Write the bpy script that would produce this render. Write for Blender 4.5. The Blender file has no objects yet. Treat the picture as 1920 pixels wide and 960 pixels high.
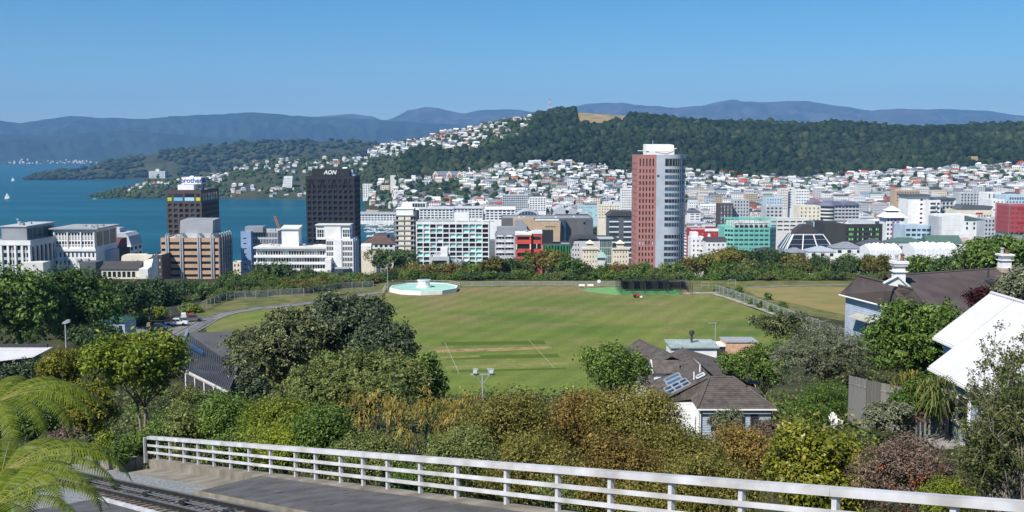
import bpy, math, random
import numpy as np
from mathutils import Vector, Matrix
from math import radians, sin, cos, pi, hypot, atan2, sqrt, floor

SC = bpy.context.scene
COL = SC.collection
# ------------------------------------------------------------------ camera
FPX = 2000.0                                   # focal length in pixels of the 1920 px wide photograph
CAMZ = 122.0                                   # metres above the harbour
PITCH = math.atan((480.0 - 282.0) / FPX)
cam_d = bpy.data.cameras.new("camera")
cam_d.sensor_width = 36.0
cam_d.lens = 36.0 * FPX / 1920.0
cam_d.clip_start = 0.5
cam_d.clip_end = 60000.0
cam = bpy.data.objects.new("camera", cam_d)
cam.location = (0, 0, CAMZ)
cam.rotation_euler = (radians(90) - PITCH, 0, 0)
COL.objects.link(cam)
SC.camera = cam
# ------------------------------------------------------------------ sky, sun, exposure
SUN_AZ = radians(-140.0)                       # measured from +Y (view direction), clockwise
SUN_EL = radians(47.0)
world = bpy.data.worlds.new("World")
SC.world = world
world.use_nodes = True
wn = world.node_tree
sky = wn.nodes.new("ShaderNodeTexSky")
sky.sky_type = 'NISHITA'
sky.sun_disc = False
sky.sun_elevation = SUN_EL
sky.sun_rotation = SUN_AZ
sky.altitude = 1200.0
sky.air_density = 1.0
sky.dust_density = 0.9
sky.ozone_density = 6.0
bg = wn.nodes["Background"]
bg.inputs["Strength"].default_value = 0.084
hs = wn.nodes.new("ShaderNodeHueSaturation")
hs.inputs["Saturation"].default_value = 1.28
hs.inputs["Hue"].default_value = 0.492
wn.links.new(sky.outputs[0], hs.inputs["Color"])
wn.links.new(hs.outputs[0], bg.inputs["Color"])
sun_d = bpy.data.lights.new("sun", 'SUN')
sun_d.energy = 5.0
sun_d.angle = radians(0.53)
sun_d.color = (1.0, 0.95, 0.88)
sun = bpy.data.objects.new("sun", sun_d)
to_sun = Vector((sin(SUN_AZ) * cos(SUN_EL), cos(SUN_AZ) * cos(SUN_EL), sin(SUN_EL)))
sun.rotation_euler = to_sun.to_track_quat('Z', 'Y').to_euler()
sun.location = (0, 0, 400)
COL.objects.link(sun)
SC.view_settings.view_transform = 'Standard'
SC.view_settings.look = 'None'
SC.view_settings.exposure = 0.44
SC.view_settings.gamma = 1.0
SC.view_settings.use_curve_mapping = False
cy = SC.cycles
cy.use_denoising = True
cy.max_bounces = 6
cy.diffuse_bounces = 3
cy.glossy_bounces = 2
cy.transmission_bounces = 3
cy.transparent_max_bounces = 6
cy.volume_bounces = 0
cy.use_adaptive_sampling = True
cy.adaptive_threshold = 0.015
cy.sample_clamp_indirect = 4.0

# ------------------------------------------------------------------ geometry helpers
CP, SP = cos(PITCH), sin(PITCH)

def ray(px, py):
    x = (px - 960.0) / FPX
    y = (480.0 - py) / FPX
    return (x, y * SP + CP, y * CP - SP)

def P(px, py, Y):
    """the point seen at a photograph pixel that stands Y metres ahead of the viewpoint"""
    d = ray(px, py)
    k = Y / d[1]
    return Vector((d[0] * k, Y, CAMZ + d[2] * k))

def G(px, py, z):
    """the point seen at a pixel on the level z"""
    d = ray(px, py)
    k = (z - CAMZ) / d[2]
    return Vector((d[0] * k, d[1] * k, z))

def proj(X, Y, Z):
    dz = Z - CAMZ
    dep = Y * CP - dz * SP
    up = Y * SP + dz * CP
    return 960.0 + FPX * X / dep, 480.0 - FPX * up / dep

def hash01(a):
    a = np.asarray(a, dtype=np.float64)
    v = np.sin(a * 12.9898) * 43758.5453
    return v - np.floor(v)

def vnoise(x, y, seed=0.0):
    x = np.asarray(x, float); y = np.asarray(y, float)
    xi = np.floor(x); yi = np.floor(y)
    xf = x - xi; yf = y - yi
    u = xf * xf * (3 - 2 * xf); v = yf * yf * (3 - 2 * yf)
    def h(a, b):
        s = np.sin(a * 127.1 + b * 311.7 + seed * 74.7) * 43758.5453
        return s - np.floor(s)
    return ((h(xi, yi) * (1 - u) + h(xi + 1, yi) * u) * (1 - v) + (h(xi, yi + 1) * (1 - u) + h(xi + 1, yi + 1) * u) * v) * 2 - 1

def fbm(x, y, o=4, seed=0.0):
    s = 0; a = 1.0; f = 1.0; n = 0
    for i in range(o):
        s = s + a * vnoise(x * f, y * f, seed + i * 3.1); n += a; a *= 0.5; f *= 2.03
    return s / n

# ------------------------------------------------------------------ materials
MATS = {}
def _new(name):
    m = bpy.data.materials.new(name); m.use_nodes = True
    nt = m.node_tree
    b = nt.nodes["Principled BSDF"]
    MATS[name] = m
    return m, nt, b

def _spec(b, v):
    k = "Specular IOR Level"
    if k in b.inputs: b.inputs[k].default_value = v

def mat(name, color, rough=0.7, spec=0.3, metal=0.0, var=0.12, scale=3.0, bump=0.0, dirt=None, coord='Object', detail=3.0, streak=None):
    """plain surface: base colour broken up by two octaves of noise, optional second colour and fine relief"""
    if name in MATS: return MATS[name]
    m, nt, b = _new(name)
    N, L = nt.nodes, nt.links
    b.inputs["Roughness"].default_value = rough
    b.inputs["Metallic"].default_value = metal
    _spec(b, spec)
    tc = N.new("ShaderNodeTexCoord")
    src = tc.outputs[coord]
    if streak:
        mp = N.new("ShaderNodeMapping"); mp.inputs["Scale"].default_value = streak
        L.new(src, mp.inputs["Vector"]); src = mp.outputs[0]
    n = N.new("ShaderNodeTexNoise"); n.inputs["Scale"].default_value = scale; n.inputs["Detail"].default_value = detail
    L.new(src, n.inputs["Vector"])
    r = N.new("ShaderNodeValToRGB")
    c2 = dirt if dirt else tuple(c * (1 - 2 * var) for c in color)
    c1 = tuple(min(1, c * (1 + 0.5 * var)) for c in color)
    r.color_ramp.elements[0].position = 0.3; r.color_ramp.elements[0].color = (*c2, 1)
    r.color_ramp.elements[1].position = 0.68; r.color_ramp.elements[1].color = (*c1, 1)
    L.new(n.outputs["Fac"], r.inputs["Fac"])
    L.new(r.outputs["Color"], b.inputs["Base Color"])
    if bump:
        bp = N.new("ShaderNodeBump"); bp.inputs["Strength"].default_value = bump; bp.inputs["Distance"].default_value = 0.02
        n2 = N.new("ShaderNodeTexNoise"); n2.inputs["Scale"].default_value = scale * 6; n2.inputs["Detail"].default_value = 4
        L.new(src, n2.inputs["Vector"]); L.new(n2.outputs["Fac"], bp.inputs["Height"]); L.new(bp.outputs[0], b.inputs["Normal"])
    return m

def mat_obj(name, rough=0.75, spec=0.25, var=0.15, scale=0.6, metal=0.0):
    """colour taken from each object's own colour, with some weathering"""
    if name in MATS: return MATS[name]
    m, nt, b = _new(name)
    N, L = nt.nodes, nt.links
    b.inputs["Roughness"].default_value = rough; _spec(b, spec); b.inputs["Metallic"].default_value = metal
    oi = N.new("ShaderNodeObjectInfo")
    tc = N.new("ShaderNodeTexCoord")
    n = N.new("ShaderNodeTexNoise"); n.inputs["Scale"].default_value = scale; n.inputs["Detail"].default_value = 4
    L.new(tc.outputs["Object"], n.inputs["Vector"])
    mr = N.new("ShaderNodeMapRange"); mr.inputs["From Min"].default_value = 0.3; mr.inputs["From Max"].default_value = 0.7
    mr.inputs["To Min"].default_value = 1 - var; mr.inputs["To Max"].default_value = 1 + var * 0.3
    L.new(n.outputs["Fac"], mr.inputs["Value"])
    mx = N.new("ShaderNodeVectorMath"); mx.operation = 'SCALE'
    L.new(oi.outputs["Color"], mx.inputs[0]); L.new(mr.outputs[0], mx.inputs["Scale"])
    L.new(mx.outputs[0], b.inputs["Base Color"])
    return m

def glass(name, color=(0.02, 0.03, 0.04), rough=0.08, spec=0.6):
    if name in MATS: return MATS[name]
    m, nt, b = _new(name)
    N, L = nt.nodes, nt.links
    b.inputs["Roughness"].default_value = rough; _spec(b, spec)
    oi = N.new("ShaderNodeObjectInfo")
    mr = N.new("ShaderNodeMapRange"); mr.inputs["To Min"].default_value = 0.55; mr.inputs["To Max"].default_value = 1.7
    L.new(oi.outputs["Random"], mr.inputs["Value"])
    mx = N.new("ShaderNodeVectorMath"); mx.operation = 'SCALE'
    mx.inputs[0].default_value = color
    L.new(mr.outputs[0], mx.inputs["Scale"])
    L.new(mx.outputs[0], b.inputs["Base Color"])
    return m

def leafmat(name, c_dark, c_mid, c_light, trans=0.22, rough=0.5, spec=0.3, gain=1.0):
    """leaf colour spread from the per-leaf attribute 'tint'; part of the light passes through the blade"""
    if name in MATS: return MATS[name]
    c_dark, c_mid, c_light = (tuple(v*gain for v in c) for c in (c_dark, c_mid, c_light))
    m, nt, b = _new(name)
    N, L = nt.nodes, nt.links
    at = N.new("ShaderNodeAttribute"); at.attribute_name = "tint"
    oi = N.new("ShaderNodeObjectInfo")
    ad = N.new("ShaderNodeMath"); ad.operation = 'MULTIPLY_ADD'
    ad.inputs[1].default_value = 0.22; ad.inputs[2].default_value = -0.11
    L.new(oi.outputs["Random"], ad.inputs[0])
    a2 = N.new("ShaderNodeMath"); a2.operation = 'ADD'
    L.new(at.outputs["Fac"], a2.inputs[0]); L.new(ad.outputs[0], a2.inputs[1])
    r = N.new("ShaderNodeValToRGB"); e = r.color_ramp.elements
    e[0].position = 0.08; e[0].color = (*c_dark, 1)
    e[1].position = 0.95; e[1].color = (*c_light, 1)
    x = e.new(0.5); x.color = (*c_mid, 1)
    L.new(a2.outputs[0], r.inputs["Fac"])
    b.inputs["Roughness"].default_value = rough; _spec(b, spec*0.4)
    L.new(r.outputs["Color"], b.inputs["Base Color"])
    tr = N.new("ShaderNodeBsdfTranslucent")
    L.new(r.outputs["Color"], tr.inputs["Color"])
    mx = N.new("ShaderNodeMixShader"); mx.inputs[0].default_value = trans
    L.new(b.outputs[0], mx.inputs[1]); L.new(tr.outputs[0], mx.inputs[2])
    L.new(mx.outputs[0], N["Material Output"].inputs["Surface"])
    return m

# ------------------------------------------------------------------ mesh building
class MB:
    """collects faces; build() links them as one mesh object"""
    def __init__(s): s.v = []; s.f = []; s.m = []
    def quad(s, a, b, c, d, m=0):
        n = len(s.v); s.v += [tuple(a), tuple(b), tuple(c), tuple(d)]; s.f.append((n, n+1, n+2, n+3)); s.m.append(m)
    def poly(s, pts, m=0):
        n = len(s.v); s.v += [tuple(p) for p in pts]; s.f.append(tuple(range(n, n+len(pts)))); s.m.append(m)
    def box(s, x0, x1, y0, y1, z0, z1, m=0, skip=""):
        n = len(s.v)
        s.v += [(x0,y0,z0),(x1,y0,z0),(x1,y1,z0),(x0,y1,z0),(x0,y0,z1),(x1,y0,z1),(x1,y1,z1),(x0,y1,z1)]
        F = {'b':(0,3,2,1),'t':(4,5,6,7),'f':(0,1,5,4),'k':(2,3,7,6),'l':(3,0,4,7),'r':(1,2,6,5)}
        for k, q in F.items():
            if k not in skip: s.f.append(tuple(n+i for i in q)); s.m.append(m)
    def prism(s, pts, z0, z1, m=0, mt=None):
        """upright prism over a counter-clockwise outline"""
        n = len(s.v); k = len(pts)
        s.v += [(p[0], p[1], z0) for p in pts] + [(p[0], p[1], z1) for p in pts]
        for i in range(k):
            j = (i+1) % k; s.f.append((n+i, n+j, n+k+j, n+k+i)); s.m.append(m)
        s.f.append(tuple(n+k+i for i in range(k))); s.m.append(m if mt is None else mt)
        s.f.append(tuple(n+k-1-i for i in range(k))); s.m.append(m)
    def extr(s, pts, axis, a0, a1, m=0):
        """outline in the plane across an axis, pulled along it from a0 to a1"""
        def mk(p, a):
            return {'x': (a, p[0], p[1]), 'y': (p[0], a, p[1]), 'z': (p[0], p[1], a)}[axis]
        n = len(s.v); k = len(pts)
        s.v += [mk(p, a0) for p in pts] + [mk(p, a1) for p in pts]
        for i in range(k):
            j = (i+1) % k; s.f.append((n+i, n+j, n+k+j, n+k+i)); s.m.append(m)
        s.f.append(tuple(n+k-1-i for i in range(k))); s.m.append(m)
        s.f.append(tuple(n+k+i for i in range(k))); s.m.append(m)
    def tube(s, pts, r, seg=6, m=0, cap=True):
        """tube along points; r is a number or one per point"""
        pts = [Vector(p) for p in pts]; k = len(pts)
        rr = [r]*k if not hasattr(r, '__len__') else list(r)
        n = len(s.v); ref = Vector((0.31, 0.17, 0.93))
        for i, p in enumerate(pts):
            t = (pts[min(i+1, k-1)] - pts[max(i-1, 0)])
            t = t.normalized() if t.length > 1e-9 else Vector((0,0,1))
            a = t.cross(ref)
            if a.length < 0.05: a = t.cross(Vector((1,0,0)))
            a.normalize(); b = t.cross(a)
            for j in range(seg):
                an = 2*pi*j/seg
                s.v.append(tuple(p + (a*cos(an) + b*sin(an))*rr[i]))
        for i in range(k-1):
            for j in range(seg):
                j2 = (j+1) % seg
                s.f.append((n+i*seg+j, n+i*seg+j2, n+(i+1)*seg+j2, n+(i+1)*seg+j)); s.m.append(m)
        if cap:
            s.f.append(tuple(n+seg-1-j for j in range(seg))); s.m.append(m)
            s.f.append(tuple(n+(k-1)*seg+j for j in range(seg))); s.m.append(m)
    def bar(s, a, b, w, h, m=0, up=(0,0,1)):
        """square bar from a to b"""
        a = Vector(a); b = Vector(b); t = (b-a).normalized(); up = Vector(up)
        sd = t.cross(up)
        if sd.length < 1e-4: sd = t.cross(Vector((0,1,0)))
        sd.normalize(); u = sd.cross(t)
        n = len(s.v)
        for p in (a, b):
            for q in ((-1,-1),(1,-1),(1,1),(-1,1)):
                s.v.append(tuple(p + sd*q[0]*w/2 + u*q[1]*h/2))
        for q in ((0,3,2,1),(4,5,6,7),(0,1,5,4),(1,2,6,5),(2,3,7,6),(3,0,4,7)):
            s.f.append(tuple(n+i for i in q)); s.m.append(m)
    def lathe(s, prof, cx=0, cy=0, seg=12, m=0):
        n = len(s.v); k = len(prof)
        for r, z in prof:
            for j in range(seg):
                an = 2*pi*j/seg; s.v.append((cx+r*cos(an), cy+r*sin(an), z))
        for i in range(k-1):
            for j in range(seg):
                j2 = (j+1) % seg
                s.f.append((n+i*seg+j, n+i*seg+j2, n+(i+1)*seg+j2, n+(i+1)*seg+j)); s.m.append(m)
        s.f.append(tuple(n+(k-1)*seg+j for j in range(seg))); s.m.append(m)
    def mesh(s, name, mats, smooth=False):
        me = bpy.data.meshes.new(name)
        me.from_pydata(s.v, [], s.f)
        for m in (mats if isinstance(mats, (list, tuple)) else [mats]): me.materials.append(m)
        if any(s.m): me.polygons.foreach_set("material_index", s.m)
        if smooth: me.polygons.foreach_set("use_smooth", [True]*len(s.f))
        me.update()
        return me
    def build(s, name, mats, parent=None, smooth=False, loc=None, color=None):
        return obj(name, s.mesh(name, mats, smooth), parent, loc, color=color)

def obj(name, me, parent=None, loc=None, rz=0.0, color=None):
    o = bpy.data.objects.new(name, me)
    COL.objects.link(o)
    if parent is not None: o.parent = parent
    if loc is not None: o.location = loc
    if rz: o.rotation_euler = (0, 0, rz)
    if color is not None: o.color = (*color, 1)
    return o

def tag(o, label, cat, group=None):
    o["label"] = label; o["category"] = cat
    if group: o["group"] = group
    return o

def thing(name, label, cat, loc, rz=0.0, group=None):
    o = bpy.data.objects.new(name, None)
    o.empty_display_size = 0.2
    COL.objects.link(o)
    o.location = loc; o.rotation_euler = (0, 0, rz)
    return tag(o, label, cat, group)

def structure(o, kind="structure"):
    o["kind"] = kind
    return o

def np_mesh(name, verts, faces, mats, midx=None, smooth=False, tint=None):
    """mesh from arrays; faces is an (n, 3) or (n, 4) index array"""
    me = bpy.data.meshes.new(name)
    verts = np.ascontiguousarray(verts, np.float32); faces = np.ascontiguousarray(faces, np.int32)
    nf, k = faces.shape
    me.vertices.add(len(verts)); me.vertices.foreach_set("co", verts.ravel())
    me.loops.add(nf*k); me.loops.foreach_set("vertex_index", faces.ravel())
    me.polygons.add(nf)
    me.polygons.foreach_set("loop_start", np.arange(0, nf*k, k, dtype=np.int32))
    me.polygons.foreach_set("loop_total", np.full(nf, k, np.int32))
    for m in (mats if isinstance(mats, (list, tuple)) else [mats]): me.materials.append(m)
    if midx is not None: me.polygons.foreach_set("material_index", np.ascontiguousarray(midx, np.int32))
    if smooth: me.polygons.foreach_set("use_smooth", np.ones(nf, bool))
    if tint is not None:
        a = me.attributes.new("tint", 'FLOAT', 'FACE'); a.data.foreach_set("value", np.ascontiguousarray(tint, np.float32))
    me.update(calc_edges=True)
    return me
# ================================================================== SETTING: land, water, haze
RIDGE = [(600,290),(690,276),(740,270),(800,258),(870,239),(940,224),(1000,222),(1040,217),(1078,213),(1095,208.5),(1130,209.5),(1160,215),(1200,224),(1300,229),
         (1400,235),(1480,242),(1550,239),(1650,243),(1750,245),(1850,239),(1920,237),(2500,250)]
WOOD_BASE = [(600,330),(690,330),(760,330),(860,322),(960,302),(1050,300),(1120,305),(1190,322),(1300,312),(1400,326),(1500,328),(1600,320),(1700,313),(1800,309),(1920,300),(2500,300)]
def _ip(t, x): return np.interp(x, [a for a, b in t], [b for a, b in t])
YK = np.array([-60,0,10,20,30,45,60,80,100,130,150,172,330,345,370,420,470,520,620,700,900,960,1010,1100,1300,1420,1450,1500,1700,1900,2100,2150,2180,2300,2500,2750,3000,3400,4300.])
NEAR = np.array([113,113,111.5,108.5,106.2,104.5,102.5,98,93.5,88,84.5,82,82,80.5,73,52,34,20,13,10,6,5,4.5,4,4,4.])
UK = np.array([-900,-200,0,250,450,640,680,700,730,748,775,850,960,1050,1190,1300,1400,1500,1600,1700,1800,1920,2200,2900.])
def _column(u):
    z = np.empty(len(YK)); z[:len(NEAR)] = NEAR
    i0 = len(NEAR)
    if u < 690:
        z[YK > 962] = -6
    ry = _ip(RIDGE, u); wb = _ip(WOOD_BASE, u)
    zr = CAMZ + (282-ry)/FPX*2750
    zb = CAMZ + (282-wb)/FPX*2150
    for i, y in enumerate(YK):
        if u < 690: continue
        if u <= 745:
            if 1440 < y <= 2110: z[i] = -6
        elif y > 1430 and y <= 2150:
            t = (y-1450)/(2150-1450); t = min(max(t, 0), 1)
            z[i] = 4 + (zb-4)*(0.35*t+0.65*t*t)
        if y > 2150:
            if y <= 2180 and u <= 745: z[i] = 2.5
            elif y <= 2750:
                t = (y-2150)/600.0; z[i] = zb + (zr-zb)*sin(t*pi/2)**0.9
            else:
                t = min(1, (y-2750)/700.0); z[i] = zr + (-8-zr)*t*t*(3-2*t)
        if u <= 745 and 2180 <= y <= 2750:
            t = (y-2180)/570.0; z[i] = 2.5 + (zr-2.5)*sin(t*pi/2)
    return z
ZT = np.array([_column(u) for u in UK])

def hz(X, Y):
    """height of the land (metres above the harbour)"""
    X = np.asarray(X, float); Y = np.asarray(Y, float)
    u = np.clip(960 + FPX*X/np.maximum(Y, 12.0), UK[0], UK[-1])
    i = np.clip(np.searchsorted(UK, u)-1, 0, len(UK)-2); a = (u-UK[i])/(UK[i+1]-UK[i])
    a = a*a*(3-2*a)
    y = np.clip(Y, YK[0], YK[-1])
    j = np.clip(np.searchsorted(YK, y)-1, 0, len(YK)-2); b = (y-YK[j])/(YK[j+1]-YK[j])
    z = (ZT[i,j]*(1-a)+ZT[i+1,j]*a)*(1-b) + (ZT[i,j+1]*(1-a)+ZT[i+1,j+1]*a)*b
    amp = np.clip((Y-1900)/500, 0, 1)*np.clip((z-6)/30, 0, 1)
    z = z + amp*12.0*fbm(X/170, Y/170, 4, 2.0)
    # the left end of the cable car line sits lower than the bank beside the lookout
    near = np.clip((90-Y)/40, 0, 1)*np.clip((250-u)/300, 0, 1)
    # the gardens on the right stand on a higher bank
    bank = np.clip((u-1380)/130, 0, 1)*np.interp(Y, [0, 25, 45, 60, 80, 105, 140], [0, 0.5, 2.6, 3.6, 3.2, 2.0, 0])
    bank2 = np.clip((u-1535)/70, 0, 1)*np.interp(Y, [70, 90, 118, 145, 178], [0, 4.5, 9.0, 7.0, 0])
    return z + near*1.2 + bank + bank2
def hit(px, py, y0=10.0, y1=330.0):
    """where the sight line through a pixel meets the land"""
    d = ray(px, py); Ys = np.arange(y0, y1, 0.25); k = Ys/d[1]
    zz = CAMZ+d[2]*k; g = hz(d[0]*k, Ys); i = int(np.argmax(zz < g))
    return Vector((d[0]*k[i], Ys[i], float(g[i])))

m_ground, nt, b = _new("scrub_ground")
N, L = nt.nodes, nt.links
geo = N.new("ShaderNodeNewGeometry"); sep = N.new("ShaderNodeSeparateXYZ"); L.new(geo.outputs["Position"], sep.inputs[0])
n1 = N.new("ShaderNodeTexNoise"); n1.inputs["Scale"].default_value = 0.15; n1.inputs["Detail"].default_value = 6; L.new(geo.outputs["Position"], n1.inputs["Vector"])
r1 = N.new("ShaderNodeValToRGB"); e = r1.color_ramp.elements
e[0].position = 0.35; e[0].color = (0.028, 0.036, 0.014, 1); e[1].position = 0.7; e[1].color = (0.075, 0.068, 0.032, 1)
L.new(n1.outputs["Fac"], r1.inputs["Fac"]); L.new(r1.outputs[0], b.inputs["Base Color"]); b.inputs["Roughness"].default_value = 0.95; _spec(b, 0.1)
m_city = mat("city_ground", (0.13, 0.13, 0.13), 0.9, 0.2, var=0.3, scale=0.03, coord='Object', dirt=(0.07, 0.075, 0.07))
m_hill = mat("hill_ground", (0.05, 0.06, 0.025), 0.95, 0.1, scale=0.012, dirt=(0.025, 0.035, 0.014), detail=6)

m_tan = mat("dry_hill_grass", (0.36, 0.26, 0.14), 0.95, 0.1, scale=0.03, dirt=(0.16, 0.13, 0.06), detail=6)
CLEARINGS = [[(1076,203),(1130,203),(1175,212),(1182,226),(1150,231),(1110,233),(1086,231)], [(1020,298),(1080,298),(1086,306),(1010,307)], [(1060,277),(1085,280),(1082,287),(1055,286)],
             [(1812,290),(1838,288),(1840,303),(1818,305)]]
def in_poly(x, y, poly):
    x = np.asarray(x, float); y = np.asarray(y, float); c = np.zeros(x.shape, bool); n = len(poly)
    for i in range(n):
        x1, y1 = poly[i]; x2, y2 = poly[(i+1) % n]
        if y1 == y2: continue
        c ^= ((y1 > y) != (y2 > y)) & (x < (x2-x1)*(y-y1)/(y2-y1)+x1)
    return c
def build_ground():
    us = np.concatenate([np.linspace(-900, 0, 12, endpoint=False), np.linspace(0, 1920, 150), np.linspace(1940, 2900, 12)])
    ys = np.concatenate([np.array([-60, -20, 0, 6]), np.geomspace(12, 60, 18), np.arange(66, 172, 7.0), np.array([172, 200, 260, 320, 330]), np.arange(338, 530, 10.0),
                         np.geomspace(540, 1400, 22), np.arange(1420, 3420, 22.0), np.array([3600, 4000, 4300.])])
    U, Yg = np.meshgrid(us, ys)
    X = (U-960)/FPX*np.maximum(Yg, 12.0)
    Z = hz(X, Yg)
    nv = len(us)
    verts = np.stack([X, Yg, Z], -1).reshape(-1, 3)
    i, j = np.meshgrid(np.arange(len(ys)-1), np.arange(nv-1), indexing='ij')
    a = (i*nv+j).ravel()
    faces = np.stack([a, a+1, a+nv+1, a+nv], -1)
    yc = verts[faces].mean(1)
    midx = np.where(yc[:, 1] < 500, 0, np.where(yc[:, 1] < 1960, 1, 2))
    fx, fy = proj(yc[:, 0], np.maximum(yc[:, 1], 1.0), yc[:, 2])
    for poly in CLEARINGS: midx = np.where(in_poly(fx, fy, poly) & (yc[:, 1] > 1900) & (yc[:, 1] < 2800), 3, midx)
    o = obj("ground", np_mesh("ground", verts, faces, [m_ground, m_city, m_hill, m_tan], midx, True))
    structure(o)
    return o
build_ground()

def loft_hill(name, ridge, shore, yr, yb, m, rough=0.06, nx=160, ny=26, seed=1.0, zbase=-6, front=0.9, gully=1.0, wav=18.0):
    """a hill with its crest, its foot and a back slope, each at its own distance"""
    xs = np.linspace(ridge[0][0], ridge[-1][0], nx)
    ry = _ip(ridge, xs)
    V = []
    Yr = np.array([yr(x) if callable(yr) else yr for x in xs]); Yb = np.array([yb(x) if callable(yb) else yb for x in xs])
    ts = np.concatenate([np.linspace(0, 1, ny), np.linspace(1.12, 1.9, 6)])
    zr = CAMZ + (282-ry)/FPX*Yr
    zr = zr + 0.02*np.maximum(zr, 10)*fbm(xs/22, xs*0, 4, seed)
    for t in ts:
        tt = min(t, 1.0)
        Y = Yb + (Yr-Yb)*t
        X = (xs-960)/FPX*Y
        if t <= 1:
            prof = sin(tt*pi/2)**front
            z = zbase + (zr-zbase)*prof
            env = np.sin(tt*pi)**0.8
            g = 1-np.abs(fbm(xs/wav+tt*0.7, tt*2.6+xs*0, 4, seed+5))*2.2
            z = z - env*rough*gully*np.maximum(zr, 20)*(1-g)*1.2 + env*rough*np.maximum(zr, 20)*fbm(xs/9, tt*6+xs*0, 3, seed+9)*0.5
            z = np.minimum(z, zbase+(zr-zbase)*(0.05+0.97*tt**0.55) if tt < 1 else z)
        else:
            k = (t-1)/0.9; z = zr + (zbase-zr)*k*k*(3-2*k)
        V.append(np.stack([X, Y, z], -1))
    V = np.array(V); n = nx
    i, j = np.meshgrid(np.arange(len(ts)-1), np.arange(nx-1), indexing='ij')
    a = (i*n+j).ravel()
    faces = np.stack([a, a+1, a+n+1, a+n], -1)
    o = obj(name, np_mesh(name, V.reshape(-1, 3), faces, m, None, True))
    structure(o)
    return o, V

m_far = mat("far_hill_cover", (0.030, 0.050, 0.040), 0.95, 0.05, scale=0.0024, dirt=(0.010, 0.022, 0.018), detail=9)
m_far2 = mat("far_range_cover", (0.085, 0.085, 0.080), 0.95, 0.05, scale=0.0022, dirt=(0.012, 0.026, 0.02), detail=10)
m_pen = mat("peninsula_cover", (0.062, 0.066, 0.030), 0.95, 0.1, scale=0.007, dirt=(0.02, 0.03, 0.013), detail=8)
HEAD = [(166,371.5),(185,364),(230,354),(280,340),(340,334),(400,329),(450,315),(500,300),(560,298),(620,297),(690,296),(740,300),(790,320)]
PEN = [(48,337.5),(90,325),(150,321),(200,307),(250,296),(300,287),(350,281),(400,274),(450,269),(500,266),(560,266),(620,265),(680,268),(710,272),(760,290),(800,300)]
head_o, HEADV = loft_hill("headland_hill", HEAD, None, lambda x: 2900+min(max((x-170)/300, 0), 1)*260, lambda x: 2690.0, m_pen, rough=0.05, seed=3.0, nx=130)
pen_o, PENV = loft_hill("peninsula_hill", PEN, None, lambda x: 4620+min(max((x-50)/250, 0), 1)*500, lambda x: 4420.0, m_pen, rough=0.06, seed=4.0, nx=150)
FAR1 = [(-500,262),(-200,250),(0,252),(60,254),(110,255),(170,248),(240,245),(300,250),(400,258),(480,264),(700,270),(900,280)]
FAR2 = [(-500,235),(-250,215),(0,226),(45,232),(90,225),(140,217),(165,219),(190,221),(280,224),(320,219),(370,217),(430,215),(480,212),(520,214),(560,218),(600,221),(700,224),(800,232),(1000,240)]
FAR3 = [(-500,240),(0,240),(400,230),(540,224),(600,220),(640,216),(665,214),(700,219),(719,227),(740,222),(765,209),(800,202),(815,203),(840,208),(870,214),(900,207),(960,206),(1000,211),
        (1060,203),(1085,198),(1130,193),(1180,196),(1230,201),(1270,203),(1310,200),(1330,194),(1370,188),(1395,192),(1430,194),(1500,190),(1540,196),(1590,203),(1630,209),(1680,204),(1730,206),(1780,206),
        (1840,209),(1880,214),(1920,218),(2100,224),(2500,240)]
loft_hill("harbour_hills", FAR1, None, 11000, 9380, m_far, rough=0.15, seed=6.0, nx=260, wav=30)
loft_hill("middle_range", FAR2, None, 14200, 11600, m_far, rough=0.15, seed=7.0, nx=260, wav=26)
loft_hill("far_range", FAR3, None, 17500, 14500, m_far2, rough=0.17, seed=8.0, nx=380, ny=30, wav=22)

# ---- water
m_sea, nt, b = _new("harbour_water")
N, L = nt.nodes, nt.links
b.inputs["Roughness"].default_value = 0.35; _spec(b, 0.02)
geo = N.new("ShaderNodeNewGeometry")
mp = N.new("ShaderNodeMapping"); mp.inputs["Scale"].default_value = (0.0014, 0.006, 1); L.new(geo.outputs["Position"], mp.inputs["Vector"])
n1 = N.new("ShaderNodeTexNoise"); n1.inputs["Scale"].default_value = 1.0; n1.inputs["Detail"].default_value = 6; L.new(mp.outputs[0], n1.inputs["Vector"])
r1 = N.new("ShaderNodeValToRGB"); e = r1.color_ramp.elements
e[0].position = 0.3; e[0].color = (0.003, 0.052, 0.080, 1); e[1].position = 0.75; e[1].color = (0.011, 0.104, 0.140, 1)
L.new(n1.outputs["Fac"], r1.inputs["Fac"]); L.new(r1.outputs[0], b.inputs["Base Color"])
n2 = N.new("ShaderNodeTexNoise"); n2.inputs["Scale"].default_value = 0.11; n2.inputs["Detail"].default_value = 5; L.new(geo.outputs["Position"], n2.inputs["Vector"])
bp = N.new("ShaderNodeBump"); bp.inputs["Strength"].default_value = 0.55; bp.inputs["Distance"].default_value = 1.2
L.new(n2.outputs["Fac"], bp.inputs["Height"]); L.new(bp.outputs[0], b.inputs["Normal"])
mb = MB()
mb.quad((-14500, -150, 0), (14500, -150, 0), (14500, 19000, 0), (-14500, 19000, 0))
structure(mb.build("sea", m_sea))

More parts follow.
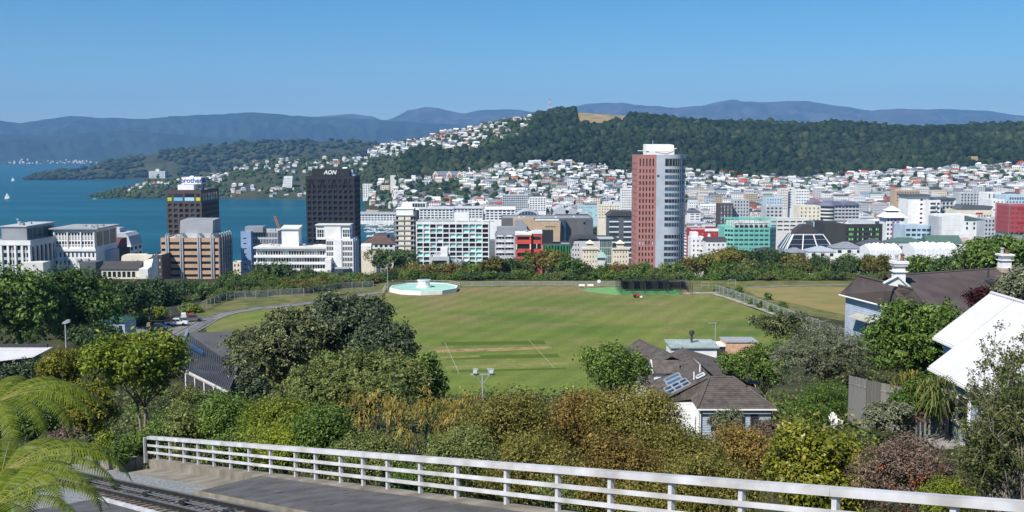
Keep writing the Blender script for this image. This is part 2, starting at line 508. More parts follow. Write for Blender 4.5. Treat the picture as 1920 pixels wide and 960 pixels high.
# ---- air: pale haze in a closed box round everything
m_haze = bpy.data.materials.new("haze_air"); m_haze.use_nodes = True
nt = m_haze.node_tree
for n in list(nt.nodes):
    if n.type == 'BSDF_PRINCIPLED': nt.nodes.remove(n)
pv = nt.nodes.new("ShaderNodeVolumePrincipled")
pv.inputs["Color"].default_value = (0.26, 0.55, 1.0, 1)
pv.inputs["Density"].default_value = 5.4e-5
pv.inputs["Anisotropy"].default_value = 0.0
nt.links.new(pv.outputs[0], nt.nodes["Material Output"].inputs["Volume"])
mb = MB(); mb.box(-15000, 15000, -200, 20500, -12, 1150)
hz_o = mb.build("haze", m_haze); structure(hz_o, "stuff")
hz_o.display_type = 'WIRE'
# ================================================================== SETTING: the park
FZ = 82.0
m_grass, nt, b = _new("sports_turf")
N, L = nt.nodes, nt.links
b.inputs["Roughness"].default_value = 0.9; _spec(b, 0.15)
geo = N.new("ShaderNodeNewGeometry"); sep = N.new("ShaderNodeSeparateXYZ"); L.new(geo.outputs["Position"], sep.inputs[0])
def _noise(scale, detail=5, vec=None, sc=None):
    n = N.new("ShaderNodeTexNoise"); n.inputs["Scale"].default_value = scale; n.inputs["Detail"].default_value = detail
    src = geo.outputs["Position"]
    if sc:
        mp = N.new("ShaderNodeMapping"); mp.inputs["Scale"].default_value = sc; mp.inputs["Rotation"].default_value = (0, 0, 0.22)
        L.new(src, mp.inputs["Vector"]); src = mp.outputs[0]
    L.new(src, n.inputs["Vector"]); return n.outputs["Fac"]
def _ramp(f, a, ca, b_, cb):
    r = N.new("ShaderNodeValToRGB"); e = r.color_ramp.elements
    e[0].position = a; e[0].color = (*ca, 1); e[1].position = b_; e[1].color = (*cb, 1); L.new(f, r.inputs["Fac"]); return r.outputs["Color"]
def _mix(f, a, b_):
    m = N.new("ShaderNodeMix"); m.data_type = 'RGBA'; L.new(f, m.inputs["Factor"]); L.new(a, m.inputs["A"]); L.new(b_, m.inputs["B"]); return m.outputs["Result"]
def _mr(f, a, b_, c, d):
    m = N.new("ShaderNodeMapRange"); m.inputs[1].default_value = a; m.inputs[2].default_value = b_; m.inputs[3].default_value = c; m.inputs[4].default_value = d; L.new(f, m.inputs[0]); return m.outputs[0]
def _math(op, a, b_):
    m = N.new("ShaderNodeMath"); m.operation = op
    for i, v in enumerate((a, b_)):
        if isinstance(v, (int, float)): m.inputs[i].default_value = v
        else: L.new(v, m.inputs[i])
    m.use_clamp = False
    return m.outputs[0]
lush = _ramp(_noise(0.05, 6, None, (0.7, 1.3, 1)), 0.36, (0.085, 0.138, 0.022), 0.68, (0.160, 0.188, 0.038))
dryc = _ramp(_noise(0.9, 4), 0.3, (0.155, 0.145, 0.055), 0.7, (0.24, 0.185, 0.085))
d1 = _mr(_noise(0.06, 7, None, (0.9, 1.5, 1)), 0.46, 0.74, 0.0, 0.95)
d2 = _mr(sep.outputs["Y"], 235, 292, 0.0, 0.30)
dd = _math('ADD', _math('MULTIPLY', d1, _mr(sep.outputs["Y"], 185, 235, 0.12, 1.0)), d2)
far = _math('MULTIPLY', _mr(sep.outputs["Y"], 292, 303, 0.0, 1.0), _mr(_noise(0.09, 4), 0.3, 0.55, 0.15, 1.0))
dd = _math('MINIMUM', _math('ADD', _math('MULTIPLY', dd, _mr(_noise(0.6, 3), 0.3, 0.7, 0.6, 1.3)), far), 1.0)
base = _mix(dd, lush, dryc)
# fine tufting of the sward
tuft = _mr(_noise(2.2, 3), 0.3, 0.7, 0.82, 1.14)
wv = N.new("ShaderNodeTexWave"); wv.inputs["Scale"].default_value = 0.055; wv.inputs["Distortion"].default_value = 1.2; wv.inputs["Detail"].default_value = 2
mpw = N.new("ShaderNodeMapping"); mpw.inputs["Rotation"].default_value = (0, 0, 0.42); L.new(geo.outputs["Position"], mpw.inputs["Vector"]); L.new(mpw.outputs[0], wv.inputs["Vector"])
tuft = _math('MULTIPLY', tuft, _mr(wv.outputs["Fac"], 0.2, 0.8, 0.93, 1.05))
sm = N.new("ShaderNodeVectorMath"); sm.operation = 'SCALE'; L.new(base, sm.inputs[0]); L.new(tuft, sm.inputs["Scale"])
L.new(sm.outputs[0], b.inputs["Base Color"])

def sheet(name, pts, z, m, parent=None, kind="structure"):
    mb = MB(); mb.poly([(p[0], p[1], z) for p in pts]); o = mb.build(name, m, parent)
    if parent is None: structure(o, kind)
    return o
def gp(l, z=FZ): return [G(x, y, z) for x, y in l]
field = sheet("sports_field", gp([(385,612),(400,592),(470,582),(570,574),(640,563),(725,547),(800,541),(1000,537),(1180,537),(1290,543),(1335,553),(1395,573),(1460,596),(1505,622),(1440,700),(1330,750),(900,760),(560,745),(430,690),(392,640)]), FZ+0.02, m_grass)
m_dryturf = mat("dry_turf", (0.25, 0.185, 0.08), 0.9, 0.1, scale=0.12, dirt=(0.17, 0.17, 0.055), detail=6)
field2 = sheet("practice_field", gp([(1395,541),(1520,537),(1640,541),(1760,560),(1700,600),(1590,592),(1500,572),(1420,556)]), FZ+0.02, m_dryturf)
m_rough = mat("rough_grass", (0.16, 0.15, 0.058), 0.95, 0.1, scale=0.3, dirt=(0.075, 0.095, 0.028), detail=6)
sheet("verge", gp([(300,640),(385,560),(560,545),(720,530),(880,527),(1330,526),(1700,527),(1900,560),(1900,600),(1640,610),(1395,573),(1290,543),(800,541),(570,574),(400,592)]), FZ+0.008, m_rough)
m_clay = mat("pitch_clay", (0.34, 0.235, 0.125), 0.95, 0.1, scale=0.5, dirt=(0.15, 0.125, 0.05), detail=5)
m_clay2 = mat("worn_pitch", (0.22, 0.20, 0.075), 0.95, 0.1, scale=0.6, dirt=(0.13, 0.155, 0.04), detail=5)
m_mown = mat("mown_square", (0.070, 0.105, 0.018), 0.95, 0.1, scale=0.5, dirt=(0.07, 0.10, 0.018))
m_line = mat("line_paint", (0.46, 0.47, 0.38), 0.8, 0.2, scale=1.5, dirt=(0.25, 0.28, 0.15))
def strip(name, a, b_, w, m, dz=0.028):
    a = G(*a, FZ); b_ = G(*b_, FZ); t = (b_-a); n = Vector((-t.y, t.x, 0)).normalized()*w/2
    return sheet(name, [a-n, b_-n, b_+n, a+n], FZ+dz, m, field)
strip("mown_strip", (828,645), (1022,642), 4.2, m_mown)
strip("mown_strip", (836,671), (1048,667), 3.6, m_mown)
strip("mown_strip", (846,697), (1062,691), 1.6, m_mown)
strip("pitch_strip", (816,659), (1034,652), 3.2, m_clay, 0.034)
strip("pitch_strip", (826,671), (900,668), 2.0, m_clay2, 0.034)
strip("pitch_strip", (836,690), (1066,682), 3.0, m_clay2, 0.034)
strip("crease_line", (834,642), (861,701), 0.075, m_line, 0.04)
strip("crease_line", (991,637), (1040,691), 0.075, m_line, 0.04)
strip("crease_line", (829,656), (831,662), 0.075, m_line, 0.041)
strip("crease_line", (1013,648), (1018,654), 0.075, m_line, 0.041)
strip("boundary_line", (895,563), (918,590), 0.16, m_clay2, 0.04)
# boundary arc of bleached turf
arc = [(860,571),(960,570),(1080,571),(1180,572),(1270,576),(1350,584),(1430,598)]
for a, c in zip(arc[:-1], arc[1:]): strip("boundary_line", a, c, 0.35, m_clay2, 0.036)
m_seal = mat("path_seal", (0.20, 0.195, 0.185), 0.9, 0.2, scale=0.4, dirt=(0.13, 0.13, 0.125), detail=6)
m_conc = mat("concrete", (0.36, 0.34, 0.30), 0.9, 0.2, scale=0.6, dirt=(0.19, 0.18, 0.15), detail=7, bump=0.3)
def ribbon(name, pts, w, z, m, kerb=True):
    c = [G(x, y, FZ) for x, y in pts]; Lf = []; Rt = []
    for i, p in enumerate(c):
        t = (c[min(i+1, len(c)-1)]-c[max(i-1, 0)]); n = Vector((-t.y, t.x, 0)).normalized()*w/2
        Lf.append(p+n); Rt.append(p-n)
    mb = MB()
    for i in range(len(c)-1):
        mb.quad((Rt[i].x, Rt[i].y, z), (Rt[i+1].x, Rt[i+1].y, z), (Lf[i+1].x, Lf[i+1].y, z), (Lf[i].x, Lf[i].y, z))
    o = mb.build(name, m); structure(o)
    if kerb:
        for side in (Lf, Rt):
            k = MB()
            for i in range(len(c)-1):
                a, d = side[i], side[i+1]
                k.bar((a.x, a.y, z+0.03), (d.x, d.y, z+0.03), 0.15, 0.2)
            k.build("kerb", m_conc, o)
    return o
ribbon("path", [(330,634),(372,612),(395,598),(430,587),(480,579),(560,571),(640,560),(712,548)], 4.2, FZ+0.03, m_seal)
sheet("car_park", gp([(215,650),(240,618),(300,606),(352,596),(385,598),(378,616),(330,640)]), FZ+0.026, m_seal)
ribbon("footpath", [(1215,551),(1262,552),(1310,549),(1345,549)], 3.0, FZ+0.034, m_conc, False)
ribbon("footpath", [(1338,551),(1370,560),(1420,577),(1470,596),(1560,632)], 1.6, FZ+0.035, m_conc, False)
ribbon("footpath", [(1400,540),(1460,536),(1560,534),(1700,534)], 2.2, FZ+0.03, m_seal, False)

# ---- fountain pool
m_white = mat("white_paint", (0.78, 0.78, 0.75), 0.5, 0.3, scale=0.8, var=0.06)
m_pool = mat("pool_water", (0.33, 0.56, 0.46), 0.6, 0.08, scale=0.2, var=0.06)
m_grey = mat("grey_metal", (0.36, 0.37, 0.38), 0.5, 0.4, scale=2.0, var=0.1)
m_dgrey = mat("dark_metal", (0.05, 0.05, 0.055), 0.6, 0.3, scale=2.0, var=0.1)
c = G(795, 545, FZ)
fo = thing("fountain", "white octagonal fountain pool with pale green water at the field edge", "fountain", (c.x, c.y, FZ))
R = 10.0
def octo(r, k=10, ph=0.3): return [(r*cos(2*pi*i/k+ph), r*sin(2*pi*i/k+ph)) for i in range(k)]
mb = MB(); o1 = octo(R); o2 = octo(R-0.45); k = len(o1)
for i in range(k):
    j = (i+1) % k
    mb.quad((*o1[i], 0), (*o1[j], 0), (*o1[j], 1.15), (*o1[i], 1.15)); mb.quad((*o1[i], 1.15), (*o1[j], 1.15), (*o2[j], 1.15), (*o2[i], 1.15)); mb.quad((*o2[j], 0.5), (*o2[i], 0.5), (*o2[i], 1.15), (*o2[j], 1.15))
mb.build("basin_wall", m_white, fo)
mb = MB(); mb.poly([(x, y, 1.02) for x, y in octo(R-0.45)]); mb.build("water", m_pool, fo)
mb = MB(); mb.prism(octo(2.2, 12), 0.6, 1.4); mb.build("plinth", m_white, fo)
mb = MB(); mb.prism(octo(1.75, 12), 1.4, 2.9); mb.build("drum", m_white, fo)
mb = MB(); mb.prism(octo(1.95, 12), 2.9, 3.15); bo = mb.build("rim", m_white, fo)
mb = MB(); mb.prism(octo(1.65, 12), 3.1, 3.165); mb.build("grille", m_grey, bo)
def railing(name, label, pts, h, spacing, m, cat="fence", rails=(1.0, 0.5), w=0.06, mesh=None, group=None, parent=None):
    """post and rail fence along world points: each post and each rail a part"""
    root = thing(name, label, cat, pts[0], 0, group) if parent is None else parent
    o0 = Vector(pts[0]); mb = MB(); mb.box(-w/2, w/2, -w/2, w/2, -0.3, h); pm = mb.mesh("post", m)
    for a, b_ in zip(pts[:-1], pts[1:]):
        a = Vector(a); b_ = Vector(b_); n = max(1, int(round((b_-a).length/spacing)))
        for i in range(n):
            obj("post", pm, root, tuple(a.lerp(b_, i/n)-o0))
    obj("post", pm, root, tuple(Vector(pts[-1])-o0))
    for r in rails:
        mb = MB()
        for a, b_ in zip(pts[:-1], pts[1:]):
            a = Vector(a)-o0; b_ = Vector(b_)-o0; mb.bar(a+Vector((0,0,h*r)), b_+Vector((0,0,h*r)), w*0.9, w*0.9)
        mb.build("rail", m, root)
    if mesh:
        mb = MB()
        for a, b_ in zip(pts[:-1], pts[1:]):
            a = Vector(a)-o0; b_ = Vector(b_)-o0; mb.quad(a, b_, b_+Vector((0,0,h*0.98)), a+Vector((0,0,h*0.98)))
        mb.build("wire_mesh", mesh, root)
    return root
def netmat(name, color, alpha):
    m, nt, b = _new(name); b.inputs["Base Color"].default_value = (*color, 1); b.inputs["Roughness"].default_value = 0.8
    tr = nt.nodes.new("ShaderNodeBsdfTransparent"); mx = nt.nodes.new("ShaderNodeMixShader"); mx.inputs[0].default_value = alpha
    nt.links.new(tr.outputs[0], mx.inputs[1]); nt.links.new(b.outputs[0], mx.inputs[2]); nt.links.new(mx.outputs[0], nt.nodes["Material Output"].inputs["Surface"])
    return m
m_wire = netmat("chain_link", (0.30, 0.32, 0.33), 0.28)
m_net = netmat("black_netting", (0.012, 0.013, 0.014), 0.065)
railing("pool_railing", "thin grey handrail around the back of the fountain pool", [G(718,551,FZ), G(724,540,FZ), G(760,535,FZ), G(800,533.5,FZ), G(845,534.5,FZ), G(862,538,FZ)], 1.3, 2.6, m_grey, cat="railing", rails=(1.0, 0.55), w=0.14)
railing("boundary_fence", "low grey chain link fence along the far edge of the sports field", [G(866,536.5,FZ), G(960,535,FZ), G(1060,535,FZ), G(1160,536,FZ), G(1215,536,FZ), G(1290,533,FZ)], 1.15, 3.0, m_grey, rails=(1.0, 0.08), w=0.10, mesh=m_wire)
railing("hill_fence", "long chain link fence behind the curving path left of the fountain", [G(238,612,FZ), G(300,598,FZ), G(380,583,FZ), G(410,568,FZ), G(440,562,FZ), G(480,560,FZ), G(570,555,FZ), G(640,545,FZ), G(700,541,FZ)], 2.2, 3.4, m_grey, rails=(1.0,), w=0.09, mesh=m_wire)
railing("path_railing", "pale metal railing on the field side of the sloping driveway", [G(352,628,FZ), G(378,612,FZ), G(399,600,FZ)], 1.1, 1.0, m_grey, cat="railing", rails=(1.0, 0.5), w=0.05, mesh=m_wire)
railing("side_fence", "chain link fence hung with shrubs along the right of the field", [G(1342,547,FZ), G(1380,560,FZ), G(1440,582,FZ), G(1490,601,FZ), G(1600,640,FZ)], 2.0, 3.0, m_grey, rails=(1.0,), w=0.09, mesh=m_wire)

# ---- cricket practice nets
n0 = G(1166, 553, FZ); X0, X1 = n0.x, G(1292, 548, FZ).x; Y0, Y1 = n0.y, n0.y+17.0
nets = thing("cricket_nets", "black netting cage of cricket practice lanes on green turf", "cricket nets", (X0, Y0, FZ))
NW = X1-X0; NL = 6; H = 3.3
m_turf = mat("net_turf", (0.10, 0.28, 0.09), 0.9, 0.1, scale=0.8, var=0.15)
m_turf2 = mat("runup_turf", (0.16, 0.33, 0.12), 0.9, 0.1, scale=0.5, var=0.12)
for i in range(NL):
    y0 = i*17.0/NL
    mb = MB(); mb.poly([(-0.5, y0+0.15, 0.06), (NW-2, y0+0.15, 0.06), (NW-2, y0+17.0/NL-0.15, 0.06), (-0.5, y0+17.0/NL-0.15, 0.06)]); mb.build("turf_lane", m_turf, nets)
mb = MB(); mb.poly([(-10.5, 8.0, 0.055), (-2.5, -0.5, 0.055), (-0.55, -0.4, 0.055), (-0.55, 17, 0.055), (-9, 13, 0.055)]); mb.build("run_up", m_turf2, nets)
for i in range(NL+1):
    y = i*17.0/NL
    mb = MB(); mb.quad((0, y, 0), (NW, y, 0), (NW, y, H), (0, y, H)); mb.build("net_panel", m_net, nets)
mb = MB(); mb.quad((NW, 0, 0), (NW, 17, 0), (NW, 17, H), (NW, 0, H)); mb.build("net_panel", m_net, nets)
for i in range(NL):
    y = i*17.0/NL
    mb = MB(); mb.quad((0, y, H), (NW*0.7, y, H), (NW*0.7, y+17.0/NL, H), (0, y+17.0/NL, H)); mb.build("roof_net", m_net, nets)
mb = MB(); mb.box(-0.06, 0.06, -0.06, 0.06, 0, H+0.1); pm = mb.mesh("post", m_dgrey)
for i in range(NL+1):
    for j in range(7): obj("post", pm, nets, (j*NW/6, i*17.0/NL, 0))

# ---- ride-on mower
def wheel_mesh(r, w, name="wheel"):
    mb = MB(); pts = [(r*cos(2*pi*i/14), r*sin(2*pi*i/14)) for i in range(14)]; mb.extr(pts, 'y', -w/2, w/2); return mb.mesh(name, m_tyre)
m_tyre = mat("tyre_rubber", (0.015, 0.015, 0.016), 0.85, 0.2)
m_redp = mat("red_paint", (0.50, 0.045, 0.03), 0.35, 0.5, var=0.06)
c = G(1195, 558, FZ)
mo = thing("ride_on_mower", "small red and white ride-on mower in front of the cricket nets", "mower", (c.x, c.y, FZ+0.02))
mb = MB(); mb.extr([(-1.0,0.35),(0.9,0.35),(0.9,0.75),(0.1,0.85),(-0.9,0.85)], 'y', -0.45, 0.45); mb.build("body", m_redp, mo)
mb = MB(); mb.box(0.55, 1.3, -0.8, 0.8, 0.1, 0.42); mb.build("mowing_deck", m_white, mo)
mb = MB(); mb.box(-0.6, -0.05, -0.3, 0.3, 0.85, 1.0); mb.box(-0.7, -0.55, -0.3, 0.3, 0.95, 1.5); mb.build("seat", m_dgrey, mo)
mb = MB(); mb.tube([(0.35,0,0.8),(0.2,0,1.25)], 0.04); mb.build("steering_column", m_dgrey, mo)
wm = wheel_mesh(0.4, 0.3); wm2 = wheel_mesh(0.28, 0.22)
for x, y, w in ((-0.7,-0.6,wm),(-0.7,0.6,wm),(0.45,-0.55,wm2),(0.45,0.55,wm2)): obj("wheel", w, mo, (x, y, 0.4 if w is wm else 0.28))

# ---- benches and notice by the fence
for k, (px, py) in enumerate(((1091,539),(1107,539))):
    c = G(px, py, FZ)
    t = thing("park_bench", ["pale slatted bench by the far fence, next to its twin on the left", "pale slatted bench by the far fence, nearer the white notice"][k], "bench", (c.x, c.y, FZ), 0, "benches by the far fence")
    mb = MB(); mb.box(-0.9, 0.9, -0.22, 0.22, 0.42, 0.48)
    mb.build("seat", m_white, t)
    mb = MB(); mb.box(-0.9, 0.9, 0.2, 0.26, 0.55, 0.95); mb.build("backrest", m_white, t)
    for x in (-0.7, 0.7):
        mb = MB(); mb.box(x-0.05, x+0.05, -0.2, 0.24, 0, 0.42); mb.build("leg", m_grey, t)
c = G(1123, 537.5, FZ)
t = thing("notice_board", "round white notice on a short post at the far fence", "sign", (c.x, c.y, FZ))
mb = MB(); mb.tube([(0,0,0),(0,0,1.5)], 0.05); mb.build("post", m_grey, t)
mb = MB(); mb.extr([(0.55*cos(2*pi*i/12), 1.6+0.5*sin(2*pi*i/12)) for i in range(12)], 'y', -0.06, -0.02); mb.build("board", m_white, t)
c = G(727, 545, FZ)
t = thing("flag_pole", "slim bare grey pole standing beside the fountain pool", "pole", (c.x, c.y, FZ))
mb = MB(); mb.tube([(0,0,0),(0,0,7.5)], [0.11,0.07], 8); mb.build("pole", m_grey, t)
mb = MB(); mb.tube([(-0.5,0,7.4),(0.25,0,7.4)], 0.05); mb.build("crossbar", m_grey, t)

# ---- gate frames by the nets
for k, (px, py, lb) in enumerate(((1322,541,"bare metal gate frame beside the cricket nets"),(1372,536,"low metal barrier frame beyond the end of the side fence"))):
    c = G(px, py, FZ); t = thing("gate_frame", lb, "gate", (c.x, c.y, FZ))
    for x in (-1.1, 1.1):
        mb = MB(); mb.tube([(x,0,0),(x,0,1.9)], 0.05); mb.build("post", m_grey, t)
    mb = MB(); mb.tube([(-1.1,0,1.85),(1.1,0,1.85)], 0.045); mb.build("top_rail", m_grey, t)
    mb = MB(); mb.tube([(-1.1,0,0.9),(1.1,0,0.9)], 0.04); mb.build("middle_rail", m_grey, t)
# ---- orange cone by the nets
c = G(1281, 549, FZ)
mb = MB(); mb.box(-0.25, 0.25, -0.25, 0.25, 0, 0.05); mb.lathe([(0.22,0.05),(0.05,0.95)], seg=10)
tag(mb.build("traffic_cone", mat("orange_plastic", (0.75, 0.13, 0.03), 0.5, 0.4), loc=(c.x, c.y, FZ+0.04)), "orange cone at the far end of the cricket nets", "cone")

# ---- parked utility vehicles
m_carwin = glass("car_glass", (0.015, 0.018, 0.02), 0.05)
def ute(label, px, py, rz, paint, load):
    c = G(px, py, FZ)
    t = thing("parked_ute", label, "pickup truck", (c.x, c.y, FZ+0.03), rz, "work vehicles parked on the driveway")
    mp_ = mat("car_paint_"+paint[0], paint[1], 0.25, 0.6, var=0.03)
    mb = MB(); prof = [(-2.55,0.5),(2.5,0.5),(2.55,0.85),(2.35,1.0),(1.25,1.08),(0.55,1.72),(-0.75,1.74),(-0.95,1.12),(-2.55,1.10)]
    mb.extr(prof, 'y', -0.88, 0.88); body = mb.build("body", mp_, t)
    mb = MB(); mb.extr([(1.12,1.12),(0.56,1.60),(0.02,1.62),(0.02,1.12)], 'y', -0.895, -0.885); mb.build("side_window", m_carwin, t)
    mb = MB(); mb.extr([(-0.05,1.12),(-0.05,1.62),(-0.68,1.62),(-0.8,1.12)], 'y', -0.895, -0.885); mb.build("side_window", m_carwin, t)
    mb = MB(); mb.quad((1.29,-0.75,1.12),(1.29,0.75,1.12),(0.66,0.7,1.66),(0.66,-0.7,1.66)); mb.build("windscreen", m_carwin, t)
    mb = MB(); mb.quad((-0.79,0.72,1.66),(-0.79,-0.72,1.66),(-0.975,-0.75,1.14),(-0.975,0.75,1.14)); mb.build("rear_window", m_carwin, t)
    mb = MB(); mb.box(-2.5,-1.0,-0.8,0.8,1.1,1.13); mb.build("tray", m_dgrey, t)
    wm = wheel_mesh(0.38, 0.26)
    for x in (-1.6, 1.6):
        for y in (-0.8, 0.8): obj("wheel", wm, t, (x, y, 0.38))
    for y in (-0.7, 0.7):
        mb = MB(); mb.box(2.5, 2.57, y-0.18, y+0.18, 0.72, 0.9); mb.build("headlight", m_white, t)
        mb = MB(); mb.box(-2.58, -2.54, y-0.1, y+0.1, 0.75, 1.0); mb.build("tail_light", m_redp, t)
    if load:
        lo = thing("tray_load", load[0], "cargo", (c.x, c.y, FZ+0.03), rz)
        for (x0,x1,y0,y1,z0,z1,m) in load[1]:
            mb = MB(); mb.extr([(x0,z0),(x1,z0),(x1-0.12*(x1-x0),z1),(x0+0.1*(x1-x0),z1)], 'y', y0, y1); mb.build("cargo_piece", m, lo)
    return t
m_orange = mat("orange_tarp", (0.72, 0.10, 0.035), 0.6, 0.3, scale=3)
m_wood = mat("raw_timber", (0.34, 0.23, 0.13), 0.8, 0.2, scale=2)
ute("dark navy pickup truck parked nearest the green roofed house", 296, 621, 0.10, ("navy", (0.018, 0.022, 0.03)), ("wooden crate on the tray of the dark pickup", [(-2.3,-1.5,-0.5,0.5,1.14,1.9,m_wood)]))
ute("white pickup truck with an orange load on its tray", 331, 611, 0.16, ("white", (0.75, 0.75, 0.76)), ("bundled orange tarpaulin load on the white pickup tray", [(-2.4,-1.5,-0.75,0.75,1.14,1.6,m_orange),(-1.6,-1.05,-0.7,0.7,1.14,1.95,m_orange)]))
ute("grey work truck with a white box body highest on the driveway", 360, 603, 0.30, ("grey", (0.12, 0.12, 0.125)), ("white box and red tools on the grey truck tray", [(-2.5,-1.2,-0.75,0.75,1.14,2.1,m_white),(-0.6,0.3,-0.5,0.4,1.75,2.0,m_redp)]))
# ================================================================== CITY: buildings with their own look
RND = random.Random(11)
SITES = []
g_dark = glass("window_dark", (0.018, 0.024, 0.032))
g_blue = glass("window_blue", (0.035, 0.060, 0.085))
g_teal = glass("window_teal", (0.20, 0.46, 0.42), 0.25, 0.4)
g_pale = glass("window_pale", (0.35, 0.42, 0.44), 0.3, 0.3)
g_brown = glass("window_brown", (0.05, 0.035, 0.025))
def W_(c, name, var=0.08, rough=0.75): return mat("wall_"+name, c, rough, 0.25, scale=0.15, var=var, detail=5)
w_white = W_((0.76, 0.76, 0.74), "white"); w_offw = W_((0.66, 0.65, 0.61), "off_white"); w_cream = W_((0.72, 0.66, 0.52), "cream")
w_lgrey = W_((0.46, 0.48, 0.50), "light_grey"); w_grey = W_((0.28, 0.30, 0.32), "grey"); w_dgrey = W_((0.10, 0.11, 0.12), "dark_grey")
w_black = W_((0.030, 0.031, 0.036), "black"); w_brown = W_((0.085, 0.066, 0.062), "brown"); w_tan = W_((0.50, 0.33, 0.22), "tan")
w_pink = W_((0.40, 0.185, 0.16), "pink"); w_silver = W_((0.40, 0.44, 0.49), "silver", rough=0.45); w_blue = W_((0.25, 0.36, 0.55), "blue")
w_red = W_((0.55, 0.085, 0.055), "red"); w_dred = W_((0.40, 0.03, 0.035), "dark_red"); w_green = W_((0.17, 0.47, 0.40), "sea_green"); w_lblue = W_((0.45, 0.58, 0.66), "pale_blue")
w_roofd = W_((0.065, 0.06, 0.06), "roof_dark"); w_roofg = W_((0.34, 0.35, 0.36), "roof_grey"); w_roofgreen = W_((0.085, 0.15, 0.125), "roof_green"); w_slate = W_((0.16, 0.17, 0.23), "roof_slate")
w_sand = W_((0.48, 0.36, 0.23), "sand"); w_lime = W_((0.10, 0.45, 0.12), "lime_panel"); w_lime2 = W_((0.35, 0.62, 0.28), "pale_lime_panel"); w_pgreen = W_((0.015, 0.20, 0.055), "green_panel"); w_purple = W_((0.28, 0.20, 0.33), "purple")

def spans(w, n, frac, edge=0.0):
    """n equal openings over a width, each taking frac of its bay"""
    bay = (w-2*edge)/n
    return [(edge+bay*(i+0.5-frac/2), edge+bay*(i+0.5+frac/2)) for i in range(n)]
def rows_from_top(H, top, storey, n, hf, zmin=0.5):
    """n storeys of openings below a parapet of height top"""
    r = []
    for i in range(n):
        z1 = H-top-i*storey; z0 = z1-storey*hf
        if z0 > zmin: r.append((z0, z1))
    return r
def facade(mb, T, w, H, cols, rows, m=0, dep=0.35, z0=0.0):
    """wall with real openings and reveals; T maps (across, outward, up) to the building's space"""
    cols = sorted(cols); rows = sorted(rows)
    if not cols or not rows:
        mb.quad(T(0,0,z0), T(w,0,z0), T(w,0,H), T(0,0,H), m); return
    zs = [z0] + [v for r in rows for v in r] + [H]
    x = 0.0
    for a, b_ in cols + [(w, w)]:
        if a-x > 1e-4: mb.quad(T(x,0,z0), T(a,0,z0), T(a,0,H), T(x,0,H), m)
        if b_ > a:
            for i in range(0, len(zs), 2):
                if zs[i+1]-zs[i] > 1e-4: mb.quad(T(a,0,zs[i]), T(b_,0,zs[i]), T(b_,0,zs[i+1]), T(a,0,zs[i+1]), m)
            for c, d in rows:
                mb.quad(T(a,0,c), T(b_,0,c), T(b_,-dep,c), T(a,-dep,c), m); mb.quad(T(a,-dep,d), T(b_,-dep,d), T(b_,0,d), T(a,0,d), m)
                mb.quad(T(a,0,d), T(a,0,c), T(a,-dep,c), T(a,-dep,d), m); mb.quad(T(b_,0,c), T(b_,0,d), T(b_,-dep,d), T(b_,-dep,c), m)
        x = b_
_PANES = {}
def pane_mesh(w, h, m):
    k = (round(w, 2), round(h, 2), m.name)
    if k not in _PANES:
        mb = MB(); mb.box(-w/2, w/2, -0.03, 0.03, -h/2, h/2, skip="k"); _PANES[k] = mb.mesh("window", m)
    return _PANES[k]
def side_T(side, W, D):
    """frames of the four walls: across, outward, up"""
    return {'f': (lambda x, o, z: (x-W/2, -o, z)), 'r': (lambda x, o, z: (W/2+o, x, z)), 'l': (lambda x, o, z: (-W/2-o, D-x, z)), 'k': (lambda x, o, z: (W/2-x, D+o, z))}[side]
ROT = {'f': 0.0, 'r': pi/2, 'l': -pi/2, 'k': pi}
def walls(root, W, D, H, wall, sides, dep=0.35, gm=None, roof=None, parapet=0.8, name="wall", split=True, pick=None, wname="window", sidewall=None):
    """four walls, roof slab and parapet as one part; every pane a part of its own.
    sides: {'f': (cols, rows), 'r': ..., 'l': ..., 'k': ...}"""
    mb = MB()
    for s in 'frlk':
        cols, rows = sides.get(s, ([], []))
        w = W if s in 'fk' else D
        T = side_T(s, W, D)
        facade(mb, T, w, H, cols, rows, 0, dep)
        for ci, (a, b_) in enumerate(cols):
            for ri, (c, d) in enumerate(rows):
                g = gm if pick is None else pick(s, ci, ri)
                if g is None: g = gm
                obj(wname, pane_mesh(b_-a+0.02, d-c+0.02, g), root, T((a+b_)/2, -dep+0.04, (c+d)/2), ROT[s])
    # roof slab set below the parapet
    p = parapet; t = 0.35
    mb.quad((-W/2+t, t, H-p), (W/2-t, t, H-p), (W/2-t, D-t, H-p), (-W/2+t, D-t, H-p), 1)
    for (a, b_, c, d) in ((-W/2, W/2, 0, t), (-W/2, W/2, D-t, D), (-W/2, -W/2+t, t, D-t), (W/2-t, W/2, t, D-t)):
        mb.quad((a, c, H), (b_, c, H), (b_, d, H), (a, d, H), 0)
    mb.quad((-W/2+t, t, H), (W/2-t, t, H), (W/2-t, t, H-p), (-W/2+t, t, H-p), 0); mb.quad((W/2-t, D-t, H), (-W/2+t, D-t, H), (-W/2+t, D-t, H-p), (W/2-t, D-t, H-p), 0)
    mb.quad((-W/2+t, D-t, H), (-W/2+t, t, H), (-W/2+t, t, H-p), (-W/2+t, D-t, H-p), 0); mb.quad((W/2-t, t, H), (W/2-t, D-t, H), (W/2-t, D-t, H-p), (W/2-t, t, H-p), 0)
    return mb.build(name, [wall, roof or w_roofg], root)
def site(name, label, pl, pr, pt, Y, group=None, cat="building", base=None):
    """Empty at a building's foot; returns (root, width, height)"""
    a = P(pl, pt, Y); b_ = P(pr, pt, Y)
    zb = (float(hz((a.x+b_.x)/2, Y))-1.5) if base is None else base
    r = thing(name, label, cat, ((a.x+b_.x)/2, Y, zb), 0, group)
    SITES.append(((a.x+b_.x)/2, b_.x-a.x, Y))
    return r, b_.x-a.x, a.z-zb
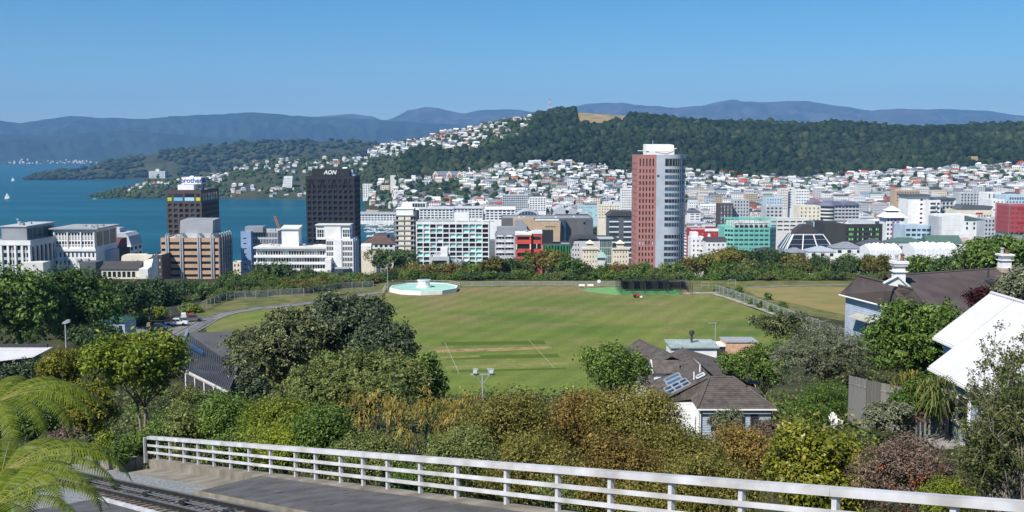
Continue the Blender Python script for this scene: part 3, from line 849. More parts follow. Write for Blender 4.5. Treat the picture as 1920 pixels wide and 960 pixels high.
def boxpart(root, name, x0, x1, y0, y1, z0, z1, m, mats=None):
    mb = MB(); mb.box(x0, x1, y0, y1, z0, z1); return mb.build(name, m, root)
def lx(root, px, Y): return P(px, 400, Y).x-root.location.x
def lz(root, py, Y): return P(960, py, Y).z-root.location.z
def clutter(root, x0, x1, y0, y1, z, n, seed):
    r = random.Random(seed)
    for i in range(n):
        w = r.uniform(0.8, 2.6); d = r.uniform(0.8, 2.4); h = r.uniform(0.5, 1.7); x = r.uniform(x0, max(x0+0.1, x1-w)); y = r.uniform(y0, max(y0+0.1, y1-d))
        boxpart(root, "roof_unit", x, x+w, y, y+d, z, z+h, r.choice([w_lgrey, w_white, w_grey]))

# ---- dark brown tower with the roof sign
Y = 700
t, W, H = site("office_tower", "dark brown gridded office tower topped by a white brother sign", 311, 377, 356, Y); D = 42
rows = rows_from_top(H, 9.0, 3.5, 13, 0.62)
f = spans(W, 6, 0.62, 0.5); s = spans(D, 13, 0.55, 0.8)
walls(t, W, D, H, w_brown, {'f': (f, rows), 'r': (s, rows)}, 0.8, g_brown, w_lgrey, pick=lambda s, c, r: RND.choice([g_dark, g_dark, g_brown, g_blue]))
pan = [((0.04,0.16),(0.40,0.55,0.05)),((0.22,0.47),(0.16,0.42,0.68)),((0.53,0.80),(0.36,0.62,0.74)),((0.85,0.97),(0.55,0.55,0.04))]
for k, ((a, b_), c) in enumerate(pan):
    boxpart(t, "colour_panel", -W/2+a*W, -W/2+b_*W, -0.16, -0.02, H-7.2, H-5.0, mat("sign_panel_%s" % "abcd"[k], c, 0.5, 0.3, var=0.03))
    boxpart(t, "recess", -W/2+a*W, -W/2+b_*W, -0.1, -0.02, H-4.6, H-2.4, g_dark)
for k in range(6):
    y = 3+k*6.2; boxpart(t, "colour_panel", W/2+0.02, W/2+0.16, y, y+3.6, H-7.2, H-5.0, MATS["sign_panel_%s" % "babcdb"[k]])
    boxpart(t, "recess", W/2+0.02, W/2+0.1, y, y+3.6, H-4.6, H-2.4, g_dark)
boxpart(t, "plant_room", lx(t,332,Y), lx(t,362,Y), 3, 26, H-0.8, H+3.2, w_white)
sx0, sx1, sz0, sz1 = lx(t,335,Y), lx(t,372,Y), lz(t,351,Y)+1.8, lz(t,333,Y)
sg = boxpart(t, "sign_box", sx0, sx1, 8, 21, sz0, sz1, w_white)
boxpart(t, "sign_leg", sx0+1, sx0+2, 10, 11, H-0.8, sz0, w_grey); boxpart(t, "sign_leg", sx1-2, sx1-1, 10, 11, H-0.8, sz0, w_grey); boxpart(t, "sign_leg", sx1-2, sx1-1, 18, 19, H-0.8, sz0, w_grey)
m_signblue = mat("sign_blue", (0.012, 0.035, 0.30), 0.5, 0.3, var=0.02)
def lettering(text, parent, x, y, z, size, m, rz=0.0, name="lettering", shear=0.0, depth=0.06, width=1.0, bold=0.0):
    cu = bpy.data.curves.new(name, 'FONT'); cu.body = text; cu.size = size; cu.align_x = 'CENTER'; cu.align_y = 'CENTER'; cu.extrude = depth; cu.shear = shear; cu.offset = bold
    cu.materials.append(m)
    tmp = bpy.data.objects.new(name+"_outline", cu); COL.objects.link(tmp)
    me = bpy.data.meshes.new_from_object(tmp.evaluated_get(bpy.context.evaluated_depsgraph_get()))
    bpy.data.objects.remove(tmp); bpy.data.curves.remove(cu)
    o = bpy.data.objects.new(name, me); COL.objects.link(o); o.parent = parent
    o.location = (x, y, z); o.rotation_euler = (pi/2, 0, rz); o.scale = (width, 1, 1)
    return o
lettering("brother", sg, (sx0+sx1)/2, 7.9, (sz0+sz1)/2, 4.6, m_signblue, bold=0.05, width=0.98)
boxpart(sg, "side_panel", sx1+0.02, sx1+0.12, 10, 19, sz0+0.8, sz1-0.8, m_signblue)

# ---- black tower
Y = 705
t, W, H = site("office_tower", "tall black gridded office tower with white AON letters on top", 573, 664, 330, Y); D = 27
rows = rows_from_top(H, 2.2, 3.6, 17, 0.62)
walls(t, W, D, H, w_black, {'f': (spans(W, 9, 0.64, 0.5), rows), 'r': (spans(D, 8, 0.6, 0.5), rows)}, 0.9, g_dark, w_dgrey)
for k in range(4):   # slanted braces in the two top storeys
    x = -W/2+W*(0.10+0.235*k)
    mb = MB(); mb.bar((x-1.6, -0.2, H-8.2), (x, -0.2, H-1.6), 0.35, 0.7, up=(0,-1,0)); mb.bar((x+2.0, -0.2, H-8.2), (x+0.2, -0.2, H-1.6), 0.35, 0.7, up=(0,-1,0)); mb.build("brace", w_black, t)
pr = boxpart(t, "plant_room", lx(t,585,Y), lx(t,656,Y), 2, 24, H-0.8, lz(t,317,Y), w_black)
for k in range(9):
    boxpart(pr, "louvre_panel", lx(t,586,Y)+k*2.7, lx(t,586,Y)+k*2.7+2.3, 1.86, 1.98, H+0.1, H+1.6, g_dark)
lettering("AON", pr, lx(t,619,Y), 1.8, lz(t,323.5,Y), 3.6, w_white, shear=0.25, bold=0.12)
boxpart(t, "roof_unit", lx(t,657,Y), lx(t,661,Y), 4, 9, H-0.8, H+4, w_lgrey); boxpart(t, "roof_unit", lx(t,664,Y)-1.2, lx(t,664,Y)+0.5, 3, 12, H, H+1.0, w_blue)

# ---- tan banded block
Y = 575
t, W, H = site("office_block", "tan banded office block with grey roof box and pipes", 301, 410, 446, Y); D = 26
rows = rows_from_top(H, 2.3, 3.5, 8, 0.42)
tf = [lx(t,x,Y)+W/2 for x in (301,312,338.5,371.5,396.5,410)]
cols = [(max(tf[i]+0.9 if i else 0.3, 0.3), (tf[i+1]-0.9 if i < 4 else W-0.3)) for i in range(5)]
walls(t, W, D, H, w_tan, {'f': (cols, rows)}, 0.5, g_dark, w_offw)
for z0, z1 in rows:   # end wall with its own openings, its shade put into the dark grey
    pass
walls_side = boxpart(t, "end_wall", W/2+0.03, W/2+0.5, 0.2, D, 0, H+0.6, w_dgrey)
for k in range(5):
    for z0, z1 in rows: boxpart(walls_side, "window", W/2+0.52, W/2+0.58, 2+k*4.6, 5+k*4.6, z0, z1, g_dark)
for x in tf[1:5]:
    for d in (-0.55, 0.55):
        mb = MB(); mb.tube([(x-W/2+d, -0.45, 0), (x-W/2+d, -0.45, H+1.2), (x-W/2+d, 0.6, H+1.9), (x-W/2+d, 3.5, H+2.0)], 0.42, 8); mb.build("pipe", w_grey, t, smooth=True)
for k in range(5):
    mb = MB(); mb.tube([(W/2+0.75, 3.3+k*4.8, 0), (W/2+0.75, 3.3+k*4.8, H+1.6), (W/2-0.6, 3.3+k*4.8, H+2.2)], 0.42, 8); mb.build("pipe", w_grey, t, smooth=True)
mb = MB(); mb.extr([(5,H-0.5),(22,H-0.5),(22,lz(t,413,Y)),(7,lz(t,415,Y))], 'x', lx(t,330,Y), lx(t,392,Y)); mb.build("plant_room", w_grey, t)
boxpart(t, "plant_base", lx(t,336,Y), lx(t,398,Y), 4, 20, H-0.8, H+2.0, w_lgrey)
clutter(t, lx(t,303,Y), lx(t,330,Y), 2, 8, H-0.8, 3, 5)
mb = MB(); mb.tube([(lx(t,347,Y),12,lz(t,413,Y)),(lx(t,347,Y),12,lz(t,409,Y))], 0.1); mb.build("aerial", w_lgrey, t)

# ---- pink and silver tower
Y = 640
t, W, H = site("office_tower", "tall pink tower with silver curved side and white roof house", 1195, 1292, 290, Y); D = 27
Wp = 36*Y/FPX; Wg = 16*Y/FPX
rows = [(H-6.9, H-2.4)]+[(H-10.9-i*3.58, H-8.7-i*3.58) for i in range(20)]
mb = MB()
T = lambda x, o, z: (x-W/2, -o, z)
cols = spans(Wp, 5, 0.44, 0.9)
facade(mb, T, Wp, H, cols, rows, 0, 0.5)
Tl = lambda x, o, z: (-W/2-o, D-x, z)
facade(mb, Tl, D, H, [], [], 0)
# curved silver side: flat strip then an arc bending back
arcp = [(Wp-W/2, 0.0), (Wp+Wg-W/2, -0.6)]
cx0 = Wp+Wg-W/2; cw = W/2-cx0
for i in range(1, 13):
    a = i/12*pi/2
    arcp.append((cx0+cw*sin(a)**0.9, -0.6-1.1*sin(min(1, i/5)*pi/2)*(cos(a)) + 15*(1-cos(a))))
for a, b_ in zip(arcp[:-1], arcp[1:]): mb.quad((*a, 0), (*b_, 0), (*b_, H), (*a, H), 1)
mb.quad((W/2, arcp[-1][1], 0), (W/2, D, 0), (W/2, D, H), (W/2, arcp[-1][1], H), 1)
mb.quad((W/2, D, 0), (-W/2, D, 0), (-W/2, D, H), (W/2, D, H), 0)
mb.poly([(-W/2, 0, H-0.6)]+[(x, y, H-0.6) for x, y in arcp]+[(W/2, D, H-0.6), (-W/2, D, H-0.6)], 2)
mb.build("wall", [w_pink, w_silver, w_roofg], t)
for a, b_ in cols:
    for ri, (c, d) in enumerate(rows):
        obj("window", pane_mesh(b_-a+0.02, d-c+0.02, g_pale if ri == 13 and RND.random() < 0.6 else g_dark), t, T((a+b_)/2, -0.46, (c+d)/2))
for ri, (c, d) in enumerate(rows):
    mb = MB()
    if ri == 11: continue
    for (x1, y1), (x2, y2) in zip(arcp[1:-1], arcp[2:]):
        n = Vector((y2-y1, x1-x2, 0)).normalized()*0.06
        mb.quad((x1+n.x, y1+n.y, c+0.1), (x2+n.x, y2+n.y, c+0.1), (x2+n.x, y2+n.y, d+0.05), (x1+n.x, y1+n.y, d+0.05))
    wb = mb.build("window_band", g_blue if ri % 3 else g_dark, t)
    mb = MB()
    for i in range(2, len(arcp)-1):
        x, y = arcp[i]; mb.box(x-0.07, x+0.07, y-0.18, y, c+0.1, d+0.05)
    mb.build("mullion", w_silver, wb)
for i in range(22):
    z = H-4-i*3.58
    mb = MB(); mb.box(-W/2-0.06, -W/2-0.005, 0.3, D-0.3, z-1.3, z-1.0); mb.build("side_groove", w_brown, t)
mb = MB(); k0, k1 = lx(t,1212,Y), lx(t,1264,Y); zt = lz(t,270,Y)
mb.extr([(3,H-0.6),(3,zt-4.2),(5.5,zt-0.6),(20,zt),(20,H-0.6)], 'x', k0, k1); mb.build("roof_house", w_white, t)
mb = MB(); mb.tube([(k0-5.5, 2.6, zt-4), (k0+1, 2.6, zt-4)], 0.25); mb.tube([(k1-1, 2.6, zt-3), (k1+1.5, 2.6, zt-2.6)], 0.25); mb.build("crane_arm", w_offw, t)
mb = MB(); mb.tube([(k0+5, 2.4, zt-4.1), (k0+11, 2.0, zt-4.6), (k1-1, 2.4, zt-3.6)], 0.16); mb.build("cradle_rail", w_sand, t)
mb = MB(); mb.tube([(k0+4.5,9,zt-0.5),(k0+4.5,9,zt+2.4)], 0.12); mb.build("aerial", w_lgrey, t)
boxpart(t, "sign_plate", Wp-W/2+0.3, Wp-W/2+1.6, -0.5, -0.15, H-13, H-11.9, w_dgrey)

# ---- left edge: white colonnaded block, glass topped block
Y = 520
t, W, H = site("office_block", "white columned office block with dark roof plant, cut by the picture edge", -40, 57, 451, Y); D = 44
rows = rows_from_top(H, 2.6, 3.5, 4, 0.62)
walls(t, W, D, H, w_lgrey, {'f': (spans(W, 11, 0.74, 0.3), rows), 'r': (spans(D, 9, 0.62, 0.4), rows_from_top(H, 3.2, 9.0, 1, 0.95))}, 0.7, g_dark, w_roofg)
for i in range(8):
    x = -W/2+0.6+i*(W-1.2)/7; boxpart(t, "column", x-0.45, x+0.45, -0.7, -0.02, 0, H-2.4, w_white)
boxpart(t, "cornice", -W/2-0.3, W/2+0.3, -0.85, -0.05, H-2.3, H+0.05, w_white)
x0, x1 = lx(t,-10,Y), lx(t,38,Y)
boxpart(t, "plant_room", x0, x1, 6, 38, H-0.8, H+6.2, w_grey)
for k in range(5): boxpart(t, "louvre_panel", x1+0.03, x1+0.12, 7+k*5.6, 11.6+k*5.6, H+0.4, H+5.2, w_dgrey)
boxpart(t, "plant_lid", x0-0.3, x1+0.3, 5.5, 38.5, H+6.2, H+6.7, w_lgrey); clutter(t, x0, x1, 8, 30, H+6.7, 4, 3)
mb = MB(); mb.tube([(lx(t,12,Y),12,H+6.6),(lx(t,12,Y),12,H+10)], 0.12); mb.lathe([(0.1,H+9),(0.7,H+9.7),(0.75,H+9.8)], lx(t,12,Y)-0.4, 12, 10); mb.build("dish_aerial", w_white, t)
boxpart(t, "podium", lx(t,45,Y), lx(t,98,Y)-3, -6, 2, 0, lz(t,490,Y), w_offw)
Y = 548
t, W, H = site("office_block", "white block with gridded glass top storeys and thin flat roof", 99, 178, 430, Y); D = 30
r1 = [(H-3.3,H-1.9),(H-4.3,H-3.75),(H-5.3,H-4.75),(H-7.8,H-6.2),(H-8.9,H-8.3)]
r2 = rows_from_top(H, 12.0, 4.2, 3, 0.55)
c1 = [c for k in range(3) for c in [(0.9+k*(W-1.8)/3+0.5+i*(W-1.8)/3/4.3, 0.9+k*(W-1.8)/3+0.5+i*(W-1.8)/3/4.3+1.05) for i in range(4)]]
walls(t, W, D, H, w_white, {'f': (c1, r1)}, 0.4, g_dark, w_lgrey)
for a, b_ in spans(W, 10, 0.42, 0.3):
    for c, d in r2: boxpart(t, "window", a-W/2, b_-W/2, -0.05, 0.05, c, d, RND.choice([g_dark, g_blue, g_pale]))
for k in range(4):
    x = -W/2+0.6+k*(W-1.2)/3; boxpart(t, "column", x-0.35, x+0.35, -0.5, -0.03, H-10, H-0.5, w_white)
boxpart(t, "ledge", -W/2-0.4, W/2+0.2, -0.7, -0.03, H-11.3, H-9.9, w_white)
boxpart(t, "flat_roof", -W/2-1.5, W/2+1.8, -1.6, D+1, H+0.02, H+0.6, w_roofg)
for k in range(3):
    boxpart(t, "side_glazing", W/2+0.03, W/2+0.15, 2+k*9.3, 9.5+k*9.3, H-9, H-1.5, g_dark)
boxpart(t, "stair_shaft", W/2+0.03, W/2+3.2, 12, 24, 0, H-12, w_lgrey)
for k, (bx, bz) in enumerate(((-0.18,16),(0.1,16),(0.28,16),(0.28,21),(0.1,21.5))):
    boxpart(t, "balcony", W*bx-1.2, W*bx+1.2, -1.5, -0.06, H-bz, H-bz+1.0, w_lgrey)
clutter(t, -W/2+6, W/2, 3, 20, H+0.6, 5, 9)
boxpart(t, "lower_wing", lx(t,160,Y), lx(t,190,Y), -10, -0.1, 0, lz(t,488,Y), w_dgrey)

# ---- white block with the stepped grey mansard roof and its dark neighbour
Y = 640
t, W, H = site("office_block", "white block with folded grey metal mansard roof beside the harbour", 213, 243, 460, Y); D = 22
walls(t, W, D, H, w_white, {'f': (spans(W, 3, 0.7, 0.3), rows_from_top(H, 1.4, 3.9, 4, 0.5)), 'r': (spans(D, 3, 0.6), rows_from_top(H, 1.4, 3.9, 4, 0.5))}, 0.4, g_dark, w_roofg)
mb = MB(); mb.extr([(-W/2-2,H-0.2),(W/2+0.4,H-0.2),(W/2-1.2,H+5.2),(W/2-3.2,H+7.2),(-W/2+1,H+7.2),(-W/2-2,H+5)], 'y', 1.5, D-1); mb.build("mansard_roof", w_lgrey, t)
boxpart(t, "roof_unit", -W/2-6, -W/2+1, 8, 16, H+2, H+10, w_lgrey)
boxpart(t, "eaves", -W/2-0.8, W/2+1.2, -1.0, -0.04, H-0.9, H+0.2, w_white)
Y = 600
t, W, H = site("office_block", "narrow dark navy block with a maroon lean-to roof", 199, 222, 468, Y); D = 18
walls(t, W, D, H, w_black, {'f': (spans(W, 3, 0.5, 0.3), rows_from_top(H, 1.0, 3.4, 4, 0.5))}, 0.3, g_blue, w_dgrey)
mb = MB(); mb.extr([(-0.3,H-0.3),(9,H+5.5),(D,H+5.5),(D,H-0.3)], 'x', -W/2-0.1, W/2-1.5); mb.build("lean_to_roof", W_((0.14,0.05,0.05),"maroon"), t)

# ---- cream art deco hall with round windows
Y = 490
t, W, H = site("cream_hall", "cream building with curved parapet and three round windows", 190, 262, 504, Y); D = 14
walls(t, W, D, H, w_cream, {'f': (spans(W*0.92, 7, 0.72, 0.4), [(H-4.0, H-1.3)])}, 0.4, g_dark, w_roofd)
mb = MB(); mb.extr([(-0.6,H-0.2),(6.2,H+3.0),(6.2,H-0.2)], 'x', -W/2-0.6, lx(t,258,Y)); mb.build("tiled_lean_to", w_roofd, t)
px0, px1 = lx(t,215,Y), lx(t,275,Y); zt = lz(t,480.5,Y)
mb = MB(); pts = [(px0,H-3),(px1-4,H-3),(px1-4,H),(px1-3,H+3.5),(px1,zt-0.5),(px1-0.3,zt),(px0+1,zt),(px0+0.2,zt-0.7),(px0,zt-2)]
mb.extr(pts, 'y', 6.2, 13); par = mb.build("parapet", w_cream, t)
for k, c in enumerate((w_white, w_grey, w_white)):
    x = lx(t,236+k*11,Y)
    mb = MB(); mb.extr([(x+0.75*cos(2*pi*i/16), zt-3.0+0.75*sin(2*pi*i/16)) for i in range(16)], 'y', 6.08, 6.17); rw = mb.build("round_window", w_grey, par)
    mb = MB(); mb.extr([(x+0.5*cos(2*pi*i/16), zt-3.0+0.5*sin(2*pi*i/16)) for i in range(16)], 'y', 6.02, 6.07); mb.build("pane", c, rw)
mb = MB(); mb.extr([(-1,0),(13,0),(13,zt),(9,zt),(6.5,zt-2),(6,H+3),(4,H+0.6),(-1,H)], 'x', lx(t,258,Y), lx(t,275,Y)); mb.build("side_wall", w_offw, t)
Y = 560
t, W, H = site("office_block", "low dark brown block with pale square windows beside the tan block", 279, 303, 478, Y); D = 20
walls(t, W, D, H, w_brown, {'f': (spans(W, 4, 0.55, 0.5), rows_from_top(H, 2.0, 3.6, 5, 0.4))}, 0.3, g_pale, w_lgrey)

# ---- blue slab, gridded block, white apartments, white tower
Y = 600
t, W, H = site("office_block", "narrow pale blue slab with a column of slit windows", 451, 470, 434, Y); D = 14
walls(t, W, D, H, w_blue, {'f': ([(W*0.25, W*0.55)], rows_from_top(H, 3.6, 2.95, 9, 0.22))}, 0.3, g_dark, w_roofg)
boxpart(t, "lift_housing", -W/2+1.5, W/2+6, 4, 13, H-0.8, lz(t,426,Y), w_grey)
Y = 606
t, W, H = site("office_block", "grey office block with closely spaced upright fins behind white apartments", 470, 521, 433, Y); D = 18
walls(t, W, D, H, w_lgrey, {'f': (spans(W, 17, 0.6, 0.2), rows_from_top(H, 1.0, 3.7, 6, 0.72))}, 0.5, g_dark, w_roofg)
clutter(t, -W/2, W/2-2, 4, 14, H-0.8, 4, 21)
Y = 560
t, W, H = site("apartment_block", "long white apartment block with four rows of balconies", 480, 611, 466, Y); D = 15
rows = rows_from_top(H, 1.3, 3.62, 6, 0.58)
pl = [g_pale, g_blue, g_dark, g_pale, g_blue, g_dark, g_pale]
cols = spans(W, 26, 0.80, 0.6)
walls(t, W, D, H, w_white, {'f': (cols, rows)}, 1.0, g_blue, w_offw, pick=lambda s, c, r: pl[(c//3+r*2) % 7])
for z0, z1 in rows:
    boxpart(t, "balcony_slab", -W/2-0.8, W/2+0.3, -1.7, -0.05, z0-1.25, z0-0.1, w_white)
boxpart(t, "roof_slab", -W/2-1.0, W/2+0.4, -1.8, D+0.5, H+0.02, H+0.9, w_offw)
mb = MB(); x0, x1 = lx(t,524,Y), lx(t,556,Y); zt = lz(t,426,Y)
mb.box(x0, x1, 4, 12, H+0.8, zt-1.3); mb.build("penthouse", w_white, t)
mb = MB(); mb.extr([(3.2,zt-1.4),(3.2,zt-1.0),(12.8,zt+0.3),(12.8,zt-1.4)], 'x', x0-0.5, x1+0.5); mb.build("penthouse_roof", w_offw, t)
clutter(t, -W/2+1, x0-1, 3, 10, H+0.9, 3, 31); clutter(t, x1+1, W/2-2, 3, 10, H+0.9, 4, 32)
Y = 540
t, W, H = site("apartment_tower", "white tower with blank panel and gridded windows beside the apartments", 611, 662, 448, Y); D = 16
rows = rows_from_top(H, 1.2, 2.78, 11, 0.7)
wl = lx(t,626,Y)+W/2; wr = lx(t,640,Y)+W/2
walls(t, W, D, H, w_white, {'f': (spans(wl-0.3, 4, 0.72, 0.2)+[(wr+0.3+a, wr+0.3+b_) for a, b_ in spans(W-wr-0.6, 6, 0.72, 0.1)], rows)}, 0.3, g_dark, w_offw, pick=lambda s, c, r: RND.choice([g_dark, g_dark, g_blue]))
boxpart(t, "blank_panel", wl-W/2+0.1, wr-W/2-0.1, -0.5, -0.03, 0, H-0.4, w_white)
for k in range(3): boxpart(t, "side_fin", W/2+0.04, W/2+0.9, 1+k*5.5, 3+k*5.5, 0, H-0.6, w_lgrey)
ux0, ux1 = lx(t,588,Y), lx(t,652,Y); zt = lz(t,424,Y)
up = boxpart(t, "upper_storey", ux0, ux1, 6, 15, H-0.8, zt, w_white)
for a in [ux0+0.6+i*1.15 for i in range(4)]+[lx(t,637,Y)+0.5+i*1.15 for i in range(4)]:
    for z in (H+0.6, H+2.6): boxpart(up, "window", a, a+0.85, 5.9, 5.98, z, z+1.7, g_blue)
boxpart(up, "blank_panel", lx(t,604,Y), lx(t,635,Y), 5.3, 5.97, H-0.6, zt-0.6, w_white)
boxpart(t, "upper_roof", ux0-0.4, ux1+0.4, 5.0, 15.5, zt+0.02, zt+0.4, w_offw)
boxpart(t, "canopy", lx(t,628,Y), lx(t,655,Y), -3, -0.52, lz(t,503,Y), lz(t,500,Y), w_lgrey)
boxpart(t, "annex", lx(t,611,Y), lx(t,622,Y), -5, -0.55, 0, lz(t,484,Y), w_white)
Y = 640
t, W, H = site("small_house", "small cream house between the tan block and the blue slab", 436, 451, 491, Y); D = 8
walls(t, W, D, H, w_cream, {'f': (spans(W, 2, 0.4, 0.3), rows_from_top(H, 1.4, 3.0, 2, 0.5))}, 0.3, g_dark, w_roofg)
# ---- orange crane on the waterfront
Y = 900
c = P(519, 440, Y)
t = thing("dock_crane", "orange lattice crane jib rising behind the white apartments", "crane", (c.x, c.y, 3))
m_crane = mat("crane_orange", (0.55, 0.19, 0.05), 0.6, 0.3, var=0.1)
top = P(515, 405, Y)-Vector((c.x, c.y, 3)); bot = Vector((2.5, 0, 0)); foot = Vector((4, 0, c.z-3))
boxpart(t, "tower", 1.5, 6.5, -2.5, 2.5, 0, c.z-5, m_crane); boxpart(t, "cab", 0.5, 7.0, -3, 3, c.z-5, c.z-1, m_crane)
mb = MB()
for d in ((-0.8,-0.8),(0.8,-0.8),(0.8,0.8),(-0.8,0.8)):
    mb.tube([foot+Vector((d[0],d[1],0)), top+Vector((d[0]*0.8,d[1]*0.8,0))], 0.22, 5)
for i in range(9):
    a = foot.lerp(top, i/9); b_ = foot.lerp(top, (i+1)/9); s = 1 if i % 2 else -1
    mb.tube([a+Vector((0.8*s,-0.8,0)), b_+Vector((-0.8*s,-0.8,0))], 0.16, 4)
mb.build("jib", m_crane, t)

# ---- apartments in the middle: cream slab and teal glass block
Y = 690
t, W, H = site("apartment_tower", "slender cream apartment tower with stacked balconies by the teal block", 742, 775, 404, Y); D = 20
rows = rows_from_top(H, 0.5, 3.25, 12, 0.72)
walls(t, W, D, H, w_offw, {'f': ([(0.2, 1.6), (W*0.48, W*0.53), (W-1.5, W-0.2)], rows)}, 0.7, g_dark, w_white)
for z0, z1 in rows: boxpart(t, "floor_slab", -W/2-0.6, W/2+0.6, -1.0, -0.04, z1+0.05, z1+0.75, w_grey)
for z0, z1 in rows:
    boxpart(t, "balcony_panel", -W/2+1.8, -0.35, -0.8, -0.05, z0, z0+1.9, w_cream); boxpart(t, "balcony_panel", 0.4, W/2-1.8, -0.8, -0.05, z0, z0+1.9, w_cream)
boxpart(t, "side_shaft", W/2+0.05, W/2+2.0, 0.5, D, 0, H+2.5, w_dgrey)
boxpart(t, "penthouse", -W/2+0.2, W/2-0.2, 1.5, 18, H-0.8, H+4.0, w_white); boxpart(t, "penthouse_roof", -W/2-0.2, W/2+0.2, 1, 18.5, H+4.02, H+4.5, w_white)
boxpart(t, "upper_box", -W/2+3.5, W/2+8, 5, 16, H+4.5, lz(t,381,Y), w_white)
for a in range(5): boxpart(t, "window", W/2-1.0+a*1.7, W/2+0.4+a*1.7, 4.9, 4.98, H+5.2, H+7.6, g_blue)
Y = 686
t, W, H = site("apartment_block", "white framed apartment block with teal glazed balconies in a grid", 780, 917, 416, Y); D = 18
rows = rows_from_top(H, 1.6, 3.02, 11, 0.78)
cols = spans(W, 11, 0.86, 0.3)
tl = [g_teal, g_dark, g_teal, g_blue, g_dark, g_teal, g_pale, g_teal, g_dark]
walls(t, W, D, H, w_white, {'f': (cols, rows)}, 1.0, g_dark, w_offw, pick=lambda s, c, r: g_dark if c > 9 or RND.random() < 0.12 else tl[(c*5+r) % 9 if r % 3 else (c*2) % 9])
for c in cols[::2]: boxpart(t, "roof_vent", c[0]-W/2, c[1]-W/2+4, 0.4, 1.5, H+0.02, H+0.5, w_grey)
boxpart(t, "lift_housing", lx(t,851,Y), lx(t,879,Y), 3, 12, H-0.8, lz(t,400,Y), w_white)
boxpart(t, "roof_deck", lx(t,782,Y), lx(t,850,Y), 4, 14, H-0.8, H+1.2, w_lgrey)
clutter(t, -W/2+2, -2, 4, 14, H+1.2, 6, 41); clutter(t, lx(t,880,Y), W/2-2, 3, 14, H-0.8, 5, 42)
Y = 520
t, W, H = site("plant_building", "small white building with rooftop pipes in front of the teal apartments", 806, 842, 481, Y); D = 12
walls(t, W, D, H, w_lgrey, {'f': (spans(W, 1, 0.8, 0.3), [(H-5, H-2)])}, 0.4, g_dark, w_white)
boxpart(t, "roof_block", lx(t,825,Y), lx(t,838,Y), 2, 11, H-0.5, H+4, w_white)
for k in range(6):
    mb = MB(); mb.tube([(-W/2+2.2+k*0.6, 3, H-0.6), (-W/2+2.2+k*0.6, 3, H+1.7+0.2*(k % 2))], 0.2, 8); mb.build("flue", w_lgrey, t)
boxpart(t, "ramp_wing", -W/2-6, -W/2-0.1, 2, 9, 0, H-5, w_lgrey); boxpart(t, "annex", W/2+0.1, W/2+6.5, 3, 12, 0, H-3, w_grey); boxpart(t, "annex", W/2+7, W/2+13, 4, 12, 0, H-5, w_cream)
clutter(t, W/2+1, W/2+6, 4, 11, H-3, 6, 43)

# ---- grey curved-balcony block, red block, green striped block
Y = 640
t, W, H = site("office_block", "light grey block with shallow arched sun hoods left of the red block", 928, 965, 437, Y); D = 18
rows = rows_from_top(H, 2.4, 3.3, 7, 0.35)
walls(t, W, D, H, w_lgrey, {'f': (spans(W, 6, 0.7, 0.4), rows)}, 0.3, g_dark, w_grey)
for z0, z1 in rows:
    for k in range(2):
        mb = MB(); xc = -W/2+W*(0.27+0.46*k); mb.extr([(xc-2.2,z1+0.3),(xc+2.2,z1+0.3),(xc+1.5,z1+0.9),(xc,z1+1.15),(xc-1.5,z1+0.9)], 'y', -0.8, -0.04); mb.build("sun_hood", w_white, t)
boxpart(t, "roof_band", -W/2-0.2, W/2+0.2, -0.3, -0.03, H-1.6, H, w_grey); boxpart(t, "plant_room", -W/2+1, W/2+1, 4, 15, H-0.8, lz(t,427,Y), w_grey)
Y = 590
t, W, H = site("office_block", "bright red office block with white roof and deep window openings", 967, 996, 441, Y); D = 14
rows = [(H-2.6,H-0.9),(H-7.6,H-4.9),(H-12.0,H-9.8),(H-15,H-13.2)]
walls(t, W, D, H, w_red, {'f': ([(0.9, W-0.9)], rows)}, 0.8, g_dark, w_white)
for x in (-W/2+0.15, W/2-0.75): boxpart(t, "column", x, x+0.6, -0.5, -0.03, H-8, H-5, w_cream)
boxpart(t, "roof_parapet", -W/2-0.3, W/2+0.3, -0.4, D, H+0.02, H+1.2, w_white)
W2 = 6.0
wr = boxpart(t, "side_wing", W/2+0.1, W/2+W2, 1.5, D, 0, H+0.6, w_red)
for r in rows: boxpart(wr, "window", W/2+0.8, W/2+W2-0.7, 1.36, 1.48, r[0], r[1], g_dark)
for r in rows[1:3]: boxpart(wr, "window_pier", W/2+2.9, W/2+3.3, 1.2, 1.35, r[0], r[1], w_cream)
boxpart(t, "roof_parapet", W/2+0.35, W/2+W2+0.2, 1.2, D, H+0.62, H+2.0, w_white)
clutter(t, -W/2, W/2+W2-2, 3, 12, H+1.2, 6, 51)
Y = 640
t, W, H = site("office_block", "dark block with upright green panels peeking above the trees", 1019, 1070, 457, Y); D = 14
walls(t, W, D, H, w_dgrey, {'f': ([(0.4, W-0.4)], [(H-7.6, H-1.2)])}, 0.4, g_dark, w_lgrey)
for k in range(9): boxpart(t, "green_fin", -W/2+0.7+k*1.75, -W/2+1.5+k*1.75+0.25*(k % 2), -0.5, -0.05, H-8, H-0.7-0.5*(k % 2), w_pgreen)
boxpart(t, "dark_screen", -W/2-1.2, -W/2+6.0, 4, 10, H-1, lz(t,433,Y), w_black)

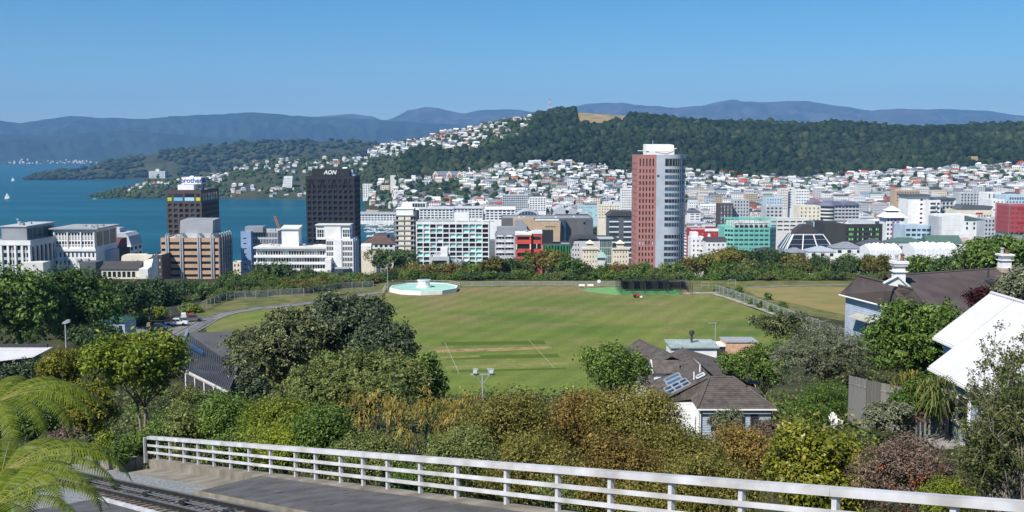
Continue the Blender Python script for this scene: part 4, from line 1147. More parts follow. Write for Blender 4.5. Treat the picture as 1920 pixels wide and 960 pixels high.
# ---- long dark museum with sandstone front
Y = 1180
t, W, H = site("museum", "long dark grey museum with a sandstone coloured bastion front", 940, 1111, 409, Y); D = 60
walls(t, W, D, H, W_((0.125,0.12,0.115),"basalt"), {'f': ([(W*0.62, W*0.68), (W*0.90, W*0.955)], [(H-7, H-4.4)])}, 1.0, g_dark, w_grey)
mb = MB(); mb.extr([(lx(t,962,Y),0),(lx(t,1048,Y),0),(lx(t,1050,Y),H-2.5),(lx(t,1002,Y),H-2.0),(lx(t,1000,Y),H+0.6),(lx(t,962,Y),H+0.8)], 'y', -14, -0.1); sd = mb.build("bastion", w_sand, t)
for k in range(4): boxpart(sd, "slot_window", lx(t,1022,Y)+k*3.0, lx(t,1022,Y)+k*3.0+2.0, -14.2, -14.02, H-9, H-8, g_dark)
boxpart(sd, "parapet_shelf", lx(t,1003,Y), lx(t,1047,Y), -14.5, -0.2, H-2.0, H-0.9, w_offw)
boxpart(t, "glass_wedge", lx(t,1049,Y), lx(t,1060,Y), -8, -0.1, 0, H-1.5, g_blue)
mb = MB(); mb.extr([(lx(t,960,Y),0),(lx(t,990,Y),0),(lx(t,987,Y),H-6),(lx(t,983,Y),H-5),(lx(t,978,Y),H-1),(lx(t,966,Y),H-0.5)], 'y', -24, -15); mb.build("lift_tower", w_grey, t)
boxpart(t, "portal_frame", lx(t,1098,Y), lx(t,1112,Y), -3, -0.1, 0, H-1, w_dgrey)
clutter(t, -W/2+10, W/2-10, 10, 50, H-0.8, 10, 61)
Y = 1330
t, W, H = site("arena_hall", "low hall with an arched grey glazed gable behind the museum", 966, 1013, 409, Y); D = 40
pts = [(-W/2,0),(W/2,0),(W/2,H)]+[(W/2*cos(a), H+14*0.7*sin(a)) for a in [pi*i/12 for i in range(1,12)]]+[(-W/2,H)]
mb = MB(); mb.extr(pts, 'y', 0, D); mb.build("arched_roof", w_lgrey, t)
mb = MB(); mb.extr([(W*0.42*cos(pi*i/12), H+1+7.6*sin(pi*i/12)) for i in range(0, 13)], 'y', -0.5, -0.05); gz = mb.build("gable_glazing", g_blue, t)
for k in range(7): x = -W*0.36+k*W*0.12; mb = MB(); mb.box(x-0.2, x+0.2, -0.8, -0.52, H+1, H+1+7.2*sqrt(max(0.02, 1-(x/(W*0.42))**2))); mb.build("mullion", w_lgrey, gz)
Y = 1300
t, W, H = site("sports_hall", "white hall with folded grey angular metal roofs behind the museum", 1040, 1098, 401, Y); D = 45
walls(t, W, D, H, w_white, {}, 0.3, g_dark, w_roofg)
for a, b_, h0, h1 in ((-0.5,-0.1,3,9),(-0.12,0.24,1,7),(0.22,0.62,-4,4)):
    mb = MB(); mb.extr([(a*W,H-0.2),(b_*W,H-0.2),(b_*W+3,H+h0),((a+b_)/2*W,H+h1),(a*W-2,H+h1*0.5+h0*0.3)], 'y', -2, D); mb.build("folded_roof", w_lgrey, t)

# ---- cream twin pavilions with the glass atrium
Y = 720
for k, (a, b_, lb) in enumerate(((1092,1122,"cream gabled pavilion left of the glass atrium"),(1149,1179,"cream gabled pavilion right of the glass atrium"))):
    t, W, H = site("cream_pavilion", lb, a, b_, 466, Y); D = 14
    walls(t, W, D, H, w_cream, {'f': (spans(W, 5, 0.3, 0.6), rows_from_top(H, 1.8, 3.2, 4, 0.42))}, 0.3, g_dark, w_roofg)
    boxpart(t, "cornice", -W/2-0.6, W/2+0.6, -0.7, -0.03, H-0.7, H+0.5, w_cream)
    boxpart(t, "lantern", -2.2, 2.2, 2, 8, H-0.8, H+3.2, w_cream)
    mb = MB(); mb.poly([(-3,1,H+3.22),(3,1,H+3.22),(0,5,H+5.6)]); mb.poly([(3,1,H+3.22),(3,9,H+3.22),(0,5,H+5.6)]); mb.poly([(3,9,H+3.22),(-3,9,H+3.22),(0,5,H+5.6)]); mb.poly([(-3,9,H+3.22),(-3,1,H+3.22),(0,5,H+5.6)]); mb.build("lantern_roof", w_cream, t)
Y = 730
t, W, H = site("glass_atrium", "green tinted glass atrium between two cream pavilions", 1124, 1148, 448, Y); D = 12
walls(t, W, D, H, w_offw, {'f': (spans(W, 6, 0.9, 0.2), rows_from_top(H, 0.8, 5.5, 5, 0.94))}, 0.1, glass("atrium_glass", (0.06, 0.11, 0.11)), w_white)
boxpart(t, "roof_slab", -W/2-1.0, W/2+1.0, -1.2, D, H+0.02, H+0.6, w_lgrey)
Y = 735
t, W, H = site("dark_roof_block", "grey block with a curved dark roof edge behind the cream pavilions", 1072, 1123, 452, Y); D = 26
walls(t, W, D, H, w_lgrey, {'f': (spans(W*0.3, 3, 0.4), rows_from_top(H, 2, 3.5, 3, 0.4))}, 0.3, g_dark, w_roofd)
mb = MB(); mb.extr([(-W/2-1.2,H-4),(-W/2-0.2,H-4),(-W/2+1.4,H+0.6),(-W/2+6,H+1.6),(W/2+14,H+0.2),(W/2+14,H+1.4),(-W/2+5,H+2.8),(-W/2+0.4,H+1.6)], 'y', -0.5, D+0.3); mb.build("curved_roof", w_roofd, t)
Y = 640
c = P(1128, 478, Y)
t = thing("copper_pavilion", "small pale green hipped roof pavilion among the trees", "pavilion", (c.x, c.y, float(hz(c.x, c.y))))
zt = c.z-t.location.z
boxpart(t, "wall", -2.2, 2.2, 0, 4.4, 0, zt-1.6, w_offw)
mb = MB(); q = [(-3.4,-1.2),(3.4,-1.2),(3.4,5.6),(-3.4,5.6)]; u_ = [(-1.2,1.2),(1.2,1.2),(1.2,3.2),(-1.2,3.2)]
for i in range(4):
    j = (i+1) % 4; mb.quad((*q[i],zt-1.6),(*q[j],zt-1.6),(*u_[j],zt+1.6),(*u_[i],zt+1.6))
mb.poly([(*p,zt+1.6) for p in u_]); mb.build("roof", W_((0.30,0.44,0.37),"copper_green"), t)
mb = MB(); mb.lathe([(0.7,zt+1.6),(0.7,zt+2.3),(0.1,zt+3.2)], 0, 2.2, 8); mb.build("finial", W_((0.30,0.44,0.37),"copper_green"), t)
Y = 800
t, W, H = site("office_block", "dark grey office block with white floor bands left of the pink tower", 1142, 1187, 404, Y); D = 26
rows = rows_from_top(H, 2.0, 3.9, 8, 0.55)
walls(t, W, D, H, w_dgrey, {'f': ([(0.5, W*0.40), (W*0.62, W-0.5)], rows)}, 0.4, g_blue, w_roofd)
for z0, z1 in rows:
    boxpart(t, "floor_band", -W/2+0.2, -W/2+W*0.41, -0.35, -0.03, z0-0.9, z0-0.05, w_white); boxpart(t, "floor_band", -W/2+W*0.61, W/2-0.2, -0.35, -0.03, z0-0.9, z0-0.05, w_white)
mb = MB(); mb.extr([(-W/2-1,H-0.5),(W/2+1,H-0.5),(W/2+1,H+2.4),(-W/2+3,H+2.8)], 'y', -0.8, D); mb.build("dark_roof", w_roofd, t)

# ---- right of the pink tower
Y = 860
t, W, H = site("red_building", "dark red building with a white patched wall left of the green block", 1296, 1361, 430, Y); D = 22
walls(t, W, D, H, w_dred, {'f': (spans(W, 5, 0.2, 2.0), rows_from_top(H, 3.0, 4.0, 3, 0.3))}, 0.3, g_pale, w_lgrey)
boxpart(t, "white_parapet", -W/2+11, W/2+0.1, -0.3, -0.03, H-1.6, H+0.4, w_white)
for k in range(2):
    mb = MB(); mb.extr([(-W/2+14.5+1.2*cos(a), H-5-k*4+1.7*sin(a)) for a in [2*pi*i/14 for i in range(14)]], 'y', -0.2, -0.03); mb.build("white_patch", w_white, t)
Y = 760
for k, (a, b_, pt, lb) in enumerate(((1296,1322,445,"stepped white building with small windows beside the pink tower"),(1324,1362,452,"white building with a dark tiled roof below the red building"))):
    t, W, H = site("white_building", lb, a, b_, pt, Y-20*k); D = 14
    walls(t, W, D, H, w_white, {'f': (spans(W, 3+k, 0.35, 0.5), rows_from_top(H, 2.0, 3.3, 5, 0.42))}, 0.3, g_dark, w_offw)
    if k: mb = MB(); mb.extr([(-0.5,H-0.2),(D,H-0.2),(D/2,H+2.4)], 'x', -W/2-0.3, W/2+0.3); mb.build("tiled_roof", w_roofd, t)
    else: boxpart(t, "upper_step", -W/2+0.6, 0.5, 3, 12, H-0.8, H+3.4, w_white); boxpart(t, "balcony", 0.8, W/2+1, -1.2, -0.05, H-9, H-7.8, w_white)
Y = 830
t, W, H = site("green_office_block", "sea green octagonal office block with an open framed roof", 1376, 1444, 427, Y); D = 40
rows = rows_from_top(H, 1.6, 3.55, 6, 0.46)
walls(t, W, D, H, w_green, {'f': ([c for k in range(7) for c in [(0.35+k*(W-0.7)/7+0.25+i*1.02, 0.35+k*(W-0.7)/7+0.25+i*1.02+0.9) for i in range(3)]], rows)}, 0.35, g_dark, w_offw, pick=lambda s, c, r: g_teal if r == len(rows)-2 else g_dark)
ch = 6.2
for s in (-1, 1):
    mb = MB(); mb.prism([(s*W/2+s*0.02, 0.03), (s*(W/2+ch), 6.0), (s*(W/2+ch), D-6), (s*W/2+s*0.02, D-0.03)][::s], 0, H); wg = mb.build("corner_wing", w_green, t)
    for z0, z1 in rows:
        for q in range(3):
            a0, a1 = 0.08+q*0.31, 0.08+q*0.31+0.24
            p0 = Vector((s*(W/2+ch*a0), 6.0*a0-0.08, 0)); p1 = Vector((s*(W/2+ch*a1), 6.0*a1-0.08, 0))
            mb = MB(); mb.quad((p0.x+s*0.05,p0.y-0.02,z0),(p1.x+s*0.05,p1.y-0.02,z0),(p1.x+s*0.05,p1.y-0.02,z1),(p0.x+s*0.05,p0.y-0.02,z1)); mb.build("window", g_dark, wg)
zt = lz(t,412,Y)
boxpart(t, "set_back_storey", -W/2+1, W/2-1, 2.5, D-3, H-0.8, H+3.4, w_offw)
for a, b_ in spans(W-2, 7, 0.75): boxpart(t, "window", a-W/2+1, b_-W/2+1, 2.35, 2.46, H-0.1, H+1.9, g_dark)
boxpart(t, "terrace_rail", -W/2, W/2, 0.5, 0.62, H+2.7, H+3.1, W_((0.55,0.28,0.2),"salmon"))
for k in range(8):
    x = -W/2+k*W/7; boxpart(t, "frame_post", x-0.22, x+0.22, 0.2, 0.6, H, zt, w_green)
for s in (-1, 1):
    for k in range(4):
        x = s*(W/2+ch*(0.25*k+0.25)); y = 6*(0.25*k+0.25); boxpart(t, "frame_post", x-0.2, x+0.2, y, y+0.4, H, zt, w_green)
boxpart(t, "frame_beam", -W/2, W/2, 0.2, 0.7, zt, zt+0.7, w_green); boxpart(t, "frame_beam", -W/2-ch, W/2+ch, 7, 7.6, zt+0.02, zt+0.72, w_green); boxpart(t, "frame_beam", -W/2-ch, W/2+ch, 22, 22.6, zt, zt+0.7, w_green)
clutter(t, -W/2+3, W/2-4, 6, 30, H+3.4, 8, 71)

# ---- glass pyramid front, black and green block, pale blue block, blank white box
Y = 640
c0 = P(1520, 441, Y)
t = thing("glass_front_building", "building with sloped dark glass front and white diagonal ribs", "building", (c0.x, Y, float(hz(c0.x, Y))-1))
H = c0.z-t.location.z; w0 = 45*Y/FPX; w1 = 28*Y/FPX; hb = 9.0; zb_ = H-hb
mb = MB(); b4 = [(-w0,0,zb_),(w0,0,zb_),(w0,22,zb_),(-w0,22,zb_)]; t4 = [(-w1,5,H),(w1,5,H),(w1,18,H),(-w1,18,H)]
for i in range(4): mb.quad(b4[i], b4[(i+1)%4], t4[(i+1)%4], t4[i])
mb.poly(t4); mb.build("glass_slope", g_dark, t)
boxpart(t, "base_wall", -w0, w0, 0.1, 22, 0, zb_-0.02, w_grey)
for k in range(4):
    f0 = -1+2*k/3; mb = MB(); mb.bar((f0*w0, -0.15, zb_), (f0*w1, 4.85, H), 0.55, 0.4); mb.build("rib", w_white, t)
for z, e_ in ((0.0,0),(1.0,1),(0.36,2),(0.68,3)):
    ww = w0+(w1-w0)*z; mb = MB(); mb.bar((-ww, 5*z-0.12, zb_+hb*z), (ww, 5*z-0.12, zb_+hb*z), 0.3, 0.5 if e_ < 2 else 0.25); mb.build("transom", w_white if e_ < 2 else w_grey, t)
for k in range(3): mb = MB(); mb.bar((-w0-0.1, 3+6*k, zb_), (-w1-0.1, 6.5+4*k, H), 0.5, 0.4); mb.build("rib", w_white, t)
mb = MB(); mb.extr([(-w1+1,H),(w1-2,H),(w1-5,H+4.5),(w1-9,H+6),(-w1+6,H+5.6),(-w1+2,H+2.5)], 'y', 7, 16); mb.build("dark_cap_roof", w_roofd, t)
Y = 700
t, W, H = site("black_block", "charcoal office block with scattered lime green window panels", 1585, 1655, 420, Y); D = 34
rows = rows_from_top(H, 2.6, 3.25, 5, 0.5); cols = spans(W, 20, 0.78, 1.2)
lime = {(0,1),(0,2),(0,3),(0,6),(0,9),(0,13),(0,14),(0,17),(0,18),(1,1),(1,2),(1,3),(1,6),(1,9),(1,14),(1,17),(1,18),(2,1),(2,2),(2,3),(2,6),(2,9),(2,13),(2,14),(2,17),(2,18),(3,6),(3,9)}
w_char = W_((0.045,0.045,0.042),"charcoal")
walls(t, W, D, H, w_char, {'f': (cols, rows)}, 0.25, g_dark, w_offw, pick=lambda s, c, r: (w_lime2 if (c+r) % 2 else w_lime) if (len(rows)-1-r, c) in lime or (r, c) in lime else g_dark)
mb = MB(); mb.prism([(-W/2-0.02, 0.05), (-W/2-0.02, D), (lx(t,1560,Y), D+6), (lx(t,1560,Y), 16)], 0, H); sw = mb.build("angled_side", w_char, t)
boxpart(t, "roof_deck", -W/2+9, W/2-3, 6, 26, H-0.8, H+1.6, w_lgrey); clutter(t, -W/2+2, W/2-4, 4, 24, H-0.5, 6, 81)
Y = 790
t, W, H = site("office_block", "block with a pale blue metal top storey left of the charcoal block", 1526, 1562, 417, Y); D = 22
walls(t, W, D, H, w_dgrey, {'f': ([(0.3, W-0.3)], rows_from_top(H, 5.4, 3.6, 5, 0.5))}, 0.3, g_dark, w_roofg)
boxpart(t, "metal_storey", -W/2-0.3, W/2+0.3, -0.5, -0.03, H-5.2, H+0.1, w_lblue)
Y = 720
t, W, H = site("office_block", "pale blue banded block with rounded corner below white towers", 1698, 1738, 423, Y); D = 22
rows = rows_from_top(H, 2.2, 3.3, 5, 0.52)
walls(t, W, D, H, w_lblue, {'f': ([(0.5,W*0.24),(W*0.30,W*0.5),(W*0.56,W*0.72),(W*0.78,W-0.4)], rows)}, 0.3, g_blue, w_roofg)
mb = MB(); mb.lathe([(4.2,0),(4.2,H)], W/2, 4.2, 18); cb = mb.build("round_corner", w_lblue, t)
for z0, z1 in rows: mb = MB(); mb.lathe([(4.26,z0),(4.26,z1)], W/2, 4.2, 18); mb.build("window_band", g_blue, cb)
Y = 760
t, W, H = site("white_box_building", "large blank white box building with faint panel joints", 1768, 1832, 404, Y); D = 26
walls(t, W, D, H, w_white, {}, 0.2, g_dark, w_offw, parapet=0.4)
for k in range(1, 4): boxpart(t, "panel_joint", -W/2+k*W/6, -W/2+k*W/6+0.08, -0.02, -0.006, 0, H-0.2, w_lgrey)
for k in range(1, 5): boxpart(t, "panel_joint", -W/2+0.1, W/2-10, -0.02, -0.006, H-k*3.6, H-k*3.6+0.08, w_lgrey)
boxpart(t, "side_strip", -W/2-2.4, -W/2-0.02, 1, 20, 0, H-1, w_lgrey)
mb = MB(); mb.extr([(W/2-9,H+0.02),(W/2+6,H-3.2),(W/2+6,H-3.6),(W/2-9,H-3.6)], 'y', -0.4, -0.05); mb.build("sloping_cap", w_roofgreen, t)
for a in (W/2-7.5, W/2-2.4):
    for z in (H-6.6, H-10): boxpart(t, "window", a, a+1.3, -0.06, -0.005, z, z+1.8, g_dark)

# ---- pagoda roofed purple tower
Y = 840
t, W, H = site("pagoda_building", "purple and white block with stacked white pagoda roofs", 1662, 1696, 408, Y); D = 16
rows = rows_from_top(H, 1.2, 3.6, 7, 0.5)
walls(t, W, D, H, w_white, {'f': (spans(W, 5, 0.6, 0.3), rows)}, 0.5, g_dark, w_roofg)
for k in range(2): boxpart(t, "purple_bay", -2.6+k*3.4, -0.6+k*3.4, -0.4, -0.03, 0, H-1.4, w_purple)
def pyramid(root, name, hw, hd, yc, z0, z1, m, top=0.25):
    mb = MB(); q = [(-hw,yc-hd),(hw,yc-hd),(hw,yc+hd),(-hw,yc+hd)]; u_ = [(x*top, yc+(y-yc)*top) for x, y in q]
    for i in range(4): j = (i+1) % 4; mb.quad((*q[i],z0),(*q[j],z0),(*u_[j],z1),(*u_[i],z1))
    mb.poly([(*p,z1) for p in u_]); mb.poly([(*p,z0) for p in q][::-1]); return mb.build(name, m, root)
pyramid(t, "lower_roof", W/2+2.2, D/2+2, D/2, H+0.05, H+3.8, w_white, 0.5)
boxpart(t, "neck", -W/4, W/4, D/2-4, D/2+4, H+3.82, H+5.2, w_roofgreen)
pyramid(t, "upper_roof", W/4+2, 6, D/2, H+5.22, H+9, w_white, 0.06)

# ---- tall white apartment group
Y = 980
t, W, H = site("apartment_tower", "tall white apartment slab with dark flat roof and stacked balconies", 1703, 1740, 368, Y); D = 24
rows = rows_from_top(H, 2.4, 4.2, 10, 0.45)
walls(t, W, D, H, w_white, {'f': ([(W*0.62, W-1.2)], rows)}, 0.8, g_dark, w_roofd)
boxpart(t, "flat_roof", -W/2-1.5, W/2+2, -2, D+2, H+0.02, H+1.6, w_dgrey)
boxpart(t, "blue_flank", W/2+0.05, W/2+2.4, 0.6, D, 0, H-0.5, w_lblue)
t, W, H = site("apartment_tower", "tall white apartment tower with curved balconies, middle of the group", 1742, 1764, 375, Y-14); D = 20
rows = rows_from_top(H, 2.4, 4.2, 10, 0.5)
walls(t, W, D, H, w_white, {'f': ([(1.4, W*0.62), (W*0.7, W-0.6)], rows)}, 0.7, g_blue, w_lgrey)
for z0, z1 in rows:
    mb = MB(); mb.prism([(-W/2+0.8,-0.05)]+[(-W/2+1.0+W*0.32*(1-cos(pi*i/8)), -0.1-1.6*sin(pi*i/8)) for i in range(0,9)]+[(W*0.2,-0.05)], z0-0.9, z0+0.1); mb.build("balcony", w_white, t)
t, W, H = site("apartment_tower", "tall pale apartment tower with many small balconies, right of the group", 1766, 1789, 374, Y-6); D = 22
rows = rows_from_top(H, 2.6, 4.2, 10, 0.55)
walls(t, W, D, H, w_lgrey, {'f': (spans(W, 3, 0.62, 0.3), rows)}, 0.8, g_dark, w_roofd)
for z0, z1 in rows: boxpart(t, "balcony_slab", -W/2+0.2, W/2-0.2, -0.8, -0.04, z0-0.6, z0-0.1, w_white)
boxpart(t, "flat_roof", -W/2-8, W/2+1, -1.5, D+2, H+0.02, H+1.3, w_dgrey); boxpart(t, "white_fin", W/2+0.05, W/2+1.3, -1, D, 0, H+0.8, w_white)

# ---- dark and grey pair, pale office pair, beige apartments, white block
def simple(name, label, a, b_, pt, Y, D, wall, gm, n, st, hf, cf, top=1.6, nr=7, roof=None, edge=0.4, dep=0.35, cl=0):
    t, W, H = site(name, label, a, b_, pt, Y)
    walls(t, W, D, H, wall, {'f': (spans(W, n, cf, edge), rows_from_top(H, top, st, nr, hf))}, dep, gm, roof or w_roofg)
    if cl: clutter(t, -W/2+1, W/2-2, 3, D-3, H-0.8, cl, int(a))
    return t, W, H
simple("apartment_block", "dark brown apartment block with white stairwell strips", 1349, 1375, 382, 1150, 20, w_brown, g_pale, 4, 3.4, 0.75, 0.28, nr=8)
simple("apartment_block", "grey and white apartment block beside the dark brown one", 1376, 1405, 374, 1160, 18, w_lgrey, g_blue, 5, 3.6, 0.55, 0.5, nr=8, cl=3)
simple("apartment_block", "beige apartment block with square windows", 1463, 1478, 354, 1500, 18, w_offw, g_dark, 4, 3.6, 0.45, 0.45, nr=8)
simple("apartment_block", "slim white apartment block with balconies beside beige block", 1479, 1491, 352, 1505, 14, w_white, g_dark, 2, 3.6, 0.5, 0.8, nr=8)
simple("apartment_block", "bright white apartment block with dark window bands", 1492, 1518, 356, 1450, 22, w_white, g_dark, 5, 4.0, 0.4, 0.55, nr=7)
simple("apartment_tower", "white gridded tower left of the pink tower's shoulder", 1165, 1189, 354, 1480, 18, w_white, g_dark, 7, 3.3, 0.5, 0.5, nr=10)
simple("office_block", "cream block with a dark stair window near the curved roofs", 1499, 1539, 386, 1060, 22, w_cream, g_blue, 5, 3.8, 0.5, 0.3, nr=5)
simple("office_block", "grey and white box fronted block above the green office block", 1436, 1468, 386, 1080, 20, w_lgrey, g_dark, 4, 3.6, 0.5, 0.55, nr=6, cl=3)
simple("office_block", "blue grey block with rows of punched windows", 1437, 1467, 371, 1250, 20, w_lblue, g_dark, 6, 3.6, 0.4, 0.4, nr=6)
simple("office_block", "sand coloured block with dark windows behind white towers", 1680, 1725, 357, 1350, 20, w_sand, g_dark, 9, 3.4, 0.45, 0.5, nr=4)
simple("office_block", "long pale concrete office block with balconies at the upper right", 1801, 1850, 361, 1280, 22, w_lgrey, g_dark, 8, 3.5, 0.6, 0.5, nr=8, cl=4)
simple("office_block", "white tower with blue glass strips beside the pale concrete block", 1851, 1877, 361, 1200, 22, w_white, g_blue, 3, 11, 0.85, 0.3, nr=2)
simple("office_block", "bright white block with a few small windows near the red scaffold", 1860, 1884, 374, 1000, 20, w_white, g_dark, 3, 7.5, 0.2, 0.3, nr=3)
t, W, H = simple("office_block", "pale blue block with small dark roof lettering at the right edge", 1886, 1935, 366, 1120, 26, w_lblue, g_dark, 8, 3.7, 0.4, 0.5, top=6.5, nr=6)
for k in range(6): boxpart(t, "letter", -W/2+4+k*2.6, -W/2+5.6+k*2.6, -0.3, -0.05, H-4.4, H-2.2, w_dgrey)
t, W, H = simple("office_block", "long cream office block with a red sign near the right edge", 1796, 1861, 394, 920, 26, w_cream, g_dark, 12, 3.9, 0.4, 0.55, top=4.4, nr=4, cl=5)
boxpart(t, "red_sign", W*0.02, W*0.22, -0.3, -0.05, H-3.4, H-2.2, w_dred)
mb = MB(); mb.extr([(-W/2+3,H),(W/2,H),(W/2+2,H+3.2),(-W/2+6,H+4.6)], 'y', 3, 20); mb.build("dark_roof", w_dgrey, t)
simple("office_block", "low grey and white terrace block left of the red scaffold", 1846, 1893, 409, 880, 20, w_lgrey, g_dark, 7, 3.5, 0.5, 0.5, nr=5, cl=3)
simple("carpark_building", "long low pale grey parking building behind the green office block", 1444, 1518, 411, 950, 24, w_offw, g_dark, 6, 3.6, 0.35, 0.8, nr=3)
t, W, H = site("round_office", "round drum shaped office with slate roof and white balconies", 1541, 1569, 386, 1080); R = W/2
mb = MB(); mb.lathe([(R,0),(R,H)], 0, R, 24); mb.build("drum", w_offw, t)
for z0, z1 in rows_from_top(H, 0.8, 3.6, 4, 0.55): mb = MB(); mb.lathe([(R+0.06,z0),(R+0.06,z1)], 0, R, 24); mb.build("window_band", g_dark, t)
mb = MB(); mb.lathe([(R+1.0,H),(R*0.75,H+3),(0.3,H+4.2)], 0, R, 24); mb.build("roof", w_slate, t)
t, W, H = site("office_block", "long block with low barrel vaulted slate roofs behind the drum office", 1519, 1612, 385, 1120); D = 24
walls(t, W, D, H, w_lgrey, {'f': (spans(W, 14, 0.8, 0.4), rows_from_top(H, 1.0, 3.6, 4, 0.5))}, 0.8, g_dark, w_slate)
for k in range(3):
    xc = -W/3+k*W/3; mb = MB(); mb.extr([(xc+W/6.4*cos(pi*i/10), H+0.02+4.2*sin(pi*i/10)) for i in range(11)], 'y', -1, D); mb.build("vaulted_roof", w_slate, t)
# ---- red scaffold
Y = 800
t, W, H = site("scaffolded_building", "building wrapped in red scaffold netting at the right edge", 1894, 1960, 384, Y); D = 22
walls(t, W, D, H, w_grey, {'f': (spans(W, 7, 0.5, 0.6), rows_from_top(H, 2, 3.6, 6, 0.5))}, 0.3, g_dark, w_roofg)
m_rednet = netmat("red_netting", (0.42, 0.05, 0.055), 0.72)
for s, (x0, x1, y0, y1) in enumerate(((-W/2-1, W/2+1, -1.4, -1.4), (-W/2-1.2, -W/2-1.2, -1.2, D))):
    for k in range(6):
        mb = MB(); z1 = H+0.8-k*3.6; mb.quad((x0,y0,z1-3.4),(x1,y1,z1-3.4),(x1,y1,z1),(x0,y0,z1)); mb.build("netting_sheet", m_rednet, t)
for k in range(8):
    x = -W/2-0.9+k*(W+1.8)/7; mb = MB(); mb.tube([(x,-1.2,0),(x,-1.2,H+1.4)], 0.08, 5); mb.build("standard", w_lgrey, t)
for k in range(6):
    mb = MB(); z = H-0.2-k*3.6; mb.tube([(-W/2-1,-1.25,z),(W/2+1,-1.25,z)], 0.07, 5); mb.build("ledger", w_lgrey, t)
for z in (H-1.4, H-12, H-19): boxpart(t, "banner", -W/2+5, -W/2+14, -1.7, -1.62, z-1.6, z, w_dred)

# ---- nearer houses below the charcoal block
def hip_house(name, label, pl, pr, pe, pt, Y, D, wall, roofm, gable=False, cat="house", nwin=3, group=None):
    """house by eave line and ridge line; pe, pt are the pixel rows of eave and ridge"""
    t, W, H = site(name, label, pl, pr, pe, Y, group, cat)
    zr = lz(t, pt, Y+D/2)
    H0 = max(0.0, H-9)
    boxpart(t, "wall", -W/2+0.4, W/2-0.4, 0.4, D-0.4, 0, H-0.02, wall)
    for a, b_ in spans(W-1, nwin, 0.4): boxpart(t, "window", a-W/2+0.5, b_-W/2+0.5, 0.33, 0.38, H-2.4, H-0.8, g_dark)
    mb = MB(); e = D*0.5 if not gable else 0.0; e = min(e, W*0.42)
    q = [(-W/2,0,H),(W/2,0,H),(W/2,D,H),(-W/2,D,H)]; r0 = (-W/2+e, D/2, zr); r1 = (W/2-e, D/2, zr)
    mb.quad(q[0],q[1],r1,r0); mb.quad(q[2],q[3],r0,r1); mb.poly([q[1],q[2],r1]); mb.poly([q[3],q[0],r0]); mb.poly([q[3],q[2],q[1],q[0]])
    mb.build("roof", roofm, t)
    return t, W, H
m_iron_g = mat("grey_iron_roof", (0.24, 0.25, 0.28), 0.55, 0.4, scale=1.0, var=0.12); m_iron_d = mat("dark_iron_roof", (0.09, 0.095, 0.115), 0.6, 0.3, scale=1.0); m_iron_l = mat("pale_iron_roof", (0.40, 0.43, 0.47), 0.5, 0.4, scale=1.0); m_iron_gr = mat("green_iron_roof", (0.085, 0.15, 0.12), 0.6, 0.3, scale=1.0)
hip_house("villa", "grey hipped roof villa with white bay gable below the charcoal block", 1564, 1622, 466, 453, 560, 14, w_white, m_iron_g)
hip_house("villa", "white villa with pale iron roof left of the grey hipped villa", 1516, 1570, 472, 461, 540, 12, w_white, m_iron_l)
hip_house("villa", "dark grey roofed villa half hidden at the tree line", 1474, 1516, 474, 464, 545, 12, w_grey, m_iron_g)
hip_house("villa", "tall dark hipped roof house beside the wrapped scaffold", 1620, 1672, 461, 447, 590, 16, w_dgrey, m_iron_d)
hip_house("villa", "green roofed long hall in front of the pale blue block", 1668, 1738, 455, 445, 640, 14, w_offw, m_iron_gr)
hip_house("villa", "green gabled villa with white trims right of the hall", 1740, 1806, 456, 441, 630, 14, w_white, m_iron_gr, gable=True)
hip_house("villa", "dark roofed house between the two white wrapped scaffolds", 1690, 1722, 470, 459, 580, 12, w_offw, m_iron_d)
hip_house("villa", "pale pink roofed house at the tree line near the right", 1800, 1834, 455, 445, 640, 12, w_offw, W_((0.42,0.30,0.27),"pink_roof"))
hip_house("villa", "dark tiled low roof in front of the green office block", 1420, 1462, 470, 463, 600, 12, w_grey, w_roofd)
m_wrap = mat("shrink_wrap", (0.78, 0.79, 0.80), 0.45, 0.35, scale=0.5, var=0.05, bump=0.5)
def wrapped(label, pl, pr, pt, Y, D):
    t, W, H = site("wrapped_scaffold", label, pl, pr, pt, Y, None, "scaffold")
    nx = 24
    mb = MB()
    def zt(i): return H-1.2*abs((i % 3)-1)*0.5-0.4*sin(i*1.7)
    for i in range(nx):
        x0 = -W/2+W*i/nx; x1 = -W/2+W*(i+1)/nx; b0 = 0.10*(i % 2); b1 = 0.10*((i+1) % 2)
        mb.quad((x0,-b0,0),(x1,-b1,0),(x1,-b1,zt(i+1)-2.5),(x0,-b0,zt(i)-2.5)); mb.quad((x0,-b0,zt(i)-2.5),(x1,-b1,zt(i+1)-2.5),(x1,D*0.5,zt(i+1)),(x0,D*0.5,zt(i)))
        mb.quad((x0,D*0.5,zt(i)),(x1,D*0.5,zt(i+1)),(x1,D,zt(i+1)-2),(x0,D,zt(i)-2)); mb.quad((x1,D,0),(x0,D,0),(x0,D,zt(i)-2),(x1,D,zt(i+1)-2))
    for i, x in ((0,-W/2),(nx,W/2)): mb.poly([(x,0,0),(x,-0.10*(i%2),zt(i)-2.5),(x,D*0.5,zt(i)),(x,D,zt(i)-2),(x,D,0)][::(1 if i else -1)])
    mb.build("wrap_sheet", m_wrap, t)
wrapped("white plastic wrapped scaffold behind the nearer chimney", 1632, 1692, 458, 520, 16)
wrapped("white plastic wrapped scaffold right of the dark roofed house", 1717, 1800, 456, 540, 18)

